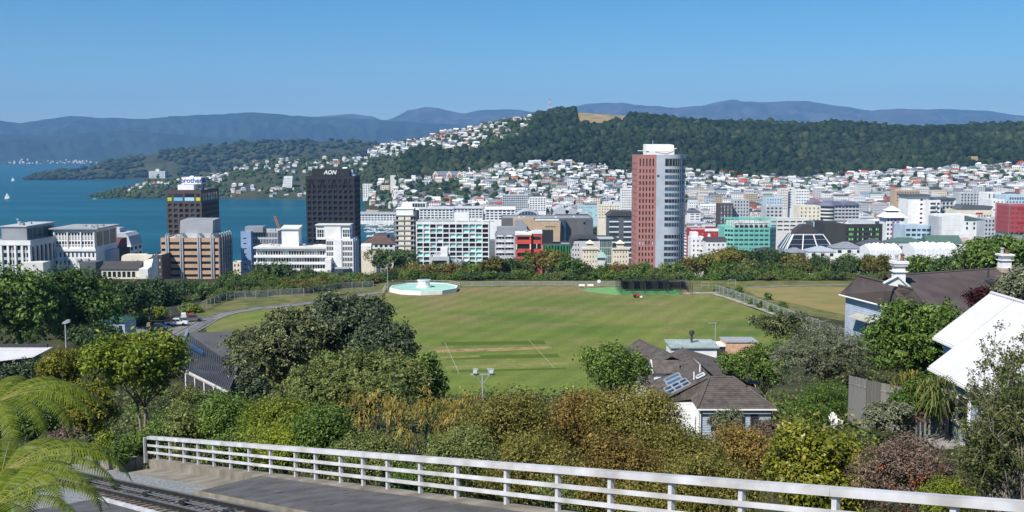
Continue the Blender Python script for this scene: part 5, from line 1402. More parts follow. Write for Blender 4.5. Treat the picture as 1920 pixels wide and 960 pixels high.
# ---- hillside landmarks
Y = 2085
t, W, H = site("monastery", "red brick and cream gabled monastery on the hillside", 812, 866, 329, Y, base=52.0); D = 20
w_brick = W_((0.40, 0.17, 0.11), "brick")
walls(t, W, D, H, w_brick, {'f': (spans(W, 12, 0.4, 1.0), rows_from_top(H, 1.5, 5.0, 3, 0.5))}, 0.4, w_cream, w_slate)
mb = MB(); mb.extr([(-0.5,H),(D+0.5,H),(D/2,H+8)], 'x', -W/2+3, W/2-3); mb.build("roof", w_slate, t)
for k, x in enumerate((-0.42, 0.06, 0.43)):
    mb = MB(); xc = W*x; mb.extr([(xc-5,0),(xc+5,0),(xc+5,H+2),(xc,H+9),(xc-5,H+2)], 'y', -3, 2); gb = mb.build("gable", w_cream, t)
    mb = MB(); mb.extr([(xc-3.4,0),(xc+3.4,0),(xc+3.4,H),(xc,H+4),(xc-3.4,H)], 'y', -3.3, -3.05); mb.build("gable_face", w_brick, gb)
Y = 2760
t, W, H = site("sloping_apartment", "white slab apartment with a long sloping face on the shore", 530, 549, 352, Y, base=2); D = 20
mb = MB(); h2 = lz(t, 330, Y); mb.extr([(-W/2-1,H),(W/2-3,H),(W/2,h2),(-W/2+4,h2-1)], 'y', 0, 20); mb.build("sloping_face", w_white, t)
for k in range(6): z = H+2+(h2-H-4)*k/6; boxpart(t, "window_band", -W/2+3, W/2-5, -0.3, -0.05, z, z+1.2, w_lgrey)
boxpart(t, "podium", -W/2-32, W/2+16, 2, 24, 0, H, w_cream)
for k in range(8): boxpart(t, "podium_window", -W/2-30+k*9, -W/2-25+k*9, 1.8, 1.96, H*0.35, H*0.7, g_dark)
Y = 4460
t, W, H = site("hospital_tower", "lone pale tower block on the far shore", 279, 309, 321, Y, base=1); D = 30
walls(t, W, D, H, w_offw, {'f': (spans(W, 12, 0.6, 2), rows_from_top(H, 2, 4.6, 6, 0.45))}, 0.5, g_blue, w_white)
boxpart(t, "lift_tower", -6, 8, 4, 20, H-1, H+9, w_white)
simple("apartment_block", "pale apartment tower just right of the black tower above the beach", 680, 698, 345, 2290, 16, w_white, g_dark, 4, 3.6, 0.5, 0.5, nr=8)
simple("apartment_block", "cream stepped apartments above the beach road", 713, 730, 348, 2260, 16, w_cream, g_dark, 4, 3.5, 0.5, 0.5, nr=8)
simple("apartment_block", "long cream apartments behind the beach trees", 732, 778, 361, 2160, 18, w_offw, g_dark, 9, 3.6, 0.5, 0.5, nr=6)
simple("apartment_block", "slim white apartment tower left of the green knoll", 822, 838, 353, 1960, 16, w_white, g_dark, 3, 3.8, 0.45, 0.7, nr=8)
simple("apartment_block", "low white apartments beside the slim white tower", 792, 821, 367, 1965, 16, w_white, g_blue, 6, 3.6, 0.5, 0.6, nr=4)
simple("office_block", "long grey glazed slab office in front of the hillside houses", 942, 990, 365, 1660, 20, w_lgrey, g_blue, 12, 3.4, 0.55, 0.7, nr=8, cl=3)
simple("office_block", "white office block beside the long grey slab", 992, 1024, 370, 1650, 18, w_white, g_dark, 6, 3.5, 0.5, 0.6, nr=6)
simple("office_block", "cream building with small windows left of the pink tower", 1122, 1162, 384, 1400, 18, w_cream, g_dark, 8, 3.6, 0.4, 0.4, nr=5)
simple("office_block", "pale green glazed building beside the tree lined street", 1084, 1120, 386, 1480, 20, w_lblue, g_teal, 8, 3.6, 0.5, 0.7, nr=5, roof=w_roofgreen)
# ---- mast on the ridge
c = P(1030, 216, 2800)
t = thing("radio_mast", "tall red and white lattice radio mast on the ridge", "mast", (c.x, c.y, c.z-6))
mm = [mat("mast_white", (0.7,0.7,0.7), 0.6), mat("mast_red", (0.45,0.06,0.05), 0.6)]
Hm = (c.z-6, P(1030,185,2800).z); Hm = Hm[1]-Hm[0]
for k in range(8):
    w0 = 2.6*(1-k/9); w1 = 2.6*(1-(k+1)/9); z0 = Hm*k/8; z1 = Hm*(k+1)/8; mb = MB()
    for s in ((-1,-1),(1,-1),(1,1),(-1,1)): mb.tube([(s[0]*w0,s[1]*w0,z0),(s[0]*w1,s[1]*w1,z1)], 0.35, 4)
    for q in range(4):
        a = ((-1,-1),(1,-1),(1,1),(-1,1))[q]; d = ((1,-1),(1,1),(-1,1),(-1,-1))[q]; mb.tube([(a[0]*w0,a[1]*w0,z0),(d[0]*w1,d[1]*w1,z1)], 0.22, 4)
    mb.build("mast_section", mm[k % 2], t)

# ---- waterfront: long sheds, brown roofed hall, boats, ship
def longshed(label, pl, pr, pt, Y, D, roofm, nf=3):
    t, W, H = site("waterfront_terrace", label, pl, pr, pt, Y, None, "building", base=1.0)
    rows = rows_from_top(H, 1.0, 3.4, nf, 0.6)
    walls(t, W, D, H, w_white, {'f': (spans(W, max(4, int(W/5)), 0.7, 0.4), rows)}, 0.6, g_blue, w_roofg)
    mb = MB(); mb.extr([(-1,H+0.02),(D+1,H+0.02),(D*0.5,H+3.2)], 'x', -W/2-0.5, W/2+0.5); mb.build("roof", roofm, t)
    return t
longshed("long grey roofed waterfront terrace behind the marina", 672, 742, 402, 1750, 26, w_roofg)
longshed("white gabled waterfront apartments behind the slender cream tower", 786, 850, 392, 1500, 26, w_lgrey, 4)
longshed("stepped grey roofed waterfront apartments above the teal block", 850, 905, 391, 1540, 26, w_lgrey, 4)
longshed("white waterfront terrace with blue grey roof near the beach", 760, 812, 379, 1900, 30, w_lblue, 3)
longshed("long white office terrace beside the dark museum", 910, 966, 393, 1420, 30, w_white, 4)
Y = 900
t, W, H = site("boat_shed_hall", "low hall with a brown stepped hipped roof by the marina", 680, 740, 457, Y, base=3); D = 36
walls(t, W, D, H, w_offw, {'f': (spans(W, 6, 0.6, 1), rows_from_top(H, 1, 4, 2, 0.5))}, 0.4, g_dark, w_brown)
w_broof = W_((0.12,0.075,0.06),"brown_roof")
pyramid(t, "lower_roof", W/2+1, D/2+1, D/2, H+0.02, H+4, w_broof, 0.6); pyramid(t, "upper_roof", W*0.25, D*0.3, D/2, H+4.02, lz(t,443,Y), w_broof, 0.85)
Y = 780
t, W, H = site("warehouse", "pale warehouse with white rounded roof vents below the brown roof", 676, 705, 470, Y, base=3); D = 24
walls(t, W, D, H, w_cream, {}, 0.3, g_dark, w_brown)
mb = MB(); mb.extr([(3,H-0.5),(3,H+3.4),(5,H+4.6),(9,H+4.6),(11,H+3.4),(11,H-0.5)], 'x', -W/2, W/2-4); mb.build("roof_vent", w_white, t)
def boat(label, px, py, L_, rz, mast=True, group=None, Y=None):
    c = G(px, py, 0)
    t = thing("moored_boat" if group else "sailing_boat", label, "boat", (c.x, c.y, 0.0), rz, group)
    b = L_*0.16
    mb = MB(); st = [(-0.5,0.7,0.0),(-0.2,1.0,0),(0.15,0.95,0),(0.38,0.5,0.05),(0.5,0.03,0.12)]
    lo = [(x*L_*0.94, w*b*0.6, -0.2) for x, w, s in st]; hi = [(x*L_, w*b, L_*0.1+s*L_*0.3) for x, w, s in st]
    for s in (-1, 1):
        for i in range(len(st)-1):
            q = [(lo[i][0],s*lo[i][1],lo[i][2]),(lo[i+1][0],s*lo[i+1][1],lo[i+1][2]),(hi[i+1][0],s*hi[i+1][1],hi[i+1][2]),(hi[i][0],s*hi[i][1],hi[i][2])]
            mb.quad(*(q if s < 0 else q[::-1]))
    for i in range(len(st)-1): mb.quad((hi[i][0],-hi[i][1],hi[i][2]),(hi[i+1][0],-hi[i+1][1],hi[i+1][2]),(hi[i+1][0],hi[i+1][1],hi[i+1][2]),(hi[i][0],hi[i][1],hi[i][2]))
    mb.quad((hi[0][0],hi[0][1],hi[0][2]),(hi[0][0],-hi[0][1],hi[0][2]),(lo[0][0],-lo[0][1],lo[0][2]),(lo[0][0],lo[0][1],lo[0][2]))
    mb.build("hull", w_white, t)
    mb = MB(); mb.extr([(-L_*0.28,L_*0.1),(L_*0.18,L_*0.1),(L_*0.08,L_*0.19),(-L_*0.22,L_*0.2)], 'y', -b*0.6, b*0.6); mb.build("cabin", w_white, t)
    if mast:
        mb = MB(); mb.tube([(L_*0.08,0,L_*0.1),(L_*0.08,0,L_*1.25)], 0.14, 5); mb.build("mast", w_lgrey, t)
    return t, L_
mr_ = random.Random(4)
MROW = ["second row from the brown roofed hall", "middle row of the berths", "row just behind the middle berths", "far row by the long terrace", "nearest the brown roofed hall"]
k = 0
for row, (py, x0, x1) in enumerate(((436,690,738),(430,688,740),(424,690,740),(418,692,742),(444,690,700))):
    x = x0
    while x < x1:
        boat("white hulled yacht in the marina, " + MROW[row], x+mr_.uniform(-1,1), py+mr_.uniform(-1.5,1.5), mr_.uniform(9,13), mr_.choice([0.2,3.3,0.5,1.6]), True, "marina yachts, " + MROW[row]); x += mr_.uniform(3.6,5.2); k += 1
for px, py, lb in ((24,340,"small white sail far out near the point"),(13,374,"small white sailing boat in open water near the left edge")):
    t, L_ = boat(lb, px, py, 14, 0.15)
    mb = MB(); mb.poly([(L_*0.06,0.05,L_*0.2),(L_*0.06,0.05,L_*1.2),(-L_*0.45,0.1,L_*0.22)]); mb.poly([(L_*0.1,0,L_*1.1),(L_*0.1,0,L_*0.2),(L_*0.5,0,L_*0.2)]); mb.build("sail", w_white, t)
boat("white motor launch off the headland shore", 178, 374, 12, 0.3, False)
c = G(712, 394, 0)
t = thing("moored_ship", "dark hulled excursion ship moored beside the beach", "ship", (c.x, c.y, 0), 0.1)
mb = MB(); mb.extr([(-18,0),(17,0),(22,6),(-20,5)], 'y', -4, 4); mb.build("hull", W_((0.06,0.05,0.05),"ship_hull"), t)
boxpart(t, "deck_house", -14, 10, -3, 3, 5.5, 9, w_brown); boxpart(t, "bridge", -10, 2, -2.5, 2.5, 9, 12, w_offw); mb = MB(); mb.tube([(0,0,12),(0,0,20)], 0.3); mb.build("mast", w_grey, t)
# beach and quay
sheet("beach", [G(686,398,0), G(706,399,0), G(716,392,0), G(704,388,0), G(690,390,0)], 1.2, mat("beach_sand", (0.45,0.36,0.25), 0.95, 0.1, scale=0.02))
mb = MB(); a = G(672,399,0); c = G(745,396,0); mb.box(a.x, c.x, a.y-6, a.y+6, -2, 2.2); structure(mb.build("quay", m_conc))
# ================================================================== CITY FILL, HILLSIDE HOUSES, WOODS
m_hw = mat_obj("house_wall", 0.75, 0.2, 0.10, 0.4); m_hr = mat_obj("house_roof", 0.6, 0.3, 0.14, 0.5)
def paintmat(name, rough):
    m, nt, b = _new(name); at = nt.nodes.new("ShaderNodeAttribute"); at.attribute_name = "paint"
    nt.links.new(at.outputs["Vector"], b.inputs["Base Color"]); b.inputs["Roughness"].default_value = rough; _spec(b, 0.25); return m
m_paint = paintmat("painted_house", 0.7)
rs = random.Random(77)
# ---------- general office and shop blocks on the flat: each block its walls with window bands, roof and roof plant
COLS = [("white", (0.76,0.76,0.74), 9), ("off-white", (0.64,0.63,0.59), 6), ("pale grey", (0.48,0.49,0.50), 6), ("cream", (0.68,0.60,0.45), 3), ("grey", (0.28,0.29,0.30), 3), ("brick red", (0.36,0.13,0.09), 1.3), ("pale blue", (0.42,0.52,0.62), 1.3), ("charcoal", (0.09,0.09,0.10), 1.3), ("sandy", (0.46,0.36,0.24), 1.2)]
def pick_col(r, table): 
    return r.choices(table, [c[2] for c in table])[0]
ROOFS = [("pale grey", (0.44,0.45,0.47), 4), ("white", (0.70,0.70,0.70), 1.8), ("grey", (0.24,0.25,0.27), 5), ("dark", (0.08,0.085,0.095), 3), ("rust red", (0.42,0.09,0.05), 1.2), ("green", (0.10,0.19,0.14), 0.8)]
def block_mesh(W, D, H, n, cols, seed):
    """walls with recessed window strips on the front and side"""
    mb = MB(); rows = rows_from_top(H, 1.3, (H-1.5)/n, n, 0.42)
    facade(mb, side_T('f', W, D), W, H, cols, rows, 0, 0.3); facade(mb, side_T('l', W, D), D, H, [(1, D-1)] if seed % 2 else [], rows if seed % 2 else [], 0, 0.3)
    facade(mb, side_T('r', W, D), D, H, [], [], 0); facade(mb, side_T('k', W, D), W, H, [], [], 0)
    for c, d in rows:
        for a, b_ in cols: mb.quad((a-W/2, 0.26, c), (b_-W/2, 0.26, c), (b_-W/2, 0.26, d), (a-W/2, 0.26, d), 1)
        if seed % 2: mb.quad((-W/2+0.26, D-1, c), (-W/2+0.26, 1, c), (-W/2+0.26, 1, d), (-W/2+0.26, D-1, d), 1)
    return mb.mesh("wall", [m_hw, g_dark])
fill = []
zones = [(1290, 1965, 1000, 1500, 33.0, (9, 19), 0), (1290, 1965, 1500, 1900, 23.0, (8, 18), 0), (752, 1190, 1600, 1780, 20.0, (5, 11), 1), (1120, 1190, 1000, 1560, 30.0, (6, 9), 2)]
for (u0, u1, y0, y1, sp, hr, zi) in zones:
    y = y0
    while y < y1:
        x = (u0-960)/FPX*y
        while x < (u1-960)/FPX*y:
            w = rs.uniform(0.45, 1.1)*sp; d = rs.uniform(0.5, 0.8)*sp
            xx = x+w/2+rs.uniform(0, 3); yy = y+rs.uniform(-4, 4)
            x += w+rs.uniform(1.5, 7)
            if rs.random() < 0.14: continue
            if any(abs(xx-sx) < (sw+w)/2+2 and -34 < yy-sy < 46 for sx, sw, sy in SITES): continue
            h = rs.uniform(*hr)*(1.5 if rs.random() < 0.10 else 1.0)
            z = float(hz(xx, yy))
            if z < 2 or (zi == 1 and rs.random() < 0.45): continue
            u, v = proj(xx, yy, z+h)
            if zi == 1 and 762 < u < 882 and 334 < v < 378: continue
            if zi == 0 and v < 345: h *= 0.6
            if 928 < u < 1120 and yy < 1400: continue
            fill.append((yy, xx, w, d, h, z, u))
        y += sp*0.82+rs.uniform(0, 9)
fill.sort()
LAND = [(1310,"behind the red and white buildings"),(1410,"behind the sea green office block"),(1500,"near the beige apartment blocks"),(1600,"around the slate vaulted roofs"),(1700,"behind the pagoda roofed block"),(1800,"behind the tall white apartment group"),(1900,"near the pale concrete block"),(1960,"near the red scaffold")]
_BM = {}
FARB = []
for i, (yy, xx, w, d, h, z, u) in enumerate(fill):
    cn, cc, _ = pick_col(rs, COLS); rn, rc, _ = pick_col(rs, ROOFS)
    st = max(2, int(h/3.4)); wq = max(9, round(w/4)*4); dq = max(9, round(d/5)*5); hq = max(6, round(h/2)*2); style = rs.randrange(4)
    key = (wq, dq, hq, style)
    if key not in _BM:
        cols = [[(0.8, wq-0.8)], spans(wq, max(3, int(wq/4)), 0.5, 0.5), spans(wq, max(2, int(wq/6)), 0.75, 0.4), spans(wq, max(3, int(wq/3)), 0.4, 0.6)][style]
        _BM[key] = block_mesh(wq, dq, hq, max(2, int(hq/3.4)), cols, style)
    if u > 1280: where = min(LAND, key=lambda t: abs(t[0]-u))[1]
    elif u > 1110: where = "left of the pink tower"
    else: where = "between waterfront and hillside houses"
    lb = "%s %s-storey block, %s roof, %s" % (cn, ["one","two","three","four","five","six","seven","eight","nine"][min(8, st-1)], rn, where)
    if i >= 300:      # past the 300 nearest: part of the mass of far roofs
        for q0, q1, q2, q3, q4, q5, c in ((-wq/2, wq/2, 0, dq, 0, hq, cc), (-wq/2-0.3, wq/2+0.3, -0.3, dq+0.3, hq, hq+0.4, rc)):
            mb = MB()
            if q4 and i % 5 < 3: mb.extr([(yy+q2, z-0.8+q4), (yy+q3, z-0.8+q4), (yy+(q2+q3)/2, z+1.6+q4)], 'x', xx+q0, xx+q1)
            elif q4 and i % 5 == 3: mb.extr([(xx+q0, z-0.8+q4), (xx+q1, z-0.8+q4), (xx+(q0+q1)/2, z+2.0+q4)], 'y', yy+q2, yy+q3)
            else: mb.box(xx+q0, xx+q1, yy+q2, yy+q3, z-0.8+q4, z-0.8+q5)
            FARB.append((mb.v, mb.f, c))
        for r_ in range(st):
            for a_, b_ in spans(wq, max(2, int(wq/4)), 0.5, 0.5):
                mb = MB(); z_ = z+0.6+r_*hq/st; mb.quad((xx-wq/2+a_, yy-0.08, z_), (xx-wq/2+b_, yy-0.08, z_), (xx-wq/2+b_, yy-0.08, z_+1.3), (xx-wq/2+a_, yy-0.08, z_+1.3)); FARB.append((mb.v, mb.f, (0.03, 0.035, 0.04)))
        continue
    t = thing("city_block", lb, "building", (xx, yy, z-0.8), rs.uniform(-0.06, 0.06)+ (rs.choice([0.25, -0.3, 0.5]) if rs.random() < 0.35 else 0), lb)
    obj("wall", _BM[key], t, None, 0, cc)
    mb = MB(); k = rs.random()
    if k < 0.55:
        mb.box(-wq/2+0.02, wq/2-0.02, 0.02, dq-0.02, hq+0.005, hq+0.35)
    elif k < 0.8:
        mb.extr([(-0.4,hq+0.01),(dq+0.4,hq+0.01),(dq/2,hq+2.2)], 'x', -wq/2-0.4, wq/2+0.4)
    else:
        mb.extr([(-wq/2-0.4,hq+0.01),(wq/2+0.4,hq+0.01),(0,hq+2.6)], 'y', -0.4, dq+0.4)
    mb.build("roof", m_hr, t, color=rc)
    if k < 0.55 and yy < 1600:
        for q in range(rs.randrange(1, 4)):
            a = rs.uniform(-wq/2+1, wq/2-4); c = rs.uniform(1, dq-4); mb = MB(); mb.box(a, a+rs.uniform(1.5,4), c, c+rs.uniform(1.5,3), hq+0.35, hq+rs.uniform(1.2,2.8)); mb.build("roof_plant", m_hw, t, color=rs.choice([(0.5,0.5,0.5),(0.7,0.7,0.68),(0.3,0.31,0.33)]))

# ---------- hillside houses
HWALL = [("white", (0.76,0.76,0.73), 11), ("cream", (0.70,0.62,0.47), 3), ("pale grey", (0.50,0.52,0.54), 3), ("pale blue", (0.45,0.54,0.62), 1), ("tan", (0.45,0.33,0.22), 1), ("dark", (0.14,0.13,0.13), 1)]
HROOF = [("pale grey", (0.52,0.53,0.55), 6), ("white", (0.72,0.72,0.72), 6), ("grey", (0.24,0.25,0.27), 5), ("dark", (0.085,0.085,0.095), 3), ("red", (0.44,0.085,0.045), 1.3), ("green", (0.11,0.20,0.15), 1.0), ("brown", (0.20,0.12,0.09), 1)]
def house_geo(kind):
    """returns wall and roof face lists of one house type, base at z = 0 with a deep footing for the slope"""
    r = random.Random(kind*7+1); W = r.uniform(8.5, 13); D = r.uniform(7.5, 10); H = [3.4, 6.2, 3.8, 6.4, 5.6, 3.6][kind % 6]; F = -5.0
    w = MB(); w.box(-W/2, W/2, 0, D, F, H, 0, "t")
    ns = 2 if H > 5 else 1
    for s in range(ns):
        z0 = 1.0+s*2.9
        for a, b_ in spans(W, 3+kind % 2, 0.42, 0.4): w.box(a-W/2, b_-W/2, -0.08, 0.02, z0, z0+1.4, 1)
        for a, b_ in spans(D, 2, 0.4, 0.4): w.box(-W/2-0.08, -W/2+0.02, a, b_, z0, z0+1.4, 1)
    m = MB(); o = 0.5; rh = r.uniform(2.0, 3.2)
    if kind % 3 == 0:   # hipped
        e = D*0.45; q = [(-W/2-o,-o,H),(W/2+o,-o,H),(W/2+o,D+o,H),(-W/2-o,D+o,H)]; a = (-W/2+e,D/2,H+rh); b_ = (W/2-e,D/2,H+rh)
        m.quad(q[0],q[1],b_,a); m.quad(q[2],q[3],a,b_); m.poly([q[1],q[2],b_]); m.poly([q[3],q[0],a]); m.poly(q[::-1])
    elif kind % 3 == 1:  # gable across
        m.extr([(-o,H),(D+o,H),(D/2,H+rh)], 'x', -W/2-o, W/2+o)
        w.poly([(-W/2-0.01,0,H),(-W/2-0.01,D/2,H+rh-0.2),(-W/2-0.01,D,H)][::-1])
    else:                # gable to the front with a side wing
        m.extr([(-W/2-o,H),(W*0.1+o,H),(-W*0.2,H+rh)], 'y', -o, D+o); m.extr([(1.0,H+0.01),(D+o,H+0.01),((1.0+D+o)/2,H+rh*0.8)], 'x', -W*0.2, W/2+o)
    return w, m
HG = [house_geo(k) for k in range(12)]
HM = [(w.mesh("wall", [m_hw, g_dark]), m.mesh("roof", m_hr)) for w, m in HG]
def scatter(u0, u1, y0, y1, sp, ok, r, jit=0.45):
    """jittered grid over the land; ok() takes arrays"""
    ys = np.arange(y0, y1, sp*0.8); out = []
    for y in ys:
        x = np.arange((u0-960)/FPX*y, (u1-960)/FPX*y, sp)
        out.append(np.stack([x, np.full(len(x), y)], -1))
    q = np.concatenate(out); g = np.random.default_rng(r.randrange(10**6))
    q = q+g.uniform(-jit, jit, q.shape)*sp
    z = hz(q[:,0], q[:,1]); u, v = proj(q[:,0], q[:,1], z+4)
    k = (z > 2) & ok(u, v, q[:,0], q[:,1])
    return [tuple(map(float, t)) for t in np.stack([q[:,1], q[:,0], z, u, v], -1)[k]]
UPPER = [(690,276),(740,262),(800,244),(870,226),(930,214),(1004,214),(985,250),(960,262),(905,284),(860,282),(800,276),(745,290),(700,294)]
def is_upper(u, v): return in_poly(u, v, UPPER)
def suburb(u, v, x, y): return np.where(u < 775, (v < 392) & (v > 338), v > _ip(WOOD_BASE, u)+2)
GAPS = [[(690,296),(960,292),(960,306),(870,322),(790,330),(690,335)], [(780,345),(850,335),(880,362),(830,372),(770,370)], [(880,350),(935,352),(930,368),(880,368)]]
def in_gap(u, v): return np.any([in_poly(u, v, g) for g in GAPS], axis=0)
cand = [h for h in scatter(760, 1190, 1690, 1880, 16.5, lambda u, v, x, y: ~in_gap(u, v), rs) if rs.random() < 0.75]
cand += [h for h in scatter(700, 1965, 1880, 2330, 15.5, lambda u, v, x, y: suburb(u, v, x, y) & ~in_gap(u, v), rs)]
cand += [h for h in scatter(690, 1010, 2280, 2760, 21.0, lambda u, v, x, y: is_upper(u, v), rs) if rs.random() < (0.85 if h[3] < 900 else 0.4)]
cand = [h for h in cand if not any(abs(h[1]-sx) < sw/2+8 and -20 < h[0]-sy < 34 for sx, sw, sy in SITES)]
# houses on the headland, taken from the built hill itself
def hill_points(V, n, r, t0, t1, ok):
    out = []; nt_, nx_ = 26, V.shape[1]
    while len(out) < n:
        i = r.uniform(t0, t1)*(nt_-1); j = r.uniform(0, nx_-1.01); i0, j0 = int(i), int(j); a, b_ = i-i0, j-j0
        p = V[i0,j0]*(1-a)*(1-b_)+V[i0+1,j0]*a*(1-b_)+V[i0,j0+1]*(1-a)*b_+V[i0+1,j0+1]*a*b_
        u, v = proj(*p)
        if ok(u, v): out.append((p[1], p[0], p[2], u, v))
    return out
H_OK = [[(440,318),(470,302),(520,292),(600,290),(700,292),(700,318),(640,322),(560,324),(470,322)], [(500,356),(620,350),(700,345),(700,368),(500,371)], [(272,346),(420,328),(440,340),(330,352),(240,360),(200,368)], [(430,345),(500,355),(500,371),(430,371)]]
cand += hill_points(HEADV, 190, rs, 0.05, 0.99, lambda u, v: any(bool(in_poly(u, v, q)) for q in H_OK))
keep = []; grid = {}
for h in cand:
    k = (int(h[1]//14), int(h[0]//14))
    if any(hypot(h[1]-g[1], h[0]-g[0]) < 11.5 for a in (-1,0,1) for b_ in (-1,0,1) for g in grid.get((k[0]+a, k[1]+b_), [])): continue
    grid.setdefault(k, []).append(h); keep.append(h)
keep.sort(key=lambda h: h[0])
HOUSES = keep
def hzone(u, v, y):
    if y > 2600 and u < 700: return "on the headland"
    if bool(is_upper(u, v)): return "high on the spur"
    if u < 900: return "near the monastery"
    if u < 1190: return "left of the pink tower"
    if u < 1450: return "just right of the pink tower"
    if u < 1700: return "mid-right below the woods"
    return "far right below the woods"
stuff_v, stuff_f, stuff_c = [], [], []; nvt = 0
for v_, f_, c in FARB:
    stuff_v.append(np.array(v_)); stuff_f += [tuple(nvt+k for k in f) for f in f_]; stuff_c += [c]*len(f_); nvt += len(v_)
single = 0
headn = 0
for yy, xx, z, u, v in keep:
    wn_, wc, _ = pick_col(rs, HWALL); rn, rc, _ = pick_col(rs, HROOF); kd = rs.randrange(12); rz = rs.choice([0,0,0.25,-0.25,0.5,-0.45,1.57]) + rs.uniform(-0.1, 0.1); s = rs.uniform(0.85, 1.2)
    own = single < 300 and (yy < 2600 or headn < 30)
    if yy >= 2600: headn += 1
    if own:
        single += 1
        lb = "%s house with %s roof %s" % (wn_, rn, hzone(u, v, yy))
        t = thing("hillside_house", lb, "house", (xx, yy, z), rz, lb); t.scale = (s, s, s)
        obj("wall", HM[kd][0], t, None, 0, wc); obj("roof", HM[kd][1], t, None, 0, rc)
    else:
        ca, sa = cos(rz), sin(rz)
        for g, c, gl in ((HG[kd][0], wc, True), (HG[kd][1], rc, False)):
            pts = np.array(g.v)*s; q = np.empty_like(pts); q[:,0] = pts[:,0]*ca-pts[:,1]*sa+xx; q[:,1] = pts[:,0]*sa+pts[:,1]*ca+yy; q[:,2] = pts[:,2]+z
            stuff_v.append(q)
            for f, mi in zip(g.f, g.m):
                stuff_f.append(tuple(nvt+k for k in f)); stuff_c.append((0.02,0.025,0.03) if mi == 1 else c)
            nvt += len(pts)
me = bpy.data.meshes.new("distant_houses"); me.from_pydata(np.concatenate(stuff_v).tolist(), [], stuff_f); me.materials.append(m_paint)
a = me.attributes.new("paint", 'FLOAT_VECTOR', 'FACE'); a.data.foreach_set("vector", np.array(stuff_c, np.float32).ravel())
structure(obj("distant_houses", me), "stuff")
# far shore settlement: little white specks of houses
sv, sf, sc_ = [], [], []; n = 0
for k in range(64):
    u = rs.choice([rs.gauss(150,20), rs.gauss(45,20), rs.uniform(0,190)]); y = 9420+abs(rs.gauss(0,45)); x = (u-960)/FPX*y; z = 2+ (y-9420)*0.35; w = rs.uniform(7,16); h = rs.uniform(3,6)
    mb = MB(); mb.box(x-w/2, x+w/2, y, y+12, z-30, z+h); mb.extr([(y-1,z+h),(y+13,z+h),(y+6,z+h+3)], 'x', x-w/2-1, x+w/2+1)
    for f in mb.f: sf.append(tuple(n+q for q in f)); sc_.append((0.55,0.55,0.55))
    sv += mb.v; n += len(mb.v)
me = bpy.data.meshes.new("far_shore_houses"); me.from_pydata(sv, [], sf); me.materials.append(m_paint)
a = me.attributes.new("paint", 'FLOAT_VECTOR', 'FACE'); a.data.foreach_set("vector", np.array(sc_, np.float32).ravel())
structure(obj("far_shore_houses", me), "stuff")

# ---------- woods: lumpy crowns on the hill, one mass
def ico(sub=1):
    t = (1+5**0.5)/2
    v = [(-1,t,0),(1,t,0),(-1,-t,0),(1,-t,0),(0,-1,t),(0,1,t),(0,-1,-t),(0,1,-t),(t,0,-1),(t,0,1),(-t,0,-1),(-t,0,1)]
    f = [(0,11,5),(0,5,1),(0,1,7),(0,7,10),(0,10,11),(1,5,9),(5,11,4),(11,10,2),(10,7,6),(7,1,8),(3,9,4),(3,4,2),(3,2,6),(3,6,8),(3,8,9),(4,9,5),(2,4,11),(6,2,10),(8,6,7),(9,8,1)]
    v = [Vector(p).normalized() for p in v]
    for _ in range(sub):
        c = {}; nf = []
        def mid(a, b_):
            k = (min(a,b_), max(a,b_))
            if k not in c: c[k] = len(v); v.append((v[a]+v[b_]).normalized())
            return c[k]
        for a, b_, d in f:
            x, y, z = mid(a,b_), mid(b_,d), mid(d,a); nf += [(a,x,z),(b_,y,x),(d,z,y),(x,y,z)]
        f = nf
    return np.array([tuple(p) for p in v]), np.array(f)
IV, IF = ico(1)
nr_ = np.random.default_rng(5)
def crowns(pts, r0, r1, flat=(0.75, 1.1)):
    """joined lumpy crowns over the given ground points"""
    n = len(pts); k = len(IV)
    R = nr_.uniform(r0, r1, (n,1,1)); sq = nr_.uniform(*flat, (n,1))
    bump = 1+nr_.uniform(-0.32, 0.30, (n,k,1))
    v = IV[None]*R*bump
    v[:,:,2] *= sq
    v[:,:,2] += (R[:,:,0]*0.65)
    v += np.asarray(pts)[:,None,:]
    f = (IF[None]+(np.arange(n)*k)[:,None,None]).reshape(-1,3)
    q = np.asarray(pts); patch = 0.34*fbm(q[:, 0]/120, q[:, 1]/70, 3, 4.0)
    tint = np.clip(np.repeat(nr_.normal(0.42, 0.17, n)+patch, len(IF))+nr_.normal(0, 0.06, n*len(IF)), 0, 1)
    return v.reshape(-1,3), f, tint
lm_wood = leafmat("woodland_leaf", (0.011, 0.021, 0.010), (0.027, 0.045, 0.019), (0.075, 0.080, 0.034), 0.10, 0.7, 0.15, 1.08)
lm_bush = leafmat("hill_bush_leaf", (0.022, 0.038, 0.012), (0.042, 0.068, 0.020), (0.085, 0.105, 0.035), 0.10, 0.7, 0.15, 1.3)
def wood_ok(u, v): return (v < _ip(WOOD_BASE, u)+3) & ~np.any([in_poly(u, v, q) for q in CLEARINGS], axis=0)
pts = [(h[1], h[0], h[2]) for h in scatter(770, 1990, 2080, 2830, 18.0, lambda u, v, x, y: wood_ok(u, v) & ~is_upper(u, v), rs, 0.6)]
v, f, ti = crowns(pts, 5.0, 10.5, (0.7, 1.3))
IV, IF = ico(0)
p2 = [(h[1], h[0], h[2]) for h in scatter(770, 1990, 2080, 2830, 9.6, lambda u, v, x, y: wood_ok(u, v) & ~is_upper(u, v), rs, 0.6)]
v2, f2, t2_ = crowns(p2, 3.0, 6.8, (0.7, 1.3)); f = np.concatenate([f, f2+len(v)]); v = np.concatenate([v, v2]); ti = np.concatenate([ti, t2_])
IV, IF = ico(1)
structure(obj("hill_woods", np_mesh("hill_woods", v, f, lm_wood, None, False, ti)), "stuff")
hs_xy = np.array([(h[1], h[0]) for h in HOUSES])
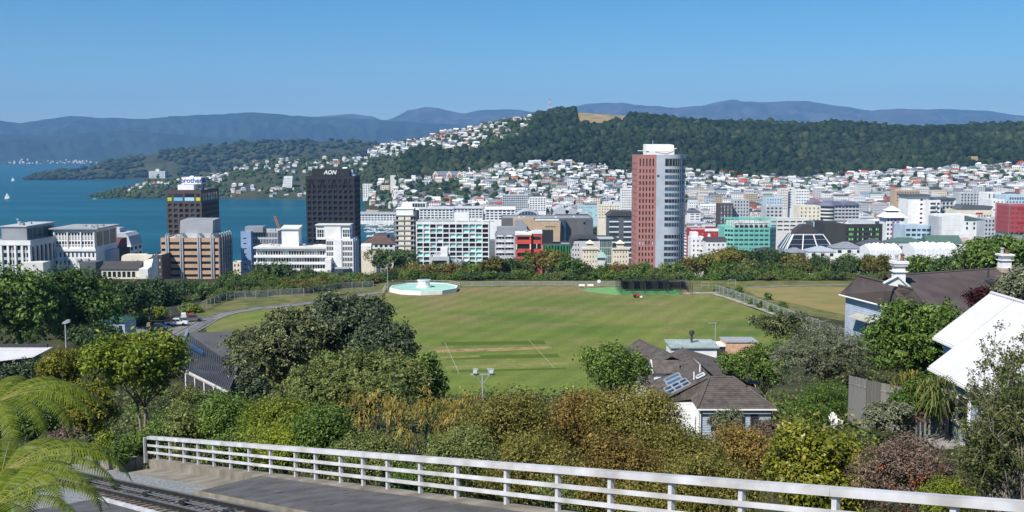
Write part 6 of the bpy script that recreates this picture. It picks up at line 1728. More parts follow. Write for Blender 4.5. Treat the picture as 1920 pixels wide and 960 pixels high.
def clear_of_houses(x, y, d): return np.min(np.hypot(hs_xy[:,0]-x, hs_xy[:,1]-y)) > d
pts = [(h[1], h[0], h[2]-0.5) for h in scatter(692, 1990, 1690, 2800, 12.5, lambda u, v, x, y: (is_upper(u, v) | in_gap(u, v) | ((u < 780) & (v < 345)) | suburb(u, v, x, y)), rs, 0.6) if clear_of_houses(h[1], h[0]-3, 7.5)]
pts = [p for p in pts if rs.random() < (0.36 if p[1] < 2250 else 0.7)]
v, f, ti = crowns(pts, 2.4, 5.4)
structure(obj("hillside_bushes", np_mesh("hillside_bushes", v, f, lm_bush, None, False, ti)), "stuff")
pts = []
for V, n, t0, r in ((HEADV, 900, 0.10, 0), (PENV, 1100, 0.06, 1)):
    for h in hill_points(V, n, rs, t0, 0.999, lambda u, v: True):
        if r == 0 and not clear_of_houses(h[1], h[0]-3, 9): continue
        if r == 1 and vnoise(h[3]/40, h[4]/9, 3) > 0.45: continue
        pts.append((h[1], h[0], h[2]-1, r))
pa = [p[:3] for p in pts if p[3] == 0]; pb = [p[:3] for p in pts if p[3] == 1]
va, fa, ta = crowns(pa, 3, 7); vb, fb, tb = crowns(pb, 8, 16, (0.5, 0.8))
structure(obj("headland_bushes", np_mesh("headland_bushes", va, fa, lm_bush, None, False, ta)), "stuff")
structure(obj("peninsula_woods", np_mesh("peninsula_woods", vb, fb, lm_wood, None, False, tb)), "stuff")
# ================================================================== NEAR HOUSES
m_tile = mat("brown_tile", (0.120, 0.102, 0.090), 0.8, 0.25, scale=1.6, dirt=(0.062, 0.054, 0.050), detail=6, bump=0.2)
m_iron_b = mat("brown_iron", (0.105, 0.082, 0.076), 0.6, 0.3, scale=0.5, dirt=(0.07, 0.055, 0.052), detail=6)
m_iron_w = mat("white_iron", (0.54, 0.54, 0.55), 0.5, 0.3, scale=0.6, var=0.05)
m_iron_k = mat("charcoal_iron", (0.095, 0.093, 0.095), 0.6, 0.3, scale=0.5, dirt=(0.07, 0.07, 0.073), detail=6)
m_board = mat("white_boards", (0.74, 0.74, 0.73), 0.6, 0.3, scale=1.0, var=0.06)
m_bboard = mat("blue_grey_boards", (0.36, 0.42, 0.50), 0.65, 0.3, scale=1.0, var=0.08)
m_solar = glass("solar_cell", (0.008, 0.018, 0.05), 0.12, 0.6); m_sky = glass("skylight_glass", (0.03, 0.09, 0.17), 0.08, 0.7)
def courses(mb, a, b_, c, d, n, lip=0.035, m=0):
    """sloping plane a-b (eave) to d-c (ridge) laid in n overlapping courses"""
    a, b_, c, d = map(Vector, (a, b_, c, d)); nn = (b_-a).cross(d-a).normalized()
    for i in range(n):
        t0, t1 = i/n, (i+1)/n
        p0, p1 = a.lerp(d, t0), b_.lerp(c, t0); q0, q1 = a.lerp(d, t1), b_.lerp(c, t1)
        mb.quad(p0+nn*lip, p1+nn*lip, q1, q0, m); mb.quad(p0, p1, p1+nn*lip, p0+nn*lip, m)
def ribs(mb, a, b_, c, d, n, w=0.05, h=0.04, m=0):
    """sheet a-b (eave) to d-c (ridge) with n standing ribs running down the slope"""
    a, b_, c, d = map(Vector, (a, b_, c, d)); nn = (b_-a).cross(d-a).normalized()
    mb.quad(a, b_, c, d, m)
    for i in range(n+1):
        p, q = a.lerp(b_, i/n), d.lerp(c, i/n); s = (b_-a).normalized()*w/2
        mb.quad(p-s+nn*h, p+s+nn*h, q+s+nn*h, q-s+nn*h, m); mb.quad(p-s*1.6, p-s+nn*h, q-s+nn*h, q-s*1.6, m); mb.quad(p+s+nn*h, p+s*1.6, q+s*1.6, q+s+nn*h, m)
def rel(o, v): return Vector(v)-o.location
# ---------------- brown tiled house
zr, ze = 100.5, 98.6
o0 = Vector((18.0, 100.0, float(hz(18, 100))-1.0))
t = thing("tiled_house", "white house with brown tiled roof, skylights and solar panels", "house", o0)
R1, R2 = Vector((18.6, 115, zr)), Vector((20.4, 100.6, zr))       # main ridge, running away
S1, S2 = Vector((18.85, 100, zr-0.02)), Vector((21.1, 100, zr-0.02))   # short ridge of the front hip
e_fl, e_fr = Vector((16.9, 95.3, ze)), Vector((24.1, 95.3, ze)); e_br = Vector((24.1, 105, ze)); e_bl = Vector((16.9, 101.5, ze))
LE1, LE2 = Vector((12.6, 113, ze-0.2)), Vector((13.9, 98.6, ze-0.2))
def plane(name, pts, n, parent=t, m=m_tile):
    mb = MB(); courses(mb, *[p-o0 for p in pts], n); return mb.build(name, m, parent)
rf = plane("roof_front", (e_fl, e_fr, S2, S1), 15)
plane("roof_hip", (e_fr, e_br, S1+Vector((0.6,1.0,0.02)), S2), 15)
plane("roof_hip", (Vector((16.9,99.6,ze)), e_fl, S1, S1+Vector((0,0.2,0))), 14)
left = plane("roof_slope", (LE1, LE2, S1, R1), 21)
plane("roof_slope", (Vector((25.0,104.5,ze)), Vector((24.6,116,ze)), R1, S1+Vector((0.5,0.6,0))), 18)
W1, W2 = Vector((14.4, 119.5, zr+0.15)), Vector((16.6, 109.5, zr+0.1))
plane("roof_wing", (Vector((9.8,117.5,ze-0.1)), Vector((12.2,109.5,ze-0.1)), W2, W1), 17); plane("roof_wing", (Vector((19.5,112,ze+0.6)), Vector((19,120,ze)), W1, W2), 14)
for k, (a, b_) in enumerate(((S1,S2),(R1,S1),(W1,W2),(S1,e_fl),(S2,e_fr),(S2,e_br))):
    mb = MB(); mb.tube([a-o0+Vector((0,0,0.04)), b_-o0+Vector((0,0,0.04))], 0.11, 6); mb.build("ridge_cap", m_tile, t)
zb = -1.0
def wall(x0, y0, x1, y1, z0, z1, m=m_board, th=0.15):
    mb = MB(); a = Vector((x0,y0,0))-Vector((o0.x,o0.y,0)); b_ = Vector((x1,y1,0))-Vector((o0.x,o0.y,0)); n_ = int((z1-z0)/0.22)
    d = (b_-a).normalized(); s = Vector((d.y,-d.x,0))
    for i in range(n_):
        za, zb_ = z0+(z1-z0)*i/n_-o0.z, z0+(z1-z0)*(i+1)/n_-o0.z
        p, q = a+s*th, b_+s*th; p2, q2 = a+s*(th-0.03), b_+s*(th-0.03)
        mb.quad((p.x,p.y,za),(q.x,q.y,za),(q2.x,q2.y,zb_),(p2.x,p2.y,zb_)); mb.quad((p2.x,p2.y,zb_),(q2.x,q2.y,zb_),(q.x,q.y,zb_),(p.x,p.y,zb_))
    return mb.build("wall", m, t)
wf = wall(17.3, 95.8, 23.7, 95.8, o0.z, ze-0.05, m_bboard); wall(23.7, 95.8, 23.7, 106, o0.z, ze-0.05, m_bboard); wall(17.3, 101.5, 17.3, 95.8, o0.z, ze-0.05)
wall(14.3, 99.0, 17.3, 99.3, o0.z, ze-0.3); wall(13.0, 112.8, 13.9, 100.6, o0.z, ze-0.3); wall(24.2, 105, 24.2, 116, o0.z, ze-0.05); wall(24.2,116,10.4,117,o0.z,ze-0.05); wall(10.4, 117.4, 12.6, 109.8, o0.z, ze-0.1)
mb = MB(); mb.poly([rel(t, v) for v in ((14.2,98.9,ze-0.35),(17.25,99.3,ze-0.05),(18.7,99.9,zr-0.15))]); mb.build("gable", m_tile, t)
for x in (18.2, 19.0, 20.6, 21.8): boxpart(wf, "window", x-o0.x, x+0.7-o0.x, 95.58-o0.y, 95.64-o0.y, ze-2.1-o0.z, ze-0.6-o0.z, g_dark)
boxpart(t, "gutter", e_fl.x-o0.x, e_fr.x-o0.x, 95.14-o0.y, 95.27-o0.y, ze-0.14-o0.z, ze-0.02-o0.z, m_white); 
mb = MB(); mb.tube([rel(t,(17.2,95.45,ze-0.1)), rel(t,(17.2,95.45,ze-2.6))], 0.05); mb.build("downpipe", m_white, t)
boxpart(t, "terrace_wall", 13.2-o0.x, 17.0-o0.x, 97.2-o0.y, 97.5-o0.y, 0, ze-1.0-o0.z, m_board)
# fittings on the left slope
def on_left(u, v, lift=0.06):
    p = LE1.lerp(LE2, u); q = R1.lerp(S1, u); nn = (LE2-LE1).cross(R1-LE1).normalized(); return p.lerp(q, v)+nn*lift-o0
def fitting(name, u0, u1, v0, v1, m, frame=None, lift=0.09):
    mb = MB(); a, b_, c, d = on_left(u0,v0,lift), on_left(u1,v0,lift), on_left(u1,v1,lift), on_left(u0,v1,lift)
    mb.quad(a, b_, c, d); o = mb.build(name, m, left)
    if frame:
        mb = MB()
        for p, q in ((a,b_),(b_,c),(c,d),(d,a)): mb.bar(p, q, 0.09, 0.12)
        mb.build("frame", frame, o)
    return o
fitting("skylight", 0.60, 0.68, 0.34, 0.62, m_sky, m_grey); fitting("skylight", 0.70, 0.78, 0.32, 0.60, m_sky, m_grey)
for i in range(2):
    for j in range(3): fitting("solar_panel", 0.795+0.085*i, 0.87+0.085*i, 0.22+0.145*j, 0.355+0.145*j, m_solar, m_grey)
fitting("skylight", 0.885, 0.94, 0.80, 0.95, m_sky, m_white, 0.2)
for u, v in ((0.80,0.93),(0.90,0.75)):
    p = on_left(u, v); mb = MB(); mb.tube([p, p+Vector((0,0,0.75))], 0.07); mb.build("vent_pipe", m_white, left)
# dormer on the left slope
p = on_left(0.42, 0.30, 0); mb = MB(); mb.extr([(p.y-1.1,p.z-0.4),(p.y+1.1,p.z-0.4),(p.y+1.1,p.z+0.7),(p.y,p.z+1.5),(p.y-1.1,p.z+0.7)], 'x', p.x-0.4, p.x+2.2); dm = mb.build("dormer", m_board, t)
mb = MB(); mb.extr([(p.y-0.8,p.z-0.1),(p.y+0.8,p.z-0.1),(p.y+0.8,p.z+0.65),(p.y,p.z+1.15),(p.y-0.8,p.z+0.65)], 'x', p.x-0.46, p.x-0.41); mb.build("window", g_brown, dm)
for s in (-1, 1):
    mb = MB(); mb.bar((p.x-0.6,p.y+s*1.4,p.z+0.5),(p.x-0.6,p.y,p.z+1.6),0.12,0.2); mb.build("bargeboard", m_board, dm); mb = MB()
    mb.quad((p.x-0.6,p.y+s*1.4,p.z+0.55),(p.x+2.2,p.y+s*1.4,p.z+0.55),(p.x+2.2,p.y,p.z+1.65),(p.x-0.6,p.y,p.z+1.65)); mb.build("dormer_roof", m_tile, dm)
# white box tower behind, with flue and aerial
t2 = thing("white_tower_room", "white box room with pale green flat roof behind the tiled house", "building", (20.3, 117, o0.z))
boxpart(t2, "wall", -2.5, 2.5, 0.1, 4.4, 0, 100.1-o0.z, m_board)
mb = MB(); mb.box(-2.75, 2.75, -0.15, 4.65, 100.12-o0.z, 100.3-o0.z); rr = mb.build("roof", mat("pale_green_iron", (0.36,0.43,0.40), 0.6, 0.3, scale=0.5, dirt=(0.24,0.29,0.28), detail=5), t2)
for k in range(1, 6): boxpart(rr, "seam", -2.75+k*0.92-0.03, -2.75+k*0.92+0.03, -0.15, 4.65, 100.3-o0.z, 100.35-o0.z, m_grey)
mb = MB(); mb.lathe([(0.13,100.3-o0.z),(0.13,101.2-o0.z),(0.3,101.25-o0.z),(0.3,101.6-o0.z),(0.12,101.7-o0.z)], 0.1, 2.6, 10); mb.build("flue", m_dgrey, t2)
t3 = thing("tv_aerial", "thin TV aerial pole beside the white box room", "aerial", (P(1341,640,118).x, 118, o0.z))
zt = P(1341, 604, 118).z-o0.z
mb = MB(); mb.tube([(0,0,0),(0,0,zt)], 0.04); mb.build("pole", m_grey, t3)
mb = MB(); mb.bar((-0.8,0,zt-0.1),(0.2,0,zt-0.05),0.04,0.04)
for k in range(5): mb.bar((-0.75+k*0.2,-0.25,zt-0.1),(-0.75+k*0.2,0.25,zt-0.1),0.02,0.02)
mb.build("antenna", m_grey, t3)
# peach garage
c = P(1378, 660, 126)
t = thing("peach_building", "small peach rendered building with white curved parapet at the field edge", "building", (c.x, 126, float(hz(c.x,126))-1))
zt = P(1378, 641, 126).z-t.location.z
mb = MB(); mb.prism([(-1.0,0),(2.6,0),(2.6,3),(-1.2,3)], 0, zt-0.1); mb.build("wall", mat("peach_render", (0.60,0.38,0.26), 0.8, 0.2), t)
mb = MB(); mb.prism([(-1.1,-0.1),(2.75,-0.1),(2.75,3.2),(-1.3,3.2)], zt-0.09, zt+0.05); mb.build("parapet", mat("dull_parapet",(0.32,0.34,0.36),0.7), t)
boxpart(t, "side_bay", -2.6, -1.1, 0.6, 3, 0, zt-0.7, m_dgrey); boxpart(t, "bay_roof", -2.8, -1.05, 0.4, 3.2, zt-0.68, zt-0.5, m_white)

# ---------------- white iron roofed house on the right
zR, xR, xE1, xE2 = 113.66, 28.1, 24.85, 23.4
def zr_(x): return zR-0.8*(xR-x)
o0 = Vector((26.0, 50.0, 104.0)); t = thing("white_roof_house", "blue grey house with a steep bright white ribbed iron roof", "house", o0)
mb = MB()
A = [Vector(v)-o0 for v in ((xE2,30,zr_(xE2)),(xE2,58.9,zr_(xE2)),(xR,58.9,zR),(xR,30,zR))]
ribs(mb, A[1], A[0], A[3], A[2], 110, 0.07, 0.06); sl = mb.build("roof_slope", m_iron_w, t)
mb = MB(); A = [Vector(v)-o0 for v in ((xE1,58.92,zr_(xE1)),(xE1,62,zr_(xE1)),(xR,62,zR),(xR,58.92,zR))]
ribs(mb, A[1], A[0], A[3], A[2], 12, 0.07, 0.06); mb.build("roof_slope", m_iron_w, t)
mb = MB(); A = [Vector(v)-o0 for v in ((xR,30,zR),(xR,62,zR),(xR+5,62,zR-4),(xR+5,30,zR-4))]; mb.quad(*A); mb.build("roof_back", m_iron_w, t)
mb = MB(); mb.tube([(xR-o0.x,30-o0.y,zR-o0.z+0.03),(xR-o0.x,62-o0.y,zR-o0.z+0.03)], 0.12, 6); mb.build("ridge_cap", m_iron_w, t)
def lw(x, y0, y1, z0, z1, m, name="wall"): return boxpart(t, name, x-o0.x, x+0.2-o0.x, y0-o0.y, y1-o0.y, z0-o0.z, z1-o0.z, m)
wl_ = lw(xE2+0.45, 30.5, 58.5, 103.0, zr_(xE2)+0.2, m_bboard); lw(xE1+0.4, 58.55, 61.6, 103.0, zr_(xE1)+0.2, m_bboard)
for k in range(28):
    z = 103.2+k*0.24; boxpart(wl_, "weatherboard", xE2+0.40-o0.x, xE2+0.445-o0.x, 30.6-o0.y, 58.4-o0.y, z-o0.z, z+0.22-o0.z, m_bboard)
boxpart(t, "end_wall", xE2+0.46-o0.x, xR+4-o0.x, 58.3-o0.y, 58.5-o0.y, -1, zr_(xE2)-o0.z, m_bboard)
lw(xE2+0.30, 58.2, 58.55, 103.0, zr_(xE2)+0.05, m_board, "corner_board")
boxpart(t, "gutter", xE2-0.12-o0.x, xE2+0.02-o0.x, 30-o0.y, 58.9-o0.y, zr_(xE2)-0.14-o0.z, zr_(xE2)-0.02-o0.z, m_white)
boxpart(t, "gutter", xE1-0.12-o0.x, xE1+0.02-o0.x, 58.95-o0.y, 62-o0.y, zr_(xE1)-0.14-o0.z, zr_(xE1)-0.02-o0.z, m_white)
boxpart(t, "soffit", xE2+0.03-o0.x, xE2+0.44-o0.x, 30-o0.y, 58.8-o0.y, zr_(xE2)-0.10-o0.z, zr_(xE2)-0.05-o0.z, m_board)
for k, (y0, y1, z0, z1) in enumerate(((54.2,57.2,107.6,109.2),(48.5,52,107.6,109.2),(42,46,107.6,109.2))):
    w = boxpart(wl_, "window", xE2+0.30-o0.x, xE2+0.36-o0.x, y0-o0.y, y1-o0.y, z0-o0.z, z1-o0.z, g_dark)
    mb = MB(); x = xE2+0.28-o0.x; y0 -= o0.y; y1 -= o0.y; z0 -= o0.z; z1 -= o0.z
    for a, b_ in (((x,y0,z0),(x,y1,z0)),((x,y1,z0),(x,y1,z1)),((x,y1,z1),(x,y0,z1)),((x,y0,z1),(x,y0,z0)),((x,(y0+y1)/2,z0),(x,(y0+y1)/2,z1))): mb.bar(a, b_, 0.12, 0.14)
    mb.build("frame", m_board, w)
lw(xE2+0.2, 50, 58.5, 103.0, 106.2, m_board, "skirting_boards")
# ---------------- grey brown iron roofed villa with two chimneys
zr, ze = 107.5, 104.9
o0 = Vector((40.0, 120.0, float(hz(40, 120))-1)); t = thing("chimney_villa", "pale blue villa with long brown iron roof and white chimneys", "house", o0)
a1, a2 = G(1610,517,zr)-o0, G(1712,542,zr)-o0; b1, b2 = G(1574,552,ze)-o0, G(1668,576,ze)-o0
mb = MB(); ribs(mb, b1, b2, a2, a1, 34, 0.05, 0.03); mb.build("roof_slope", m_iron_b, t)
c1 = a1+(a1-b1)*1.0; c1.z = b1.z; c2 = a2+(a2-b2)*1.0; c2.z = b2.z
mb = MB(); ribs(mb, c2, c1, a1, a2, 34, 0.05, 0.03); mb.build("roof_slope", m_iron_b, t)
z2 = 107.95; r1, r2 = G(1664,517.6,z2)-o0, G(1905,501.5,z2)-o0; f1, f2 = G(1690,600,105.35)-o0, G(1905,590,105.2)-o0
f1 = Vector((r1.x-2.2, r1.y-12, 105.3-o0.z)); f2 = Vector((r2.x+0.5, r2.y-12, 105.3-o0.z))
mb = MB(); ribs(mb, f1, f2, r2, r1, 60, 0.05, 0.03); mb.build("roof_slope", m_iron_b, t)
g1, g2 = r1+Vector((0.6,8,-2.4)), r2+Vector((0.6,8,-2.4)); mb = MB(); ribs(mb, g2, g1, r1, r2, 60, 0.05, 0.03); mb.build("roof_slope", m_iron_b, t)
mb = MB(); mb.poly([f2, g2, r2]); mb.build("gable", m_board, t)
for p, q in ((a1,a2),(r1,r2)): mb = MB(); mb.tube([p+Vector((0,0,0.04)), q+Vector((0,0,0.04))], 0.13, 6); mb.build("ridge_cap", m_iron_b, t)
mb = MB(); mb.tube([b1+Vector((-0.05,0,-0.05)), b2+Vector((-0.05,0,-0.05))], 0.09, 6); mb.build("gutter", m_white, t)
# walls set in from the eaves
dw = (b2-b1).normalized(); iw = Vector((-dw.y, dw.x, 0)); iw = iw if iw.x > 0 else -iw
p, q = b1+iw*0.55+dw*0.5, b2+iw*0.55
mb = MB(); n_ = 22
for i in range(n_):
    za, zb_ = q.z*i/n_, q.z*(i+1)/n_; o_ = iw*-0.03
    mb.quad((p.x+o_.x,p.y+o_.y,za),(q.x+o_.x,q.y+o_.y,za),(q.x,q.y,zb_),(p.x,p.y,zb_))
wv = mb.build("wall", m_bboard, t)
e1 = c1-iw*0.5+dw*0.5; mb = MB(); mb.quad((e1.x,e1.y,0),(p.x,p.y,0),(p.x,p.y,p.z),(e1.x,e1.y,p.z)); mb.poly([(e1.x,e1.y,p.z),(p.x,p.y,p.z),(a1.x+dw.x*0.5,a1.y+dw.y*0.5,a1.z-0.1)]); mb.build("gable_wall", m_bboard, t)
boxpart(t, "front_wall", f1.x+0.6, f2.x-0.5, f1.y+0.6, f1.y+0.8, 0, f1.z-0.05, m_bboard)
m1 = p.lerp(q, 0.28)-iw*0.05; m2 = p.lerp(q, 0.75)-iw*0.05
mb = MB(); mb.quad(m1-iw*1.3+Vector((0,0,-2.1)), m2-iw*1.3+Vector((0,0,-2.1)), m2+Vector((0,0,-1.7)), m1+Vector((0,0,-1.7))); mb.quad(m1-iw*1.3+Vector((0,0,-2.2)), m2-iw*1.3+Vector((0,0,-2.2)), m2-iw*1.3+Vector((0,0,-2.1)), m1-iw*1.3+Vector((0,0,-2.1))); mb.build("porch_roof", mat("pale_roof_deck", (0.40,0.38,0.34), 0.8), t)
for k in range(3):
    w0 = p.lerp(q, 0.45+0.13*k)-iw*0.06; w1 = p.lerp(q, 0.52+0.13*k)-iw*0.06
    mb = MB(); mb.quad((w0.x,w0.y,p.z-4.2),(w1.x,w1.y,p.z-4.2),(w1.x,w1.y,p.z-2.8),(w0.x,w0.y,p.z-2.8)); mb.build("window", g_dark, wv)
def chimney(px, pb, pt, Y, w, pots):
    c = P(px, pb, Y)-o0; zt = P(px, pt, Y).z-o0.z; h = zt-c.z; x, y, z = c
    mb = MB(); mb.box(x-w*0.62, x+w*0.62, y-w*0.62, y+w*0.62, z-1.2, z+h*0.14); ch = mb.build("chimney", mat("stone_base", (0.42,0.36,0.28), 0.9), t)
    mb = MB(); mb.box(x-w*0.46, x+w*0.46, y-w*0.46, y+w*0.46, z+h*0.1401, z+h*0.60); mb.build("shaft", m_board, ch)
    mb = MB(); mb.box(x-w*0.60, x+w*0.60, y-w*0.60, y+w*0.60, z+h*0.6001, z+h*0.64); mb.box(x-w*0.42, x+w*0.42, y-w*0.42, y+w*0.42, z+h*0.6401, z+h*0.82); mb.build("upper_shaft", m_board, ch)
    mb = MB(); mb.box(x-w*0.58, x+w*0.58, y-w*0.58, y+w*0.58, z+h*0.8201, z+h*0.90); mb.box(x-w*0.66, x+w*0.66, y-w*0.66, y+w*0.66, z+h*0.9001, z+h); mb.build("cap", m_board, ch)
    for k, (dx, m, hh) in enumerate(pots):
        mb = MB(); mb.lathe([(0.20,z+h),(0.16,z+h+hh*0.8),(0.24,z+h+hh*0.82),(0.22,z+h+hh)], x+dx, y, 10); mb.build("pot", m, ch)
m_pot = mat("terracotta", (0.24, 0.10, 0.06), 0.85)
chimney(1684, 540, 489, 117, 1.25, ((-0.3, m_grey, 0.7), (0.3, m_pot, 0.8)))
chimney(1883, 506, 476, 126, 1.25, ((-0.35, m_grey, 0.75), (0.25, m_pot, 0.4)))
for q0, q1 in (((1656,531),(1683,517)),((1683,517),(1709,541))):
    mb = MB(); mb.bar(P(*q0,114)-o0, P(*q1,114)-o0, 0.25, 0.16); mb.build("bargeboard", m_board, t)
mb = MB(); mb.poly([P(1658,533,114.1)-o0, P(1709,542,114.1)-o0, P(1683,518,114.1)-o0]); mb.build("dormer_gable", m_board, t)
boxpart(t, "flue_flashing", P(1848,512,121).x-o0.x, P(1860,512,121).x-o0.x, 119.5-o0.y, 121-o0.y, 106.9-o0.z, 107.3-o0.z, m_dgrey)
mb = MB(); c = P(1853,512,121)-o0; mb.tube([c+Vector((0,0,-0.5)), c+Vector((0,0,0.7))], 0.12); mb.build("flue", m_dgrey, t)

# ---------------- charcoal folded roof pavilion by the driveway
o0 = Vector((P(385,680,178).x, 178, 80.0)); t = thing("folded_roof_pavilion", "pavilion with folded charcoal iron roof and long skylight by the driveway", "building", o0)
A = P(351,624,192)-o0; B = P(446,690,182)-o0; C = P(428,736,163)-o0; Dp = P(340,692,170)-o0; E = P(326,645,186)-o0; F = P(490,618,198)-o0; Gp = P(490,690,186)-o0
mb = MB(); ribs(mb, Dp, C, B, A, 26, 0.06, 0.04); mb.build("roof_slope", m_iron_k, t)
mb = MB(); ribs(mb, B, Gp, F, A, 26, 0.06, 0.04); mb.build("roof_slope", m_iron_k, t)
mb = MB(); mb.poly([E, Dp, A]); mb.poly([P(295,648,200)-o0, E, A, P(345,622,205)-o0]); mb.build("roof_slope", m_iron_k, t)
mb = MB(); mb.tube([A+Vector((0,0,0.05)), E.lerp(Dp,0.5)+Vector((0,0,0.1))], 0.28, 6); mb.build("ridge_flashing", mat("blue_flashing", (0.25,0.30,0.36), 0.5), t)
mb = MB(); mb.tube([C+Vector((0,0,-0.05)), Dp+Vector((0,0,-0.05))], 0.28, 6); mb.build("fascia", m_lf if False else mat("pale_fascia", (0.42,0.40,0.38), 0.7), t)
for k in range(3):
    s0 = 0.22+0.045*k; pa = A.lerp(Dp, s0+0.05).lerp(B.lerp(C, s0+0.05), 0.10); pb = A.lerp(Dp, s0+0.05).lerp(B.lerp(C, s0+0.05), 0.36); dn = (Dp-A)*0.03; up = Vector((0,0,0.25))
    mb = MB(); mb.quad(pa+up+dn, pb+up+dn, pb+up, pa+up); mb.build("skylight", m_sky, t)
mb = MB(); mb.poly([(C.x,C.y,0),(C.x,C.y,C.z-0.1),(Dp.x,Dp.y,Dp.z-0.1),(Dp.x,Dp.y,0)]); wv = mb.build("wall", m_dgrey, t)
for k in range(4):
    c = Dp.lerp(C, 0.1+0.2*k); mb = MB(); mb.tube([(c.x,c.y-0.15,0),(c.x,c.y-0.15,c.z-0.2)], 0.12); mb.build("post", m_white, wv)
# ---------------- green roofed cottage
t, W, H = hip_house("green_roof_cottage", "small pale house with a green hipped roof and chimney pole beneath dark trees", 181, 236, 604, 588, 222, 7.5, m_lb if False else m_bboard, mat("green_iron", (0.045, 0.12, 0.085), 0.5, 0.35, scale=0.8), cat="house")
mb = MB(); mb.tube([(0.2,3,H+0.5),(0.2,3,H+4.2)], 0.06); mb.tube([(0.2,3,H+3.9),(0.5,2.6,H+4.4)], 0.2); mb.build("dish_pole", m_grey, t)
# ---------------- white roof at the far left
c = P(30, 665, 118)
t = thing("low_white_roof", "low building with white iron roof at the left edge", "building", (c.x, 118, float(hz(c.x,118))-0.5))
z = c.z-t.location.z
mb = MB(); ribs(mb, (-6,-1.5,z-1.0), (1.2,1.5,z-0.6), (2.4,4,z+0.1), (-6,4,z+0.1), 18, 0.05, 0.03); mb.build("roof", m_iron_w, t)
boxpart(t, "wall", -6, 1.0, 2.2, 4, 0, z-0.6, m_dgrey); boxpart(t, "ridge_flashing", -6, 1.8, 3.9, 4.3, z+0.1, z+0.45, m_dgrey)
# ---------------- weathered timber fence
m_fence = mat("weathered_timber", (0.33, 0.315, 0.29), 0.9, 0.15, scale=1.5, dirt=(0.13,0.125,0.12), detail=6, streak=(1,1,0.12))
pts = [(1590,704,775,64),(1622,712,785,60),(1650,718,790,60.5),(1690,726,790,58.5),(1735,728,795,58),(1778,732,805,56)]
q0 = P(1590,775,64); t = thing("timber_fence", "tall grey weathered board fence stepping down the garden", "fence", q0)
bd = MB(); bd.box(-0.068, 0.068, -0.012, 0.012, 0, 1); bm_ = bd.mesh("board", m_fence)
fr_ = random.Random(3)
for (x0,t0,b0,y0),(x1,t1,b1,y1) in zip(pts[:-1], pts[1:]):
    A, B = P(x0,b0,y0), P(x1,b1,y1); TA, TB = P(x0,t0,y0), P(x1,t1,y1); L_ = (Vector((B.x,B.y,0))-Vector((A.x,A.y,0))).length; n = int(L_/0.142)
    an = atan2(B.y-A.y, B.x-A.x)
    for i in range(n):
        f = (i+0.5)/n; p = A.lerp(B, f); top = TA.lerp(TB, f).z
        o = obj("board", bm_, t, p-q0+Vector((0,0,-0.6)), an); o.scale = (1, 1, top-p.z+0.6+fr_.uniform(-0.02,0.02)); o.rotation_euler = (fr_.uniform(-0.01,0.01), fr_.uniform(-0.008,0.008), an)
    for h in (0.25, 0.8):
        mb = MB(); n_ = Vector((-sin(an), cos(an), 0))*0.05; mb.bar(A.lerp(TA,h)-q0+n_, B.lerp(TB,h)-q0+n_, 0.05, 0.09); mb.build("fence_rail", m_fence, t)
# ---------------- deck railing with lattice
m_rust = mat("stained_timber", (0.17, 0.075, 0.05), 0.8, 0.2, scale=2)
a, b_, c = P(1704,776,56), P(1735,792,53), P(1782,773,57)
t = thing("deck_railing", "stained timber deck railing with lattice below the white roofed house", "railing", a)
for p, q in ((a,b_),(a,c)):
    mb = MB(); mb.bar(p-a, q-a, 0.12, 0.09); mb.build("handrail", m_rust, t)
    for k in range(5):
        f = k/4; r = p.lerp(q, f)-a; mb = MB(); mb.box(r.x-0.04, r.x+0.04, r.y-0.04, r.y+0.04, r.z-1.3, r.z-0.04); mb.build("baluster_post", m_fence, t)
    mb = MB(); d = q-p; n = int(d.length/0.14)
    for k in range(n):
        r = p.lerp(q, k/n)-a; s = p.lerp(q, min(1, (k+3)/n))-a; mb.bar(r+Vector((0,0,-0.1)), s+Vector((0,0,-0.55)), 0.02, 0.03); mb.bar(r+Vector((0,0,-0.55)), s+Vector((0,0,-0.1)), 0.02, 0.03)
    mb.build("lattice", m_dgrey, t)
boxpart(t, "deck_floor", 0, c.x-a.x, -1.5, c.y-a.y, -1.5, -1.35, m_fence)
# ---------------- white slatted garden chair
c = P(1568, 800, 61)
t = thing("garden_chair", "white slatted garden chair standing among the shrubs", "chair", (c.x, c.y, c.z-0.1), 0.25)
for k in range(6):
    x = -0.24+k*0.096; h = 1.12-0.09*abs(k-2.5)**1.3
    mb = MB(); mb.bar((x,0.25,0.32),(x*1.25,0.55,h),0.078,0.022,up=(0,-1,0)); mb.build("back_slat", m_white, t)
for k in range(5): mb = MB(); y = -0.25+k*0.11; mb.box(-0.27, 0.27, y, y+0.09, 0.36-0.03*k, 0.385-0.03*k); mb.build("seat_slat", m_white, t)
for s in (-1, 1):
    mb = MB(); mb.box(s*0.36-0.06, s*0.36+0.06, -0.3, 0.42, 0.56, 0.59); mb.build("armrest", m_white, t)
    mb = MB(); mb.box(s*0.33-0.02, s*0.33+0.02, -0.28, -0.18, 0, 0.56); mb.build("leg", m_white, t)
    mb = MB(); mb.bar((s*0.3,-0.2,0.34),(s*0.3,0.55,0.05),0.03,0.1); mb.build("leg", m_white, t)
t.scale = (0.8, 0.8, 0.8)
boxpart(t, "plinth", -0.6, 0.6, -0.5, 0.8, -2.5, 0, m_fence)
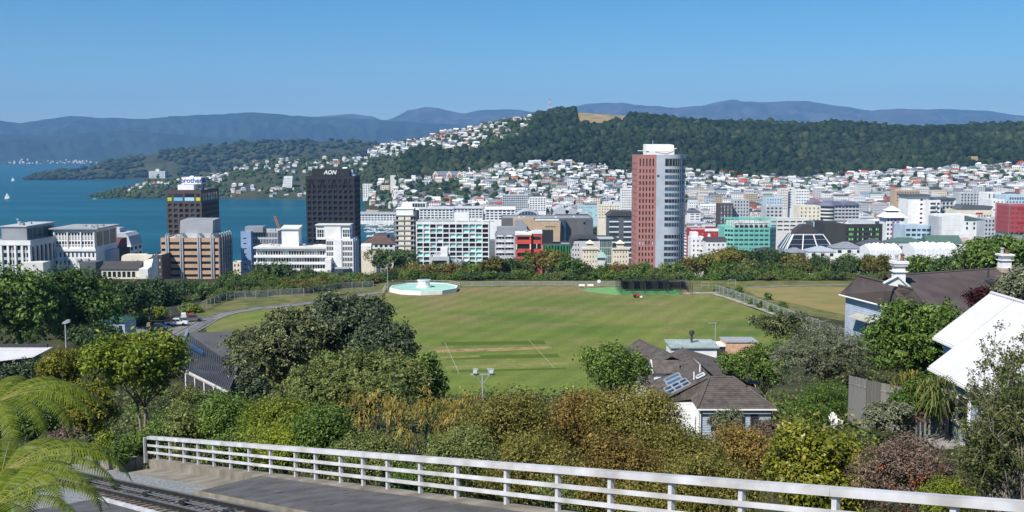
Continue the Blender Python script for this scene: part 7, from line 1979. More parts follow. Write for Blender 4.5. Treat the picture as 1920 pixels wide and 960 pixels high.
# ---------------- lamps
c = P(905, 735, 104); g = float(hz(c.x, 104)); t = thing("floodlight_pole", "grey floodlight pole with two lamps above the hedge", "floodlight", (c.x, 104, g))
zt = P(905, 702, 104).z-g
mb = MB(); mb.tube([(0,0,0),(0,0,zt+0.1)], [0.11,0.07], 8); mb.build("pole", m_grey, t)
mb = MB(); mb.bar((-1.2,0,zt),(1.25,0,zt),0.09,0.12); mb.tube([(-0.75,0,zt),(0,0,zt-1.0)],0.03); mb.tube([(0.75,0,zt),(0,0,zt-1.0)],0.03); mb.build("crossarm", m_grey, t)
for s, an in ((-0.75, 0.2), (0.85, -0.5)):
    mb = MB(); mb.extr([(s-0.2,zt+0.08),(s+0.2,zt+0.08),(s+0.3,zt+0.55),(s-0.25+an*0.3,zt+0.6)], 'y', -0.25, 0.25); lp = mb.build("lamp_head", m_grey, t)
    mb = MB(); mb.box(s-0.17, s+0.2, -0.29, -0.26, zt+0.16, zt+0.48); mb.build("lens", g_pale, lp)
c = P(124, 645, 150); g = float(hz(c.x, 150)); t = thing("street_lamp", "single street lamp in front of the big dark trees", "street lamp", (c.x, 150, g))
zt = P(124, 607, 150).z-g
mb = MB(); mb.tube([(0,0,0),(0,0,zt)], [0.14,0.1], 8); mb.build("pole", m_grey, t)
mb = MB(); mb.extr([(-0.4,zt),(0.1,zt),(0.75,zt+0.25),(0.7,zt+0.55),(0.3,zt+0.6),(-0.3,zt+0.25)], 'y', -0.2, 0.2); mb.build("lamp_head", m_grey, t)
# ================================================================== FOREGROUND: cable car line
AX = Vector((0.58545, -0.81071, 0.1975)); HN = Vector((-0.81071, -0.58545, 0.0)); UPN = AX.cross(HN); UPN = UPN if UPN.z > 0 else -UPN; UPN.normalize()
B0 = P(295, 820.5, 51.02)-Vector((0, 0, 1.1))
def K(s, w, h=0.0): return B0+AX*s+HN*w+Vector((0, 0, h))
def slab(name, s0, s1, w0, w1, h0, h1, m, parent=None, o0=None, kind=None):
    mb = MB(); o = o0 or Vector((0,0,0)); c = [K(s,w,h)-o for h in (h0,h1) for s, w in ((s0,w0),(s1,w0),(s1,w1),(s0,w1))]
    n = len(mb.v); mb.v += [tuple(v) for v in c]
    for q in ((0,3,2,1),(4,5,6,7),(0,1,5,4),(1,2,6,5),(2,3,7,6),(3,0,4,7)): mb.f.append(q[::-1]); mb.m.append(0)
    ob = mb.build(name, m, parent)
    if kind: structure(ob, kind)
    return ob
m_rail_w = mat("railing_white", (0.58, 0.58, 0.60), 0.45, 0.35, scale=1.2, dirt=(0.36,0.345,0.33), detail=9)
m_deck = mat("tarred_deck", (0.060, 0.056, 0.055), 0.75, 0.35, scale=1.2, dirt=(0.115,0.11,0.11), detail=8, bump=0.4)
m_ballast = mat("ballast", (0.30, 0.31, 0.32), 0.95, 0.15, scale=9.0, dirt=(0.11,0.115,0.12), detail=4, bump=1.0)
m_wallc = mat("stained_concrete", (0.25, 0.225, 0.185), 0.9, 0.2, scale=1.1, dirt=(0.13,0.115,0.09), detail=9, bump=0.4)
m_steel = mat("rail_steel", (0.035, 0.032, 0.03), 0.5, 0.5, metal=0.4)
m_shiny = mat("rail_top", (0.42, 0.41, 0.40), 0.3, 0.6, metal=0.8)
m_sleeper = mat("sleeper_timber", (0.16, 0.125, 0.095), 0.9, 0.2, scale=3, dirt=(0.08,0.065,0.055))
TB = -0.30
trk = slab("track_bed", -45, 45, 1.55, 8.0, -1.9, TB-0.06, m_ballast, kind="structure")
slab("concrete_wall", -0.6, 13.6, -0.25, 0.35, -2.5, 0.02, m_wallc, kind="structure")
slab("concrete_apron", 0.4, 13.6, 0.352, 1.54, -1.6, -0.34, m_wallc, kind="structure")
slab("track_kerb", -34, -0.6, 0.9, 1.5, -2.5, 0.12, m_wallc, kind="structure")
slab("track_kerb", -3.5, -0.55, 0.55, 0.89, -2.5, 0.2, m_wallc, kind="structure")
# deck of long tarred boards, each its own piece
dk = slab("bridge_deck", 13.6, 46, -0.28, 2.95, -0.5, -0.055, m_wallc, kind="structure")
dr = random.Random(8)
w = 0.36
while w < 2.85:
    s = 13.62+0.34*w+dr.uniform(-0.05, 0.05); bw = 0.235
    while s < 45:
        L_ = dr.uniform(3.4, 5.4); slab("board", s, min(s+L_-0.012, 45.5), w, w+bw-0.008, -0.053, 0.0+dr.uniform(-0.006, 0.007), m_deck, dk); s += L_
    w += bw
slab("deck_kerb", 13.62, 45.5, -0.2, 0.34, -0.052, 0.035, m_wallc, dk)
# rails, sleepers, cable gear
for w in (3.18, 4.38):
    slab("rail_foot", -45, 45, w-0.07, w+0.07, TB-0.05, TB+0.03, m_steel, trk); slab("rail_web", -45, 45, w-0.022, w+0.022, TB+0.031, TB+0.11, m_steel, trk); slab("rail_head", -45, 45, w-0.038, w+0.038, TB+0.111, TB+0.15, m_shiny, trk)
for i in range(92):
    s = -34+i*0.72; slab("sleeper", s, s+0.24, 2.75, 4.8, TB-0.058, TB-0.01+dr.uniform(-0.012, 0.012), m_sleeper, trk)
for k in range(8):
    s = 2+k*4.3; slab("cable_pulley_box", s, s+0.5, 3.66, 3.9, TB-0.009, TB+0.14, m_steel, trk)
for w in (3.7, 3.86):
    mb = MB(); mb.tube([K(-40, w, TB+0.10), K(44, w, TB+0.10)], 0.022, 5); mb.build("haul_cable", m_shiny, trk)
for w in (3.03,):
    mb = MB(); mb.tube([K(-40+i*2.0, w+0.03*sin(i*1.3), TB+0.05+0.02*cos(i*0.9)) for i in range(42)], 0.03, 5); mb.build("signal_cable", mat("pale_cable", (0.5,0.48,0.44), 0.7), trk)
slab("platform_edge", 9, 40, 5.0, 5.16, TB-0.05, TB+0.05, m_rail_w, trk); slab("platform_slab", 9, 45, 5.3, 8.5, TB-0.055, TB+0.02, m_deck, trk)
# railing
Lr = K(-1.3, 0)
rl = thing("white_railing", "long white three-rail timber railing along the cable car bridge", "railing", Lr)
def invY(px): return 0.0196+(px-295)*2.63e-5
pm = MB(); pm.box(-0.055, 0.055, -0.055, 0.055, -0.25, 1.06); pmesh = pm.mesh("post", m_rail_w)
AN = atan2(AX.y, AX.x)
for px in (271,295,318,344,370.5,400,431,466,506,552.5,590,637,679,725,786,854,947.5,1044,1143,1257,1389.5,1566,1790,2080):
    Y = 1/invY(px); s = (B0.y-Y)/0.81071
    obj("post", pmesh, rl, K(s, 0.0)-Lr, AN)
cuts = [-1.35]
for px in (552.5, 1044, 1562, 2600): cuts.append((B0.y-1/invY(px))/0.81071)
for s0, s1 in zip(cuts[:-1], cuts[1:]):
    slab("top_rail", s0+0.004, s1-0.004, -0.10, 0.12, 1.0, 1.15, m_rail_w, rl, Lr)
    for h in (0.34, 0.69): slab("middle_rail", s0+0.003, s1-0.003, 0.056, 0.10, h-0.055, h+0.055, m_rail_w, rl, Lr)
# ---- tree ferns
lm_fern = leafmat("fern_leaf", (0.06, 0.10, 0.012), (0.17, 0.23, 0.025), (0.32, 0.36, 0.045), 0.38, 0.5, 0.3, 0.88)
m_stipe = mat("fern_stipe", (0.22, 0.17, 0.06), 0.7)
m_ftrunk = mat("fern_trunk", (0.055, 0.04, 0.03), 0.95, 0.1, scale=4, bump=0.8)
def frond_mesh(L_, seed, turn=1.75, npair=52):
    """arching frond in the local xz plane: close-set drooping pinnae in pairs, each a tapering toothed blade"""
    r = np.random.default_rng(seed); V = []; F = []; T = []
    pts = []
    ang = radians(36); x = z = 0.0
    for i in range(npair+1):
        pts.append((x, z)); st = L_/npair; x += cos(ang)*st; z += sin(ang)*st; ang -= turn/npair*(0.45+1.1*(i/npair))
    for i in range(3, npair):
        t = i/npair; px, pz = pts[i]; dx, dz = pts[i+1][0]-px, pts[i+1][1]-pz; n = hypot(dx, dz); dx /= n; dz /= n
        pl = 0.175*L_*(min(1, (t+0.05)/0.35)**0.6)*(1-t**2.6)+0.015; pw = L_/npair*0.37
        for s in (-1, 1):
            tint = np.clip(r.normal(0.5, 0.13), 0, 1); sw = 0.12+0.30*t; seg = 6; dr_ = r.uniform(0.30, 0.46)
            for k in range(seg+1):
                q = k/seg; cx = px+dx*pl*sw*q; cy = s*pl*q*(1-0.10*q*q); cz = pz+dz*pl*sw*q-pl*dr_*q**1.7
                wv = pw*(1-q**2.2)*(0.82+0.36*(k % 2))+0.002
                V += [(cx-dx*wv, cy, cz-dz*wv), (cx+dx*wv, cy, cz+dz*wv)]
                if k: m = len(V); F.append((m-4, m-3, m-1, m-2)); T.append(tint+r.normal(0, 0.05))
    me = np_mesh("frond", np.array(V), np.array(F), [lm_fern], None, False, np.clip(np.array(T), 0, 1))
    mb = MB(); k = pts[::4]; mb.tube([(p[0], 0, p[1]-0.008) for p in k], [0.020*(1-0.8*i/len(k)) for i in range(len(k))], 5)
    return me, mb.mesh("midrib", m_stipe)
FR = [frond_mesh(L_, 40+i, a) for i, (L_, a) in enumerate(((3.0,1.75),(3.3,1.95),(2.7,1.6)))]
def tree_fern(label, px, py, Y, angs, sc=1.0, seed=1):
    c = P(px, py, Y); g = float(hz(c.x, c.y)); r = random.Random(seed)
    t = thing("tree_fern", label, "tree fern", (c.x, c.y, g))
    mb = MB(); h = max(0.8, c.z-g); mb.tube([(0,0,-0.5),(0.05,0.03,h*0.5),(0,0,h)], [0.22,0.16,0.13], 9); mb.build("trunk", m_ftrunk, t)
    for i, (a, tilt, k, s) in enumerate(angs):
        f, m = FR[k]
        o = obj("frond", f, t, (0, 0, h-0.05)); o.rotation_euler = (r.uniform(-0.2,0.2), -tilt, a); o.scale = (s*sc,)*3
        q = obj("midrib", m, o)
    return t
D2 = radians
tree_fern("tree fern with bright arching fronds above the track at the left edge", -12, 757, 26.5, [(D2(a), D2(ti), k, s) for a, ti, k, s in ((16,-2,1,0.98),(-3,-4,0,1.0),(-20,-6,1,0.92),(-37,-8,0,0.95),(-54,-8,1,0.9),(-72,-10,0,0.9),(-92,-10,1,0.85),(-115,-6,2,0.9),(38,-2,0,0.95),(60,0,2,0.95),(95,0,0,0.9),(135,0,1,0.85),(175,0,2,0.9),(215,0,0,0.9),(245,-4,1,0.8))], 1.0, 2)
tree_fern("tree fern drooping over the rails at the lower left", 2, 886, 21.0, [(D2(a), D2(ti), k, s) for a, ti, k, s in ((30,0,0,1.0),(12,0,1,1.0),(-5,-3,0,1.05),(-20,-4,1,1.0),(-36,-5,0,0.95),(-52,-6,1,0.9),(-70,-8,0,0.85),(-90,-8,2,0.9),(50,0,2,1.0),(75,0,0,0.9),(110,0,1,0.9),(150,0,0,0.9),(-120,-5,0,0.9),(190,0,2,0.9),(225,0,1,0.9))], 0.9, 3)
tree_fern("young tree fern in the bottom left corner beneath the others", -20, 955, 18.0, [(D2(a), D2(ti), k, s) for a, ti, k, s in ((35,6,2,0.8),(10,2,0,0.8),(-15,0,2,0.8),(-45,0,0,0.7),(65,10,2,0.8),(100,5,0,0.7),(150,5,2,0.8))], 0.95, 4)
# ================================================================== VEGETATION
rg = np.random.default_rng(21)
m_bark = mat("bark", (0.15, 0.12, 0.095), 0.95, 0.1, scale=5, dirt=(0.07,0.055,0.045), detail=6, bump=0.6)
m_bark2 = mat("pale_bark", (0.27, 0.235, 0.19), 0.95, 0.1, scale=6, dirt=(0.12,0.10,0.08), detail=6, bump=0.6)
LM = {
 'dark':   leafmat("dark_evergreen_leaf", (0.014, 0.026, 0.010), (0.032, 0.056, 0.018), (0.075, 0.110, 0.035), 0.15, 0.45, 0.35, 1.70),
 'left':   leafmat("dense_green_leaf", (0.018, 0.034, 0.009), (0.045, 0.078, 0.016), (0.105, 0.145, 0.035), 0.18, 0.5, 0.3, 1.95),
 'pohu':   leafmat("leathery_leaf", (0.018, 0.027, 0.014), (0.040, 0.056, 0.028), (0.120, 0.135, 0.075), 0.10, 0.45, 0.35, 1.80),
 'pohu2':  leafmat("budding_leaf", (0.022, 0.028, 0.012), (0.055, 0.066, 0.026), (0.190, 0.190, 0.085), 0.12, 0.5, 0.3, 1.70),
 'olive':  leafmat("olive_leaf", (0.030, 0.040, 0.012), (0.075, 0.092, 0.026), (0.160, 0.165, 0.055), 0.2, 0.5, 0.3, 1.85),
 'bright': leafmat("bright_leaf", (0.045, 0.070, 0.008), (0.110, 0.145, 0.015), (0.230, 0.240, 0.030), 0.3, 0.4, 0.4, 1.65),
 'mid':    leafmat("mid_green_leaf", (0.024, 0.044, 0.009), (0.060, 0.098, 0.018), (0.130, 0.175, 0.040), 0.22, 0.45, 0.35, 1.75),
 'silver': leafmat("silver_leaf", (0.055, 0.065, 0.035), (0.125, 0.138, 0.080), (0.235, 0.245, 0.165), 0.15, 0.6, 0.3, 1.30),
 'brown':  leafmat("russet_leaf", (0.034, 0.034, 0.008), (0.085, 0.082, 0.018), (0.175, 0.140, 0.040), 0.25, 0.5, 0.3, 1.95),
 'russet': leafmat("bronze_leaf", (0.042, 0.034, 0.010), (0.108, 0.080, 0.020), (0.215, 0.140, 0.045), 0.25, 0.5, 0.3, 1.8),
 'gold':   leafmat("golden_leaf", (0.080, 0.068, 0.016), (0.190, 0.150, 0.034), (0.330, 0.250, 0.080), 0.3, 0.45, 0.35, 1.55),
 'gloss':  leafmat("glossy_leaf", (0.040, 0.055, 0.006), (0.115, 0.130, 0.013), (0.270, 0.240, 0.040), 0.2, 0.32, 0.5, 1.30),
 'purple': leafmat("dusky_leaf", (0.045, 0.033, 0.026), (0.110, 0.080, 0.060), (0.190, 0.140, 0.100), 0.15, 0.6, 0.25, 1.6),
 'wine':   leafmat("wine_leaf", (0.020, 0.006, 0.008), (0.055, 0.015, 0.020), (0.110, 0.035, 0.035), 0.2, 0.5, 0.3, 1.20),
 'wisp':   leafmat("wispy_leaf", (0.028, 0.038, 0.012), (0.072, 0.088, 0.026), (0.140, 0.155, 0.050), 0.25, 0.5, 0.3, 1.50),
 'conifer':leafmat("bronze_conifer_leaf", (0.034, 0.038, 0.006), (0.085, 0.088, 0.012), (0.165, 0.155, 0.025), 0.15, 0.6, 0.2, 1.75),
 'lime':   leafmat("lime_leaf", (0.060, 0.085, 0.010), (0.150, 0.185, 0.025), (0.280, 0.300, 0.050), 0.3, 0.5, 0.3, 1.20),
 'cream':  leafmat("creamy_leaf", (0.120, 0.120, 0.035), (0.260, 0.240, 0.075), (0.400, 0.360, 0.140), 0.25, 0.5, 0.3, 1.20),
}
def unit(n):
    v = rg.normal(size=(n, 3)); return v/np.linalg.norm(v, axis=1, keepdims=True)
def leaves_at(c, out, L_, asp, upb=0.25, rand=0.9, strap=False):
    """diamond leaves at points c facing roughly outward; returns verts, quads"""
    n = len(c)
    nn = out*0.8+unit(n)*rand; nn[:, 2] += upb; nn /= np.linalg.norm(nn, axis=1, keepdims=True)
    t = np.cross(nn, unit(n)); t /= (np.linalg.norm(t, axis=1, keepdims=True)+1e-9); b = np.cross(nn, t)
    l = (L_*rg.uniform(0.5, 1.5, (n, 1)))*0.5; w = l*asp
    V = np.stack([c-t*l, c+b*w+t*l*0.1, c+t*l, c-b*w+t*l*0.1], 1)
    V[:, 2, 2] -= l[:, 0]*0.25
    return V.reshape(-1, 3), np.arange(n*4).reshape(n, 4)
def straps_at(c, out, L_, asp, per=9):
    """rosettes of long drooping leaves"""
    n = len(c); d = np.repeat(out, per, 0)*0.55+unit(n*per)*0.75; d[:, 2] += 0.25; d /= np.linalg.norm(d, axis=1, keepdims=True)
    c = np.repeat(c, per, 0); l = L_*rg.uniform(0.6, 1.25, (n*per, 1))
    s = np.cross(d, np.array([0, 0, 1.0])); s /= (np.linalg.norm(s, axis=1, keepdims=True)+1e-9); w = l*asp*0.5
    m = c+d*l*0.55+np.array([0, 0, 0.10])*l; e = m+d*l*0.35-np.array([0, 0, 0.42])*l
    V = np.stack([c-s*w*0.5, c+s*w*0.5, m+s*w, m-s*w, e+s*w*0.25, e-s*w*0.25], 1).reshape(-1, 3)
    i = np.arange(n*per)*6
    F = np.concatenate([np.stack([i, i+1, i+2, i+3], -1), np.stack([i+3, i+2, i+4, i+5], -1)])
    return V, F
def lobes_of(rx, ry, rz, n, r, flat):
    """overlapping lobes of unequal size that make up a crown"""
    out = [(np.array([rx*r.uniform(-0.1,0.1), 0, -rz*0.08]), np.array([rx*0.62, ry*0.62, rz*0.66]))]
    for k in range(n):
        a = 2*pi*(k+r.uniform(-0.45, 0.45))/n*1.618*2; h = r.uniform(-0.5, 0.85) if not flat else r.uniform(-0.1, 0.8)
        s = r.uniform(0.22, 0.50); rad = sqrt(max(0.05, 1-h*h))*min(0.98-s*0.75, r.uniform(0.55, 0.85))
        c = np.array([rx*rad*cos(a), ry*rad*sin(a), rz*h*(0.98-s)]); out.append((c, np.array([rx*s, ry*s, rz*s*r.uniform(0.7, 1.05)])))
    return out
def crown_mesh(name, rx, ry, rz, L_, N, mat_, asp=0.5, nl=9, seed=1, clump=None, flat=False, per=14, strap=False, upb=0.45, inner=0.14, cut=0.0, holes=0.25):
    """leaf mass on the outside of overlapping lobes, gathered in clumps with gaps between"""
    r = random.Random(seed); LB = lobes_of(rx, ry, rz, nl, r, flat)
    ncl = max(20, int(N/per)); C = []; O = []; area = np.array([(q[1][0]*q[1][2]) for q in LB]); pr = area/area.sum()
    need = ncl
    while need > 0:
        k = rg.choice(len(LB), need*2, p=pr); d = unit(need*2); d[:, 2] = np.where(rg.random(need*2) < 0.55, np.abs(d[:, 2]), d[:, 2])
        cc = np.array([LB[i][0] for i in k]); rr = np.array([LB[i][1] for i in k]); p = cc+rr*d*rg.uniform(0.86, 1.08, (need*2, 1))
        ok = np.ones(len(p), bool)
        for j, (c, q) in enumerate(LB):
            ok &= ~(((((p-c)/q)**2).sum(1) < 0.62) & (k != j))
        if cut: ok &= p[:, 2] > -rz*cut
        ok &= ~((vnoise(p[:, 0]/(0.34*rx)+seed, (p[:, 1]+p[:, 2]*1.3)/(0.34*rx), seed) < -0.55+holes*0.0) & (rg.random(len(p)) < holes*2.2))
        C.append(p[ok][:need]); o = d[ok][:need]/rr[ok][:need]; O.append(o/np.linalg.norm(o, axis=1, keepdims=True)); need = ncl-sum(len(x) for x in C)
    C = np.concatenate(C); O = np.concatenate(O); n = len(C)
    sp_ = rg.random(n) < 0.10; C[sp_] += O[sp_]*(rg.uniform(0.06, 0.22, (int(sp_.sum()), 1))*min(rx, rz))   # sprigs that break the outline
    cl = (clump or max(L_*1.6, 0.16*min(rx, rz)))*rg.uniform(0.6, 1.25, (n, 1)); cl = np.repeat(cl, per, 0)
    ct = np.clip(rg.normal(0.45, 0.17, n)+0.10*vnoise(C[:, 0]/(rx*0.4), C[:, 2]/(rx*0.4), seed), 0, 1)
    if strap:
        V, F = straps_at(C, O, L_, asp, per); T = np.repeat(ct, per); T = np.concatenate([T, T])+rg.normal(0, 0.12, len(F))
    else:
        P_ = np.repeat(C, per, 0); Q = np.repeat(O, per, 0); off = unit(n*per)*(rg.random((n*per, 1))**0.45)*cl; off += Q*cl*0.25
        ow = Q+off/cl*0.9; ow /= np.linalg.norm(ow, axis=1, keepdims=True)
        V, F = leaves_at(P_+off, ow, L_, asp, upb); T = np.repeat(ct, per)+rg.normal(0, 0.14, n*per)
        ni = int(n*per*inner)
        if ni:   # sparse larger leaves further in, on the same boughs
            k = rg.integers(0, n, ni); pi_ = C[k]*rg.uniform(0.45, 0.86, (ni, 1)); V2, F2 = leaves_at(pi_, O[k], L_*2.1, asp*1.3, upb); V, F = np.concatenate([V, V2]), np.concatenate([F, F2+len(V)]); T = np.concatenate([T, ct[k]])
    return np_mesh(name, V, F, mat_, None, False, np.clip(T, 0, 1)), LB
def trunk_mesh(H, r0, LB, zc, m, seed=1, stems=1, lean=0.1, spread=0.0):
    """tapered trunk(s) with limbs reaching into the lobes; z = 0 at the ground, crown centre at zc"""
    r = random.Random(seed); mb = MB()
    for s in range(stems):
        bx = r.uniform(-spread, spread) if stems > 1 else 0; by = r.uniform(-spread, spread)*0.6 if stems > 1 else 0; lx_, ly_ = r.uniform(-lean, lean)*H, r.uniform(-lean, lean)*H
        z1 = zc*0.62 if zc > 1.5 else zc*0.9; k0 = r0*(1 if stems == 1 else 0.65)
        pts = [(bx+lx_*t*t*0.6+0.05*H*sin(3*t+s)*t, by+ly_*t*t*0.6, -0.4+(z1+0.4)*t) for t in (0, 0.25, 0.5, 0.75, 1.0)]
        mb.tube(pts, [k0*1.25, k0, k0*0.9, k0*0.8, k0*0.7], 8); top = Vector(pts[-1])
        for c, q in (LB[1+s::stems] if stems > 1 else LB[1:]):
            e = Vector((c[0], c[1], zc+c[2]+q[2]*0.35)); mid = top.lerp(e, 0.5)+Vector((r.uniform(-0.06,0.06)*H, r.uniform(-0.06,0.06)*H, -0.03*H))
            mb.tube([top, mid, e], [k0*0.5, k0*0.34, k0*0.12], 6)
            for _ in range(2):
                e2 = mid+Vector((r.uniform(-1,1)*q[0], r.uniform(-1,1)*q[1], r.uniform(0.1,0.9)*q[2])); mb.tube([mid, mid.lerp(e2,0.55)+Vector((0,0,0.04*H)), e2], [k0*0.24, k0*0.16, k0*0.05], 5)
    return mb.mesh("trunk", m, True)
NLEAF = [0]
def plant(name, label, cat, px, pt, pb, hw, Y, kind, L_, N, group=None, asp=0.5, nl=9, seed=None, bark=None, ry=None, r0=None, stems=1, trunk=True, **kw):
    """a tree or shrub by the pixel extent of its crown and its distance; the trunk goes down to the land"""
    seed = seed or int(px*7+pt); top = P(px, pt, Y); bot = P(px, pb, Y); rz = (top.z-bot.z)/2; rx = hw*Y/FPX; zc = (top.z+bot.z)/2
    g = float(hz(top.x, Y)); t = thing(name, label, cat, (top.x, Y, g), 0, group)
    me, LB = crown_mesh("crown", rx, ry or rx, rz, L_*1.08, int(N*0.66), LM[kind], asp, nl, seed, **kw)
    NLEAF[0] += len(me.polygons)
    obj("crown", me, t, (0, 0, zc-g))
    if trunk: obj("trunk", trunk_mesh(max(2, zc-g), r0 or max(0.05, rx*0.055), LB, zc-g, bark or m_bark, seed, stems, spread=rx*0.25), t)
    return t, me, LB, zc-g
T = plant
# ---- left: the big dark trees
T("broadleaf_tree", "big dense green tree at the left edge in front of the columned block", "tree", 25, 482, 668, 78, 190, 'left', 0.62, 15000, nl=14, r0=0.5, per=18)
T("broadleaf_tree", "broad dense green tree right of the street lamp with rounded crown", "tree", 142, 479, 655, 84, 200, 'left', 0.62, 16000, nl=14, r0=0.5, per=18)
T("broadleaf_tree", "dark shaded tree behind the green roofed cottage", "tree", 232, 512, 610, 52, 238, 'dark', 0.6, 6500, nl=9)
T("broadleaf_tree", "dark tree left of the flat crowned tree under the tan block", "tree", 292, 520, 596, 46, 275, 'dark', 0.65, 5000)
T("spreading_tree", "flat crowned dark spreading tree in front of the tan block", "tree", 348, 525, 566, 48, 300, 'dark', 0.6, 4800, flat=True, nl=8)
T("broadleaf_tree", "round green tree right of the tan block foot", "tree", 432, 512, 572, 46, 310, 'left', 0.65, 4800)
T("broadleaf_tree", "low dark tree above the curving path", "tree", 392, 535, 590, 34, 285, 'dark', 0.6, 3000)
T("round_shrub", "bright green rounded shrub behind the parked trucks", "shrub", 284, 574, 612, 30, 252, 'bright', 0.4, 4200, trunk=False)
T("round_shrub", "bright green mounded shrub right of the parked trucks", "shrub", 352, 564, 598, 26, 262, 'bright', 0.4, 3600, trunk=False)
T("round_shrub", "lime shrub beside the green roofed cottage", "shrub", 262, 588, 620, 18, 246, 'mid', 0.4, 2000, trunk=False)
T("round_shrub", "bushy dark shrub below the cottage roof", "shrub", 172, 600, 660, 46, 185, 'dark', 0.45, 5200)
# ---- belt beyond the field
T("pine_tree", "dark irregular pine in front of the long white apartments", "tree", 512, 487, 540, 44, 345, 'dark', 0.7, 4200, nl=11, r0=0.4)
T("pine_tree", "large dark domed pine in front of the slender cream tower", "tree", 735, 460, 515, 50, 430, 'dark', 0.85, 5200, nl=12, r0=0.5)
T("garden_tree", "cream coloured flowering tree beyond the curving path", "tree", 660, 516, 546, 21, 335, 'cream', 0.5, 2600)
T("round_shrub", "bright lime shrub behind the fountain railing", "shrub", 722, 523, 552, 22, 326, 'bright', 0.5, 2200, trunk=False)
BELT = []
bk = [('left','green'),('olive','olive'),('brown','russet'),('dark','dark green'),('mid','fresh green'),('russet','bronze')]
bm = {}
for k, (kd, nm) in enumerate(bk):
    for j in range(2): bm[kd, j] = crown_mesh("crown", 5.2, 5.0, 4.6+j, 0.72, 2600, LM[kd], 0.5, 8+2*j, 300+k*5+j)
br_ = random.Random(31)
def belt(px, pt, pb, hw, Y, kd, where, group="trees of the belt beyond the sports field"):
    j = br_.randrange(2); me, LB = bm[kd, j]; top = P(px, pt, Y); bot = P(px, pb, Y); rz = (top.z-bot.z)/2; rx = hw*Y/FPX; zc = (top.z+bot.z)/2; g = float(hz(top.x, Y))
    nm = dict(bk)[kd]
    t = thing("belt_tree", "%s leafed tree, %s" % (nm, where), "tree", (top.x, Y, g), 0, group)
    o = obj("crown", me, t, (0, 0, zc-g), br_.uniform(0, 6.28)); o.scale = (rx/5.2, rx/5.0, rz/(4.6+j))
    mb = MB(); mb.tube([(0,0,-1),(0.2,0.1,(zc-g)*0.5),(0,0,zc-g)], [0.3,0.24,0.12], 6)
    for c, q in LB[1:5]: mb.tube([(0.1,0,(zc-g)*0.55), (c[0]*0.5,c[1]*0.5,(zc-g)*0.85), (c[0]*0.9,c[1]*0.9,zc-g+c[2])], [0.16,0.1,0.04], 5)
    mb.build("trunk", m_bark, t)
TOPS = [(440,520),(480,516),(545,506),(580,500),(620,505),(660,520),(700,512),(740,500),(770,498),(810,486),(850,490),(880,486),(920,486),(960,480),(1000,472),(1035,466),(1070,472),(1100,488),(1140,492),(1180,492),(1215,496),(1250,490),(1290,478),(1330,474),(1380,466),(1420,462),(1450,470),(1490,474),(1530,480),(1570,478),(1620,472),(1660,480),(1700,492),(1760,490),(1830,478)]
PLACE = [(470,"behind the curving path"),(560,"below the white apartments"),(700,"left of the fountain"),(800,"behind the fountain"),(890,"in front of the teal apartments"),(980,"in front of the red block"),(1060,"in front of the green striped block"),(1140,"below the cream pavilions"),(1220,"at the foot of the pink tower"),(1300,"behind the cricket nets"),(1390,"in front of the green office block"),(1480,"below the sloped glass front"),(1570,"in front of the grey villa"),(1650,"left of the nearer chimney"),(1760,"between the two chimneys"),(1860,"behind the villa roof")]
x = 440
kseq = ['olive','left','dark','olive','brown','left','mid','russet','dark','olive','brown','left']
i = 0
while x < 1850:
    pt = _ip(TOPS, x)+br_.uniform(-7, 4); hw = br_.uniform(17, 32); kd = kseq[(i*5+br_.randrange(3)) % len(kseq)] if x < 1250 or br_.random() < 0.6 else br_.choice(['russet','left','dark'])
    if not (690 < x < 715 or 640 < x < 676):
        belt(x, pt, min(pt+br_.uniform(44, 56), 541), hw, br_.uniform(352, 392), kd, min(PLACE, key=lambda t: abs(t[0]-x))[1])
    x += hw*br_.uniform(0.8, 1.15); i += 1
x = 420
while x < 1660:   # lower, nearer row right behind the fence
    hw = br_.uniform(12, 22); pt = br_.uniform(501, 512)+(6 if x < 720 else 0); kd = br_.choice(['left','mid','dark','olive','mid','left'])
    if not (1165 < x < 1175): belt(x, pt, min(pt+br_.uniform(27, 34), 536), hw, br_.uniform(328.5, 334), kd, "low, " + min(PLACE, key=lambda t: abs(t[0]-x))[1])
    x += hw*br_.uniform(0.95, 1.4)
for row in range(2):
    for k in range(24):   # thicket close behind the path fence, then taller trees behind it
        px = 396+k*14+br_.uniform(-5, 5); pf = np.interp(px, [380,410,440,480,570,640,720], [581,567,561,559,554,544,540]); Yf = (CAMZ-FZ)*FPX/(pf-282)
        if 705 < px < 740: continue
        if row == 0: belt(px, pf-br_.uniform(19, 30), pf+1, br_.uniform(11, 17), Yf+2.5+br_.uniform(0, 3), br_.choice(['olive','left','mid','brown','olive']), "low thicket along the long path fence")
        else: belt(px, min(pf-26, 527)-br_.uniform(0, 9), pf-4, br_.uniform(14, 22), Yf+9+br_.uniform(0, 8), br_.choice(['left','dark','olive','left','brown']), "behind the thicket of the long path fence")
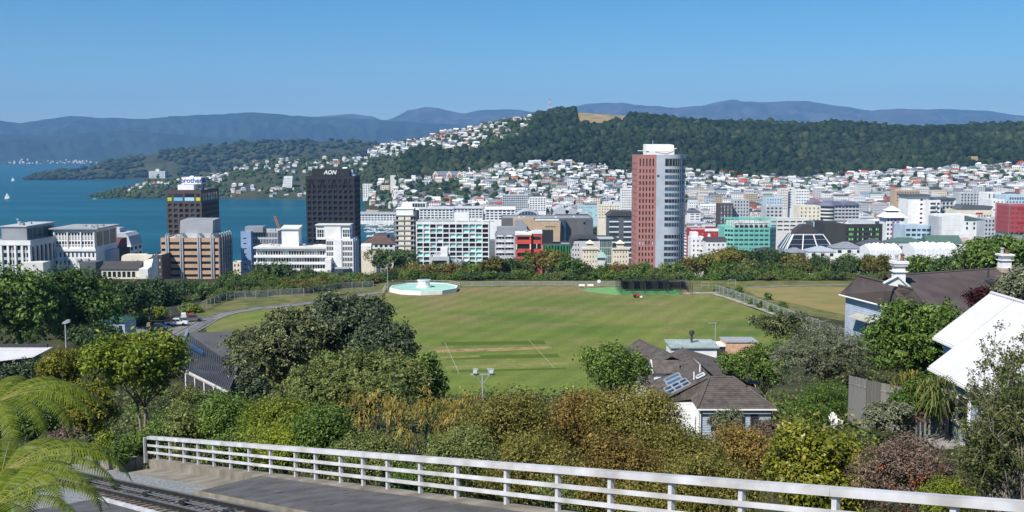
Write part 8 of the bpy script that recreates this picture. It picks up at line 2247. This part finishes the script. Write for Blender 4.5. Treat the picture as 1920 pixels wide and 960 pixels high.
# shrubs along the side fence
for k, (px, py, hw) in enumerate(((1346,546,9),(1362,551,8),(1376,557,7),(1392,563,8),(1410,571,8),(1428,578,7),(1447,585,8),(1466,592,9),(1482,598,7),(1385,548,8),(1440,562,8),(1470,578,9))):
    Y = G(px, py, FZ).y; T("fence_shrub", "green shrub on the side fence, %s from the nets end" % ["first","second","third","fourth","fifth","sixth","seventh","eighth","ninth","tenth, on its far side,","eleventh, on its far side,","last, on its far side,"][k], "shrub", px, py-13, py+3, hw, Y+0.6, 'mid', 0.35, 900, "shrubs on the side fence", trunk=False, nl=5)
for px, pt, hw, kd in ((1372,484,20,'left'),(1400,482,22,'olive'),(1428,484,20,'dark'),(1452,486,18,'left'),(1492,488,20,'olive'),(1345,488,16,'mid'),(1545,490,20,'left'),(1590,490,18,'dark')):
    belt(px, pt, 532, hw, 338+br_.uniform(0, 6), kd, "second row, " + min(PLACE, key=lambda t: abs(t[0]-px))[1])
# ---- right background
T("broadleaf_tree", "large dark olive tree behind the villa at the right edge", "tree", 1872, 442, 520, 72, 175, 'left', 0.5, 12000, nl=13, r0=0.45)
T("broadleaf_tree", "rounded dark tree between the villa chimneys", "tree", 1790, 478, 522, 40, 190, 'dark', 0.5, 4500)
T("broadleaf_tree", "bright rounded tree right of the nearer chimney", "tree", 1727, 482, 512, 30, 200, 'mid', 0.5, 3200)
T("garden_tree", "grey green tree at the right edge beside the villa roof", "tree", 1905, 500, 580, 34, 84, 'silver', 0.22, 7000, nl=8)
T("wine_shrub", "dark wine red shrub above the white iron roof", "shrub", 1846, 534, 600, 30, 88, 'wine', 0.30, 3200, asp=0.3)
# ---- middle ground
T("spreading_tree", "tall dark leathery leafed tree left of the field", "tree", 648, 540, 672, 82, 114, 'pohu', 0.30, 24000, nl=16, r0=0.45, per=18, clump=0.55)
T("spreading_tree", "pale budded spreading tree left of the tall dark one", "tree", 518, 577, 735, 92, 108, 'pohu2', 0.28, 22000, nl=15, r0=0.4, per=16, clump=0.45, bark=m_bark2)
T("spreading_tree", "silver green tree stepping down to the field", "tree", 722, 602, 720, 66, 104, 'pohu', 0.28, 14000, nl=11, per=16, clump=0.5)
T("broadleaf_tree", "rounded olive green tree in front of the dark trees", "tree", 672, 655, 800, 128, 80, 'olive', 0.20, 30000, nl=16, r0=0.3, per=16, clump=0.32)
T("broadleaf_tree", "dark glossy tree at the edge of the cricket field", "tree", 792, 655, 770, 42, 86, 'mid', 0.24, 8000, nl=8)
T("tall_garden_tree", "bright yellow green tree with pale bare trunks", "tree", 252, 614, 752, 92, 72, 'bright', 0.24, 15000, nl=13, r0=0.17, stems=3, bark=m_bark2, per=14, clump=0.42)
T("conifer_tree", "layered bronze green conifer left of the bright tree", "tree", 112, 640, 760, 46, 84, 'conifer', 0.16, 13000, nl=12, per=16)
T("conifer_tree", "low bronze conifer behind the fern fronds", "tree", 158, 700, 830, 44, 66, 'conifer', 0.15, 13000, nl=10, per=16)
T("round_shrub", "grey green shrub below the white roof at the left edge", "shrub", 38, 665, 760, 50, 88, 'pohu', 0.18, 9000, nl=8)
T("broadleaf_tree", "dark green tree beside the brown tiled house", "tree", 1150, 626, 750, 62, 90, 'mid', 0.20, 17000, nl=11, r0=0.22, cut=0.95)
T("olive_tree", "silvery olive tree in the middle of the right gardens", "tree", 1548, 598, 738, 92, 84, 'silver', 0.15, 28000, asp=0.3, nl=15, r0=0.25, per=18, clump=0.35)
T("broadleaf_tree", "dense dark green tree right of the olive tree", "tree", 1738, 548, 740, 98, 76, 'mid', 0.22, 26000, nl=15, r0=0.3, per=16, clump=0.4, holes=0.1)
T("round_shrub", "grey leafed bush on the bank above the olive tree", "shrub", 1475, 586, 640, 66, 120, 'pohu2', 0.22, 7000, nl=9, trunk=False)
T("round_shrub", "green shrub beside the peach building", "shrub", 1378, 655, 720, 34, 104, 'mid', 0.20, 6500, nl=7)
T("round_shrub", "fresh green tree right of the tiled house", "shrub", 1440, 635, 740, 42, 98, 'mid', 0.22, 8000, nl=8)
T("round_shrub", "bright green billowing shrub left of the board fence", "shrub", 1540, 712, 812, 70, 66, 'mid', 0.12, 17000, asp=0.3, nl=11, trunk=False)
T("round_shrub", "grey leafed shrub in front of the board fence", "shrub", 1668, 744, 812, 44, 55, 'silver', 0.11, 9000, nl=8, trunk=False)
T("round_shrub", "ivy green shrub against the fence below the white roof", "shrub", 1730, 700, 800, 36, 57, 'mid', 0.12, 8000, nl=8, trunk=False)
T("ivy_mound", "ivy mound spilling over the middle of the board fence", "shrub", 1692, 728, 800, 30, 56, 'mid', 0.12, 6500, nl=7, trunk=False)
T("flax_plant", "clump of long bronze flax leaves on top of the fence", "plant", 1710, 712, 745, 38, 57.5, 'brown', 0.9, 60, strap=True, asp=0.07, per=16, trunk=False)
T("flax_plant", "clump of orange tipped flax leaves beside the house corner", "plant", 1762, 715, 765, 26, 55, 'wisp', 0.9, 60, strap=True, asp=0.07, per=16, trunk=False)
T("round_shrub", "pale feathery conifer shrub in front of the tiled house", "shrub", 1362, 758, 840, 30, 68, 'silver', 0.10, 8000, nl=7, trunk=False)
T("round_shrub", "grey brown twiggy shrub left of the glossy shrub", "shrub", 1452, 770, 880, 58, 48, 'purple', 0.10, 12000, asp=0.35, nl=9)
T("round_shrub", "dark leathery shrub between the folded roof and the pale budded tree", "shrub", 474, 690, 768, 32, 101, 'pohu', 0.24, 6500, nl=8)
T("round_shrub", "grey green shrub behind the tree fern at the left edge", "shrub", 62, 745, 850, 52, 72, 'left', 0.16, 9000, nl=8, trunk=False)
T("round_shrub", "mid green shrub under the left edge of the bright tree", "shrub", 178, 735, 838, 40, 74, 'olive', 0.16, 6500, nl=8, trunk=False)
# ---- near slope: hedge of small leafed shrubs behind the railing
near = [("russet shrub crest in the middle of the hedge", 1085, 716, 880, 92, 44, 'russet', 17000), ("russet shrub at the foot of the tiled house", 1190, 722, 880, 84, 42, 'brown', 15000), ("russet shrub right of centre below the tiled house", 1270, 782, 920, 84, 36, 'brown', 14000),
        ("brown green shrub below the floodlight pole", 940, 722, 900, 84, 40, 'brown', 15000), ("brown green shrub low behind the railing middle", 1010, 800, 990, 96, 31, 'brown', 15000), ("russet shrub low behind the railing, right of middle", 1150, 806, 1000, 96, 29, 'russet', 15000),
        ("olive shrub low behind the railing, left of middle", 860, 800, 950, 84, 33.5, 'olive', 13000), ("brown shrub low in front of the glossy shrub", 1330, 836, 1000, 96, 26.5, 'brown', 15000), ("tall brown shrub on the right of the hedge", 1400, 790, 930, 66, 38, 'russet', 11000),
        ("green shrub at the left end of the hedge", 420, 735, 850, 60, 52, 'mid', 11000), ("yellow green shrub in the left of the hedge", 520, 742, 880, 66, 46, 'lime', 11000), ("green shrub behind the railing left of the golden one", 605, 728, 900, 62, 43, 'mid', 11000),
        ("lime shrub low behind the left railing", 530, 800, 892, 52, 43, 'bright', 7000), ("brown green shrub behind the left railing", 690, 810, 925, 66, 37.5, 'olive', 9000), ("green shrub at the start of the railing", 350, 760, 850, 46, 53, 'olive', 7000), ("low green shrub behind the railing end", 440, 815, 872, 46, 48.5, 'mid', 6000),
        ("russet shrub under the railing near the right", 1240, 890, 1040, 90, 26.5, 'brown', 13000), ("brown shrub under the railing in the middle", 1080, 884, 1030, 80, 28.5, 'olive', 10000), ("dull shrub under the railing left of middle", 940, 872, 1010, 74, 31, 'brown', 9000), ("green shrub under the left half of the railing", 780, 862, 980, 66, 34.5, 'mid', 8000)]
for lb, px, pt, pb, hw, Y, kd, N in near:
    T("hedge_shrub", lb, "shrub", px, pt, pb, hw, Y, kd, 0.0021*Y+0.005, int(N*1.5), "shrubs of the hedge behind the railing", nl=10, per=14, clump=0.009*Y, r0=0.07, stems=2, holes=0.2)
for k, (px, pt, pb, hw, Y) in enumerate(((700,722,850,72,46),(790,726,850,70,44),(868,738,850,54,43))):
    T("golden_shrub", ["golden brown shrub with long drooping leaves, left of three","golden brown shrub with long drooping leaves, middle of three","golden brown shrub with long drooping leaves, nearest the floodlight"][k], "shrub", px, pt, pb, hw, Y, 'gold', 0.34, 1500, "golden long leafed shrubs", asp=0.10, strap=True, per=11, nl=10, r0=0.07, stems=2)
T("glossy_shrub", "large glossy yellow green shrub behind the railing on the right", "shrub", 1545, 778, 985, 104, 29.5, 'gloss', 0.115, 26000, asp=0.45, nl=14, per=12, clump=0.24, r0=0.08, stems=2)
t, me, LB, zc = T("dusky_shrub", "dusky brown shrub with orange flowers right of the glossy one", "shrub", 1705, 806, 985, 92, 27.5, 'purple', 0.075, 20000, asp=0.35, nl=12, per=12, clump=0.2, r0=0.05, stems=3)
pf = []
for k in range(46):
    c, q = LB[rg.integers(0, len(LB))]; d = unit(1)[0]; d[1] = -abs(d[1]); d[2] = d[2]*0.7-0.15; pf.append(c+q*d*1.06)
pf = np.array(pf); pp = np.repeat(pf, 26, 0)+rg.normal(0, 0.045, (46*26, 3)); V, F = leaves_at(pp, unit(len(pp)), 0.05, 0.5); obj("blossoms", np_mesh("blossoms", V, F, leafmat("orange_blossom", (0.35,0.06,0.02), (0.60,0.13,0.04), (0.75,0.28,0.12), 0.25), None, False, rg.random(len(F))), t, (0,0,zc))
T("round_shrub", "soft lime green dwarf conifer behind the railing near the right", "shrub", 1778, 892, 985, 48, 23, 'lime', 0.07, 9000, asp=0.25, nl=8, trunk=False)
def wispy(label, px, pb, Y, H, W, n, seed, lv=7):
    """open twiggy shrub: bare stems with small leaves along the outer twigs"""
    r = random.Random(seed); c = P(px, pb, Y); t = thing("wispy_shrub", label, "shrub", c); mb = MB(); tip = []
    for k in range(n):
        a = r.uniform(0, 6.28); s = r.uniform(0.2, 1.0)*W; h = H*r.uniform(0.45, 1.05); p0 = Vector((r.uniform(-0.2,0.2), r.uniform(-0.2,0.2), -0.5)); p3 = Vector((cos(a)*s, sin(a)*s, h)); p1 = p0.lerp(p3, 0.35)+Vector((r.uniform(-.2,.2), r.uniform(-.2,.2), 0.25)); p2 = p0.lerp(p3, 0.7)+Vector((r.uniform(-.3,.3), r.uniform(-.3,.3), 0.2))
        mb.tube([p0,p1,p2,p3], [0.018,0.013,0.008,0.003], 5)
        for q in range(9):
            f = r.uniform(0.35, 1.0); b_ = (p1.lerp(p2, (f-0.35)/0.35) if f < 0.7 else p2.lerp(p3, (f-0.7)/0.3)); e = b_+Vector((r.gauss(0,0.26), r.gauss(0,0.26), r.gauss(0.16,0.2))); mb.tube([b_, b_.lerp(e,0.5)+Vector((0,0,0.04)), e], [0.008,0.006,0.002], 4)
            for u_ in range(9): tip.append(tuple(b_.lerp(e, r.uniform(0.2, 1.05))))
    mb.build("stems", m_bark2, t)
    C = np.repeat(np.array(tip), 4, 0)+rg.normal(0, 0.05, (len(tip)*4, 3)); V, F = leaves_at(C, unit(len(C)), 0.07, 0.45); obj("foliage", np_mesh("foliage", V, F, LM['wisp'], None, False, np.clip(rg.normal(0.5, 0.22, len(F)), 0, 1)), t)
wispy("tall wispy shrub with fine twigs at the right edge", 1895, 905, 22.5, 2.7, 1.0, 46, 3)
wispy("open twiggy shrub in front of the white roofed house wall", 1868, 935, 23.0, 1.7, 0.9, 36, 5)
wispy("leggy wispy shrub cut by the right picture edge", 1935, 930, 20.5, 3.2, 1.2, 46, 9)
# ---- beside the track on the left
for a in (("clipped_shrub", "round dark clipped shrub against the concrete wall end", 226, 823, 872, 27, 50.5, 'mid', 5500), ("silver_shrub", "silver leafed shrub on the wall left of the clipped one", 152, 820, 858, 22, 54, 'silver', 4200), ("brown_hedge", "dull brown low hedge on the bank at the left", 112, 806, 840, 38, 58, 'purple', 5000),
          ("green_shrub", "fresh green shrub behind the clipped shrub", 262, 806, 856, 34, 54, 'mid', 6500), ("green_shrub", "bright green shrub under the bare trunks", 196, 806, 856, 22, 57, 'lime', 4800), ("green_shrub", "small bright green shrub beside the silver one", 185, 828, 866, 16, 52, 'bright', 2600), ("green_shrub", "leafy green shrub where the white railing begins", 305, 770, 850, 34, 56, 'mid', 5500), ("green_shrub", "dark green shrub filling the gap beneath the pale trunks", 320, 745, 812, 46, 78, 'dark', 6500), ("green_shrub", "shaded shrub between bright tree and charcoal roof", 360, 722, 790, 44, 70, 'olive', 6000)):
    T(a[0], a[1], "shrub", *a[2:8], 0.12, a[8], trunk=False, nl=7, per=12)
# ---- undergrowth over the whole bank: nobody could count it
n = 6400; u = rg.uniform(-250, 2200, n); Y = rg.uniform(24, 172, n)**1.0; X = (u-960)/FPX*Y; s_ = (B0.y-Y)/0.81071 if 'B0' in globals() else None
rail_x = -17.34+(51.02-Y)*(0.58545/0.81071)
ok = (X > rail_x+1.0) | (Y > 58)
X, Y = X[ok], Y[ok]; z = hz(X, Y); uu, vv = proj(X, Y, z+1.0)
inf = in_poly(uu, vv, [(385,612),(570,574),(725,547),(1335,553),(1460,596),(1700,640),(1700,735),(900,735),(735,735),(440,735)]) & (Y > 160)
X, Y, z = X[~inf], Y[~inf], z[~inf]; m = len(X); per = 16
sz = (0.65+Y/75.0)
C = np.repeat(np.stack([X, Y, z+0.25*sz], -1), per, 0); S = np.repeat(sz, per)
off = unit(m*per)*(rg.random((m*per, 1))**0.5); off[:, 2] = np.abs(off[:, 2])*0.9; C = C+off*S[:, None]*0.75
V, F = leaves_at(C, off, 1.0, 0.5); ctr = V.reshape(-1, 4, 3).mean(1, keepdims=True); sc = np.repeat(0.08+0.0026*Y, per)[:, None, None]; V = (ctr+(V.reshape(-1, 4, 3)-ctr)*sc).reshape(-1, 3)
kd = rg.integers(0, 4, m); mi = np.repeat(kd, per)
structure(obj("undergrowth", np_mesh("undergrowth", V, F, [LM['olive'], LM['mid'], LM['dark'], LM['brown']], mi, False, np.clip(np.repeat(rg.normal(0.45, 0.15, m), per)+rg.normal(0, 0.12, m*per), 0, 1))), "stuff")
# ---- trees among the city blocks
cm, _lb = crown_mesh("crown", 4, 4, 3.8, 1.3, 700, LM['left'], 0.6, 7, 801); cm2, _lb = crown_mesh("crown", 4, 4, 4.2, 1.3, 700, LM['dark'], 0.6, 7, 802)
cr_ = random.Random(12); cnt = 0
mbt = MB(); mbt.tube([(0,0,0),(0,0,4)], [0.25,0.15], 6); tm = mbt.mesh("trunk", m_bark)
for k in range(400):
    if cnt >= 64: break
    zone = cr_.random()
    if zone < 0.40: u, Y = cr_.uniform(1100, 1150), cr_.uniform(1010, 1500); lb = "street tree beside the road left of the pink tower"
    elif zone < 0.62: u, Y = cr_.uniform(760, 930), cr_.uniform(1700, 2050); lb = "park tree behind the waterfront terraces"
    elif zone < 0.72: u, Y = cr_.uniform(700, 760), cr_.uniform(2160, 2230); lb = "rounded tree along the beach road"
    else: u, Y = cr_.uniform(1300, 1950), cr_.uniform(1250, 1880); lb = "small dark tree between the city blocks"
    X = (u-960)/FPX*Y
    if any(abs(X-sx) < sw/2+3 and -4 < Y-sy < 44 for sx, sw, sy in SITES) or any(abs(X-f[1]) < f[2]/2+2 and -3 < Y-f[0] < f[3]+3 for f in fill): continue
    z = float(hz(X, Y))
    if z < 2: continue
    s = cr_.uniform(0.8, 1.6); t = thing("city_tree", lb, "tree", (X, Y, z-0.3), 0, lb); o = obj("crown", cr_.choice([cm, cm2]), t, (0,0,5*s), cr_.uniform(0,6)); o.scale = (s, s, s); o = obj("trunk", tm, t); o.scale = (s, s, s); cnt += 1

# ---- a shared label gets its place from left to right
ORD = ["leftmost", "second from left", "third from left", "fourth from left", "fifth from left", "sixth from left", "seventh from left", "eighth from left", "ninth from left", "tenth from left", "eleventh from left", "twelfth from left"]
by = {}
for o in COL.objects:
    if o.parent is None and "label" in o: by.setdefault(o["label"], []).append(o)
for lb, os_ in by.items():
    if len(os_) < 2: continue
    os_.sort(key=lambda o: o.location.y); nch = (len(os_)+11)//12; size = (len(os_)+nch-1)//nch
    rows_ = {1: [""], 2: ["nearer row, ", "farther row, "], 3: ["nearest row, ", "middle row, ", "farthest row, "]}.get(nch)
    if rows_ is None or len(lb.split())+(3 if nch == 1 else 5) > 16: continue
    for c in range(nch):
        ch = sorted(os_[c*size:(c+1)*size], key=lambda o: o.location.x/max(1.0, o.location.y))
        for k, o in enumerate(ch):
            o["label"] = lb + ", " + rows_[c] + ("rightmost" if k == len(ch)-1 else ORD[k])
            if "group" not in o: o["group"] = lb
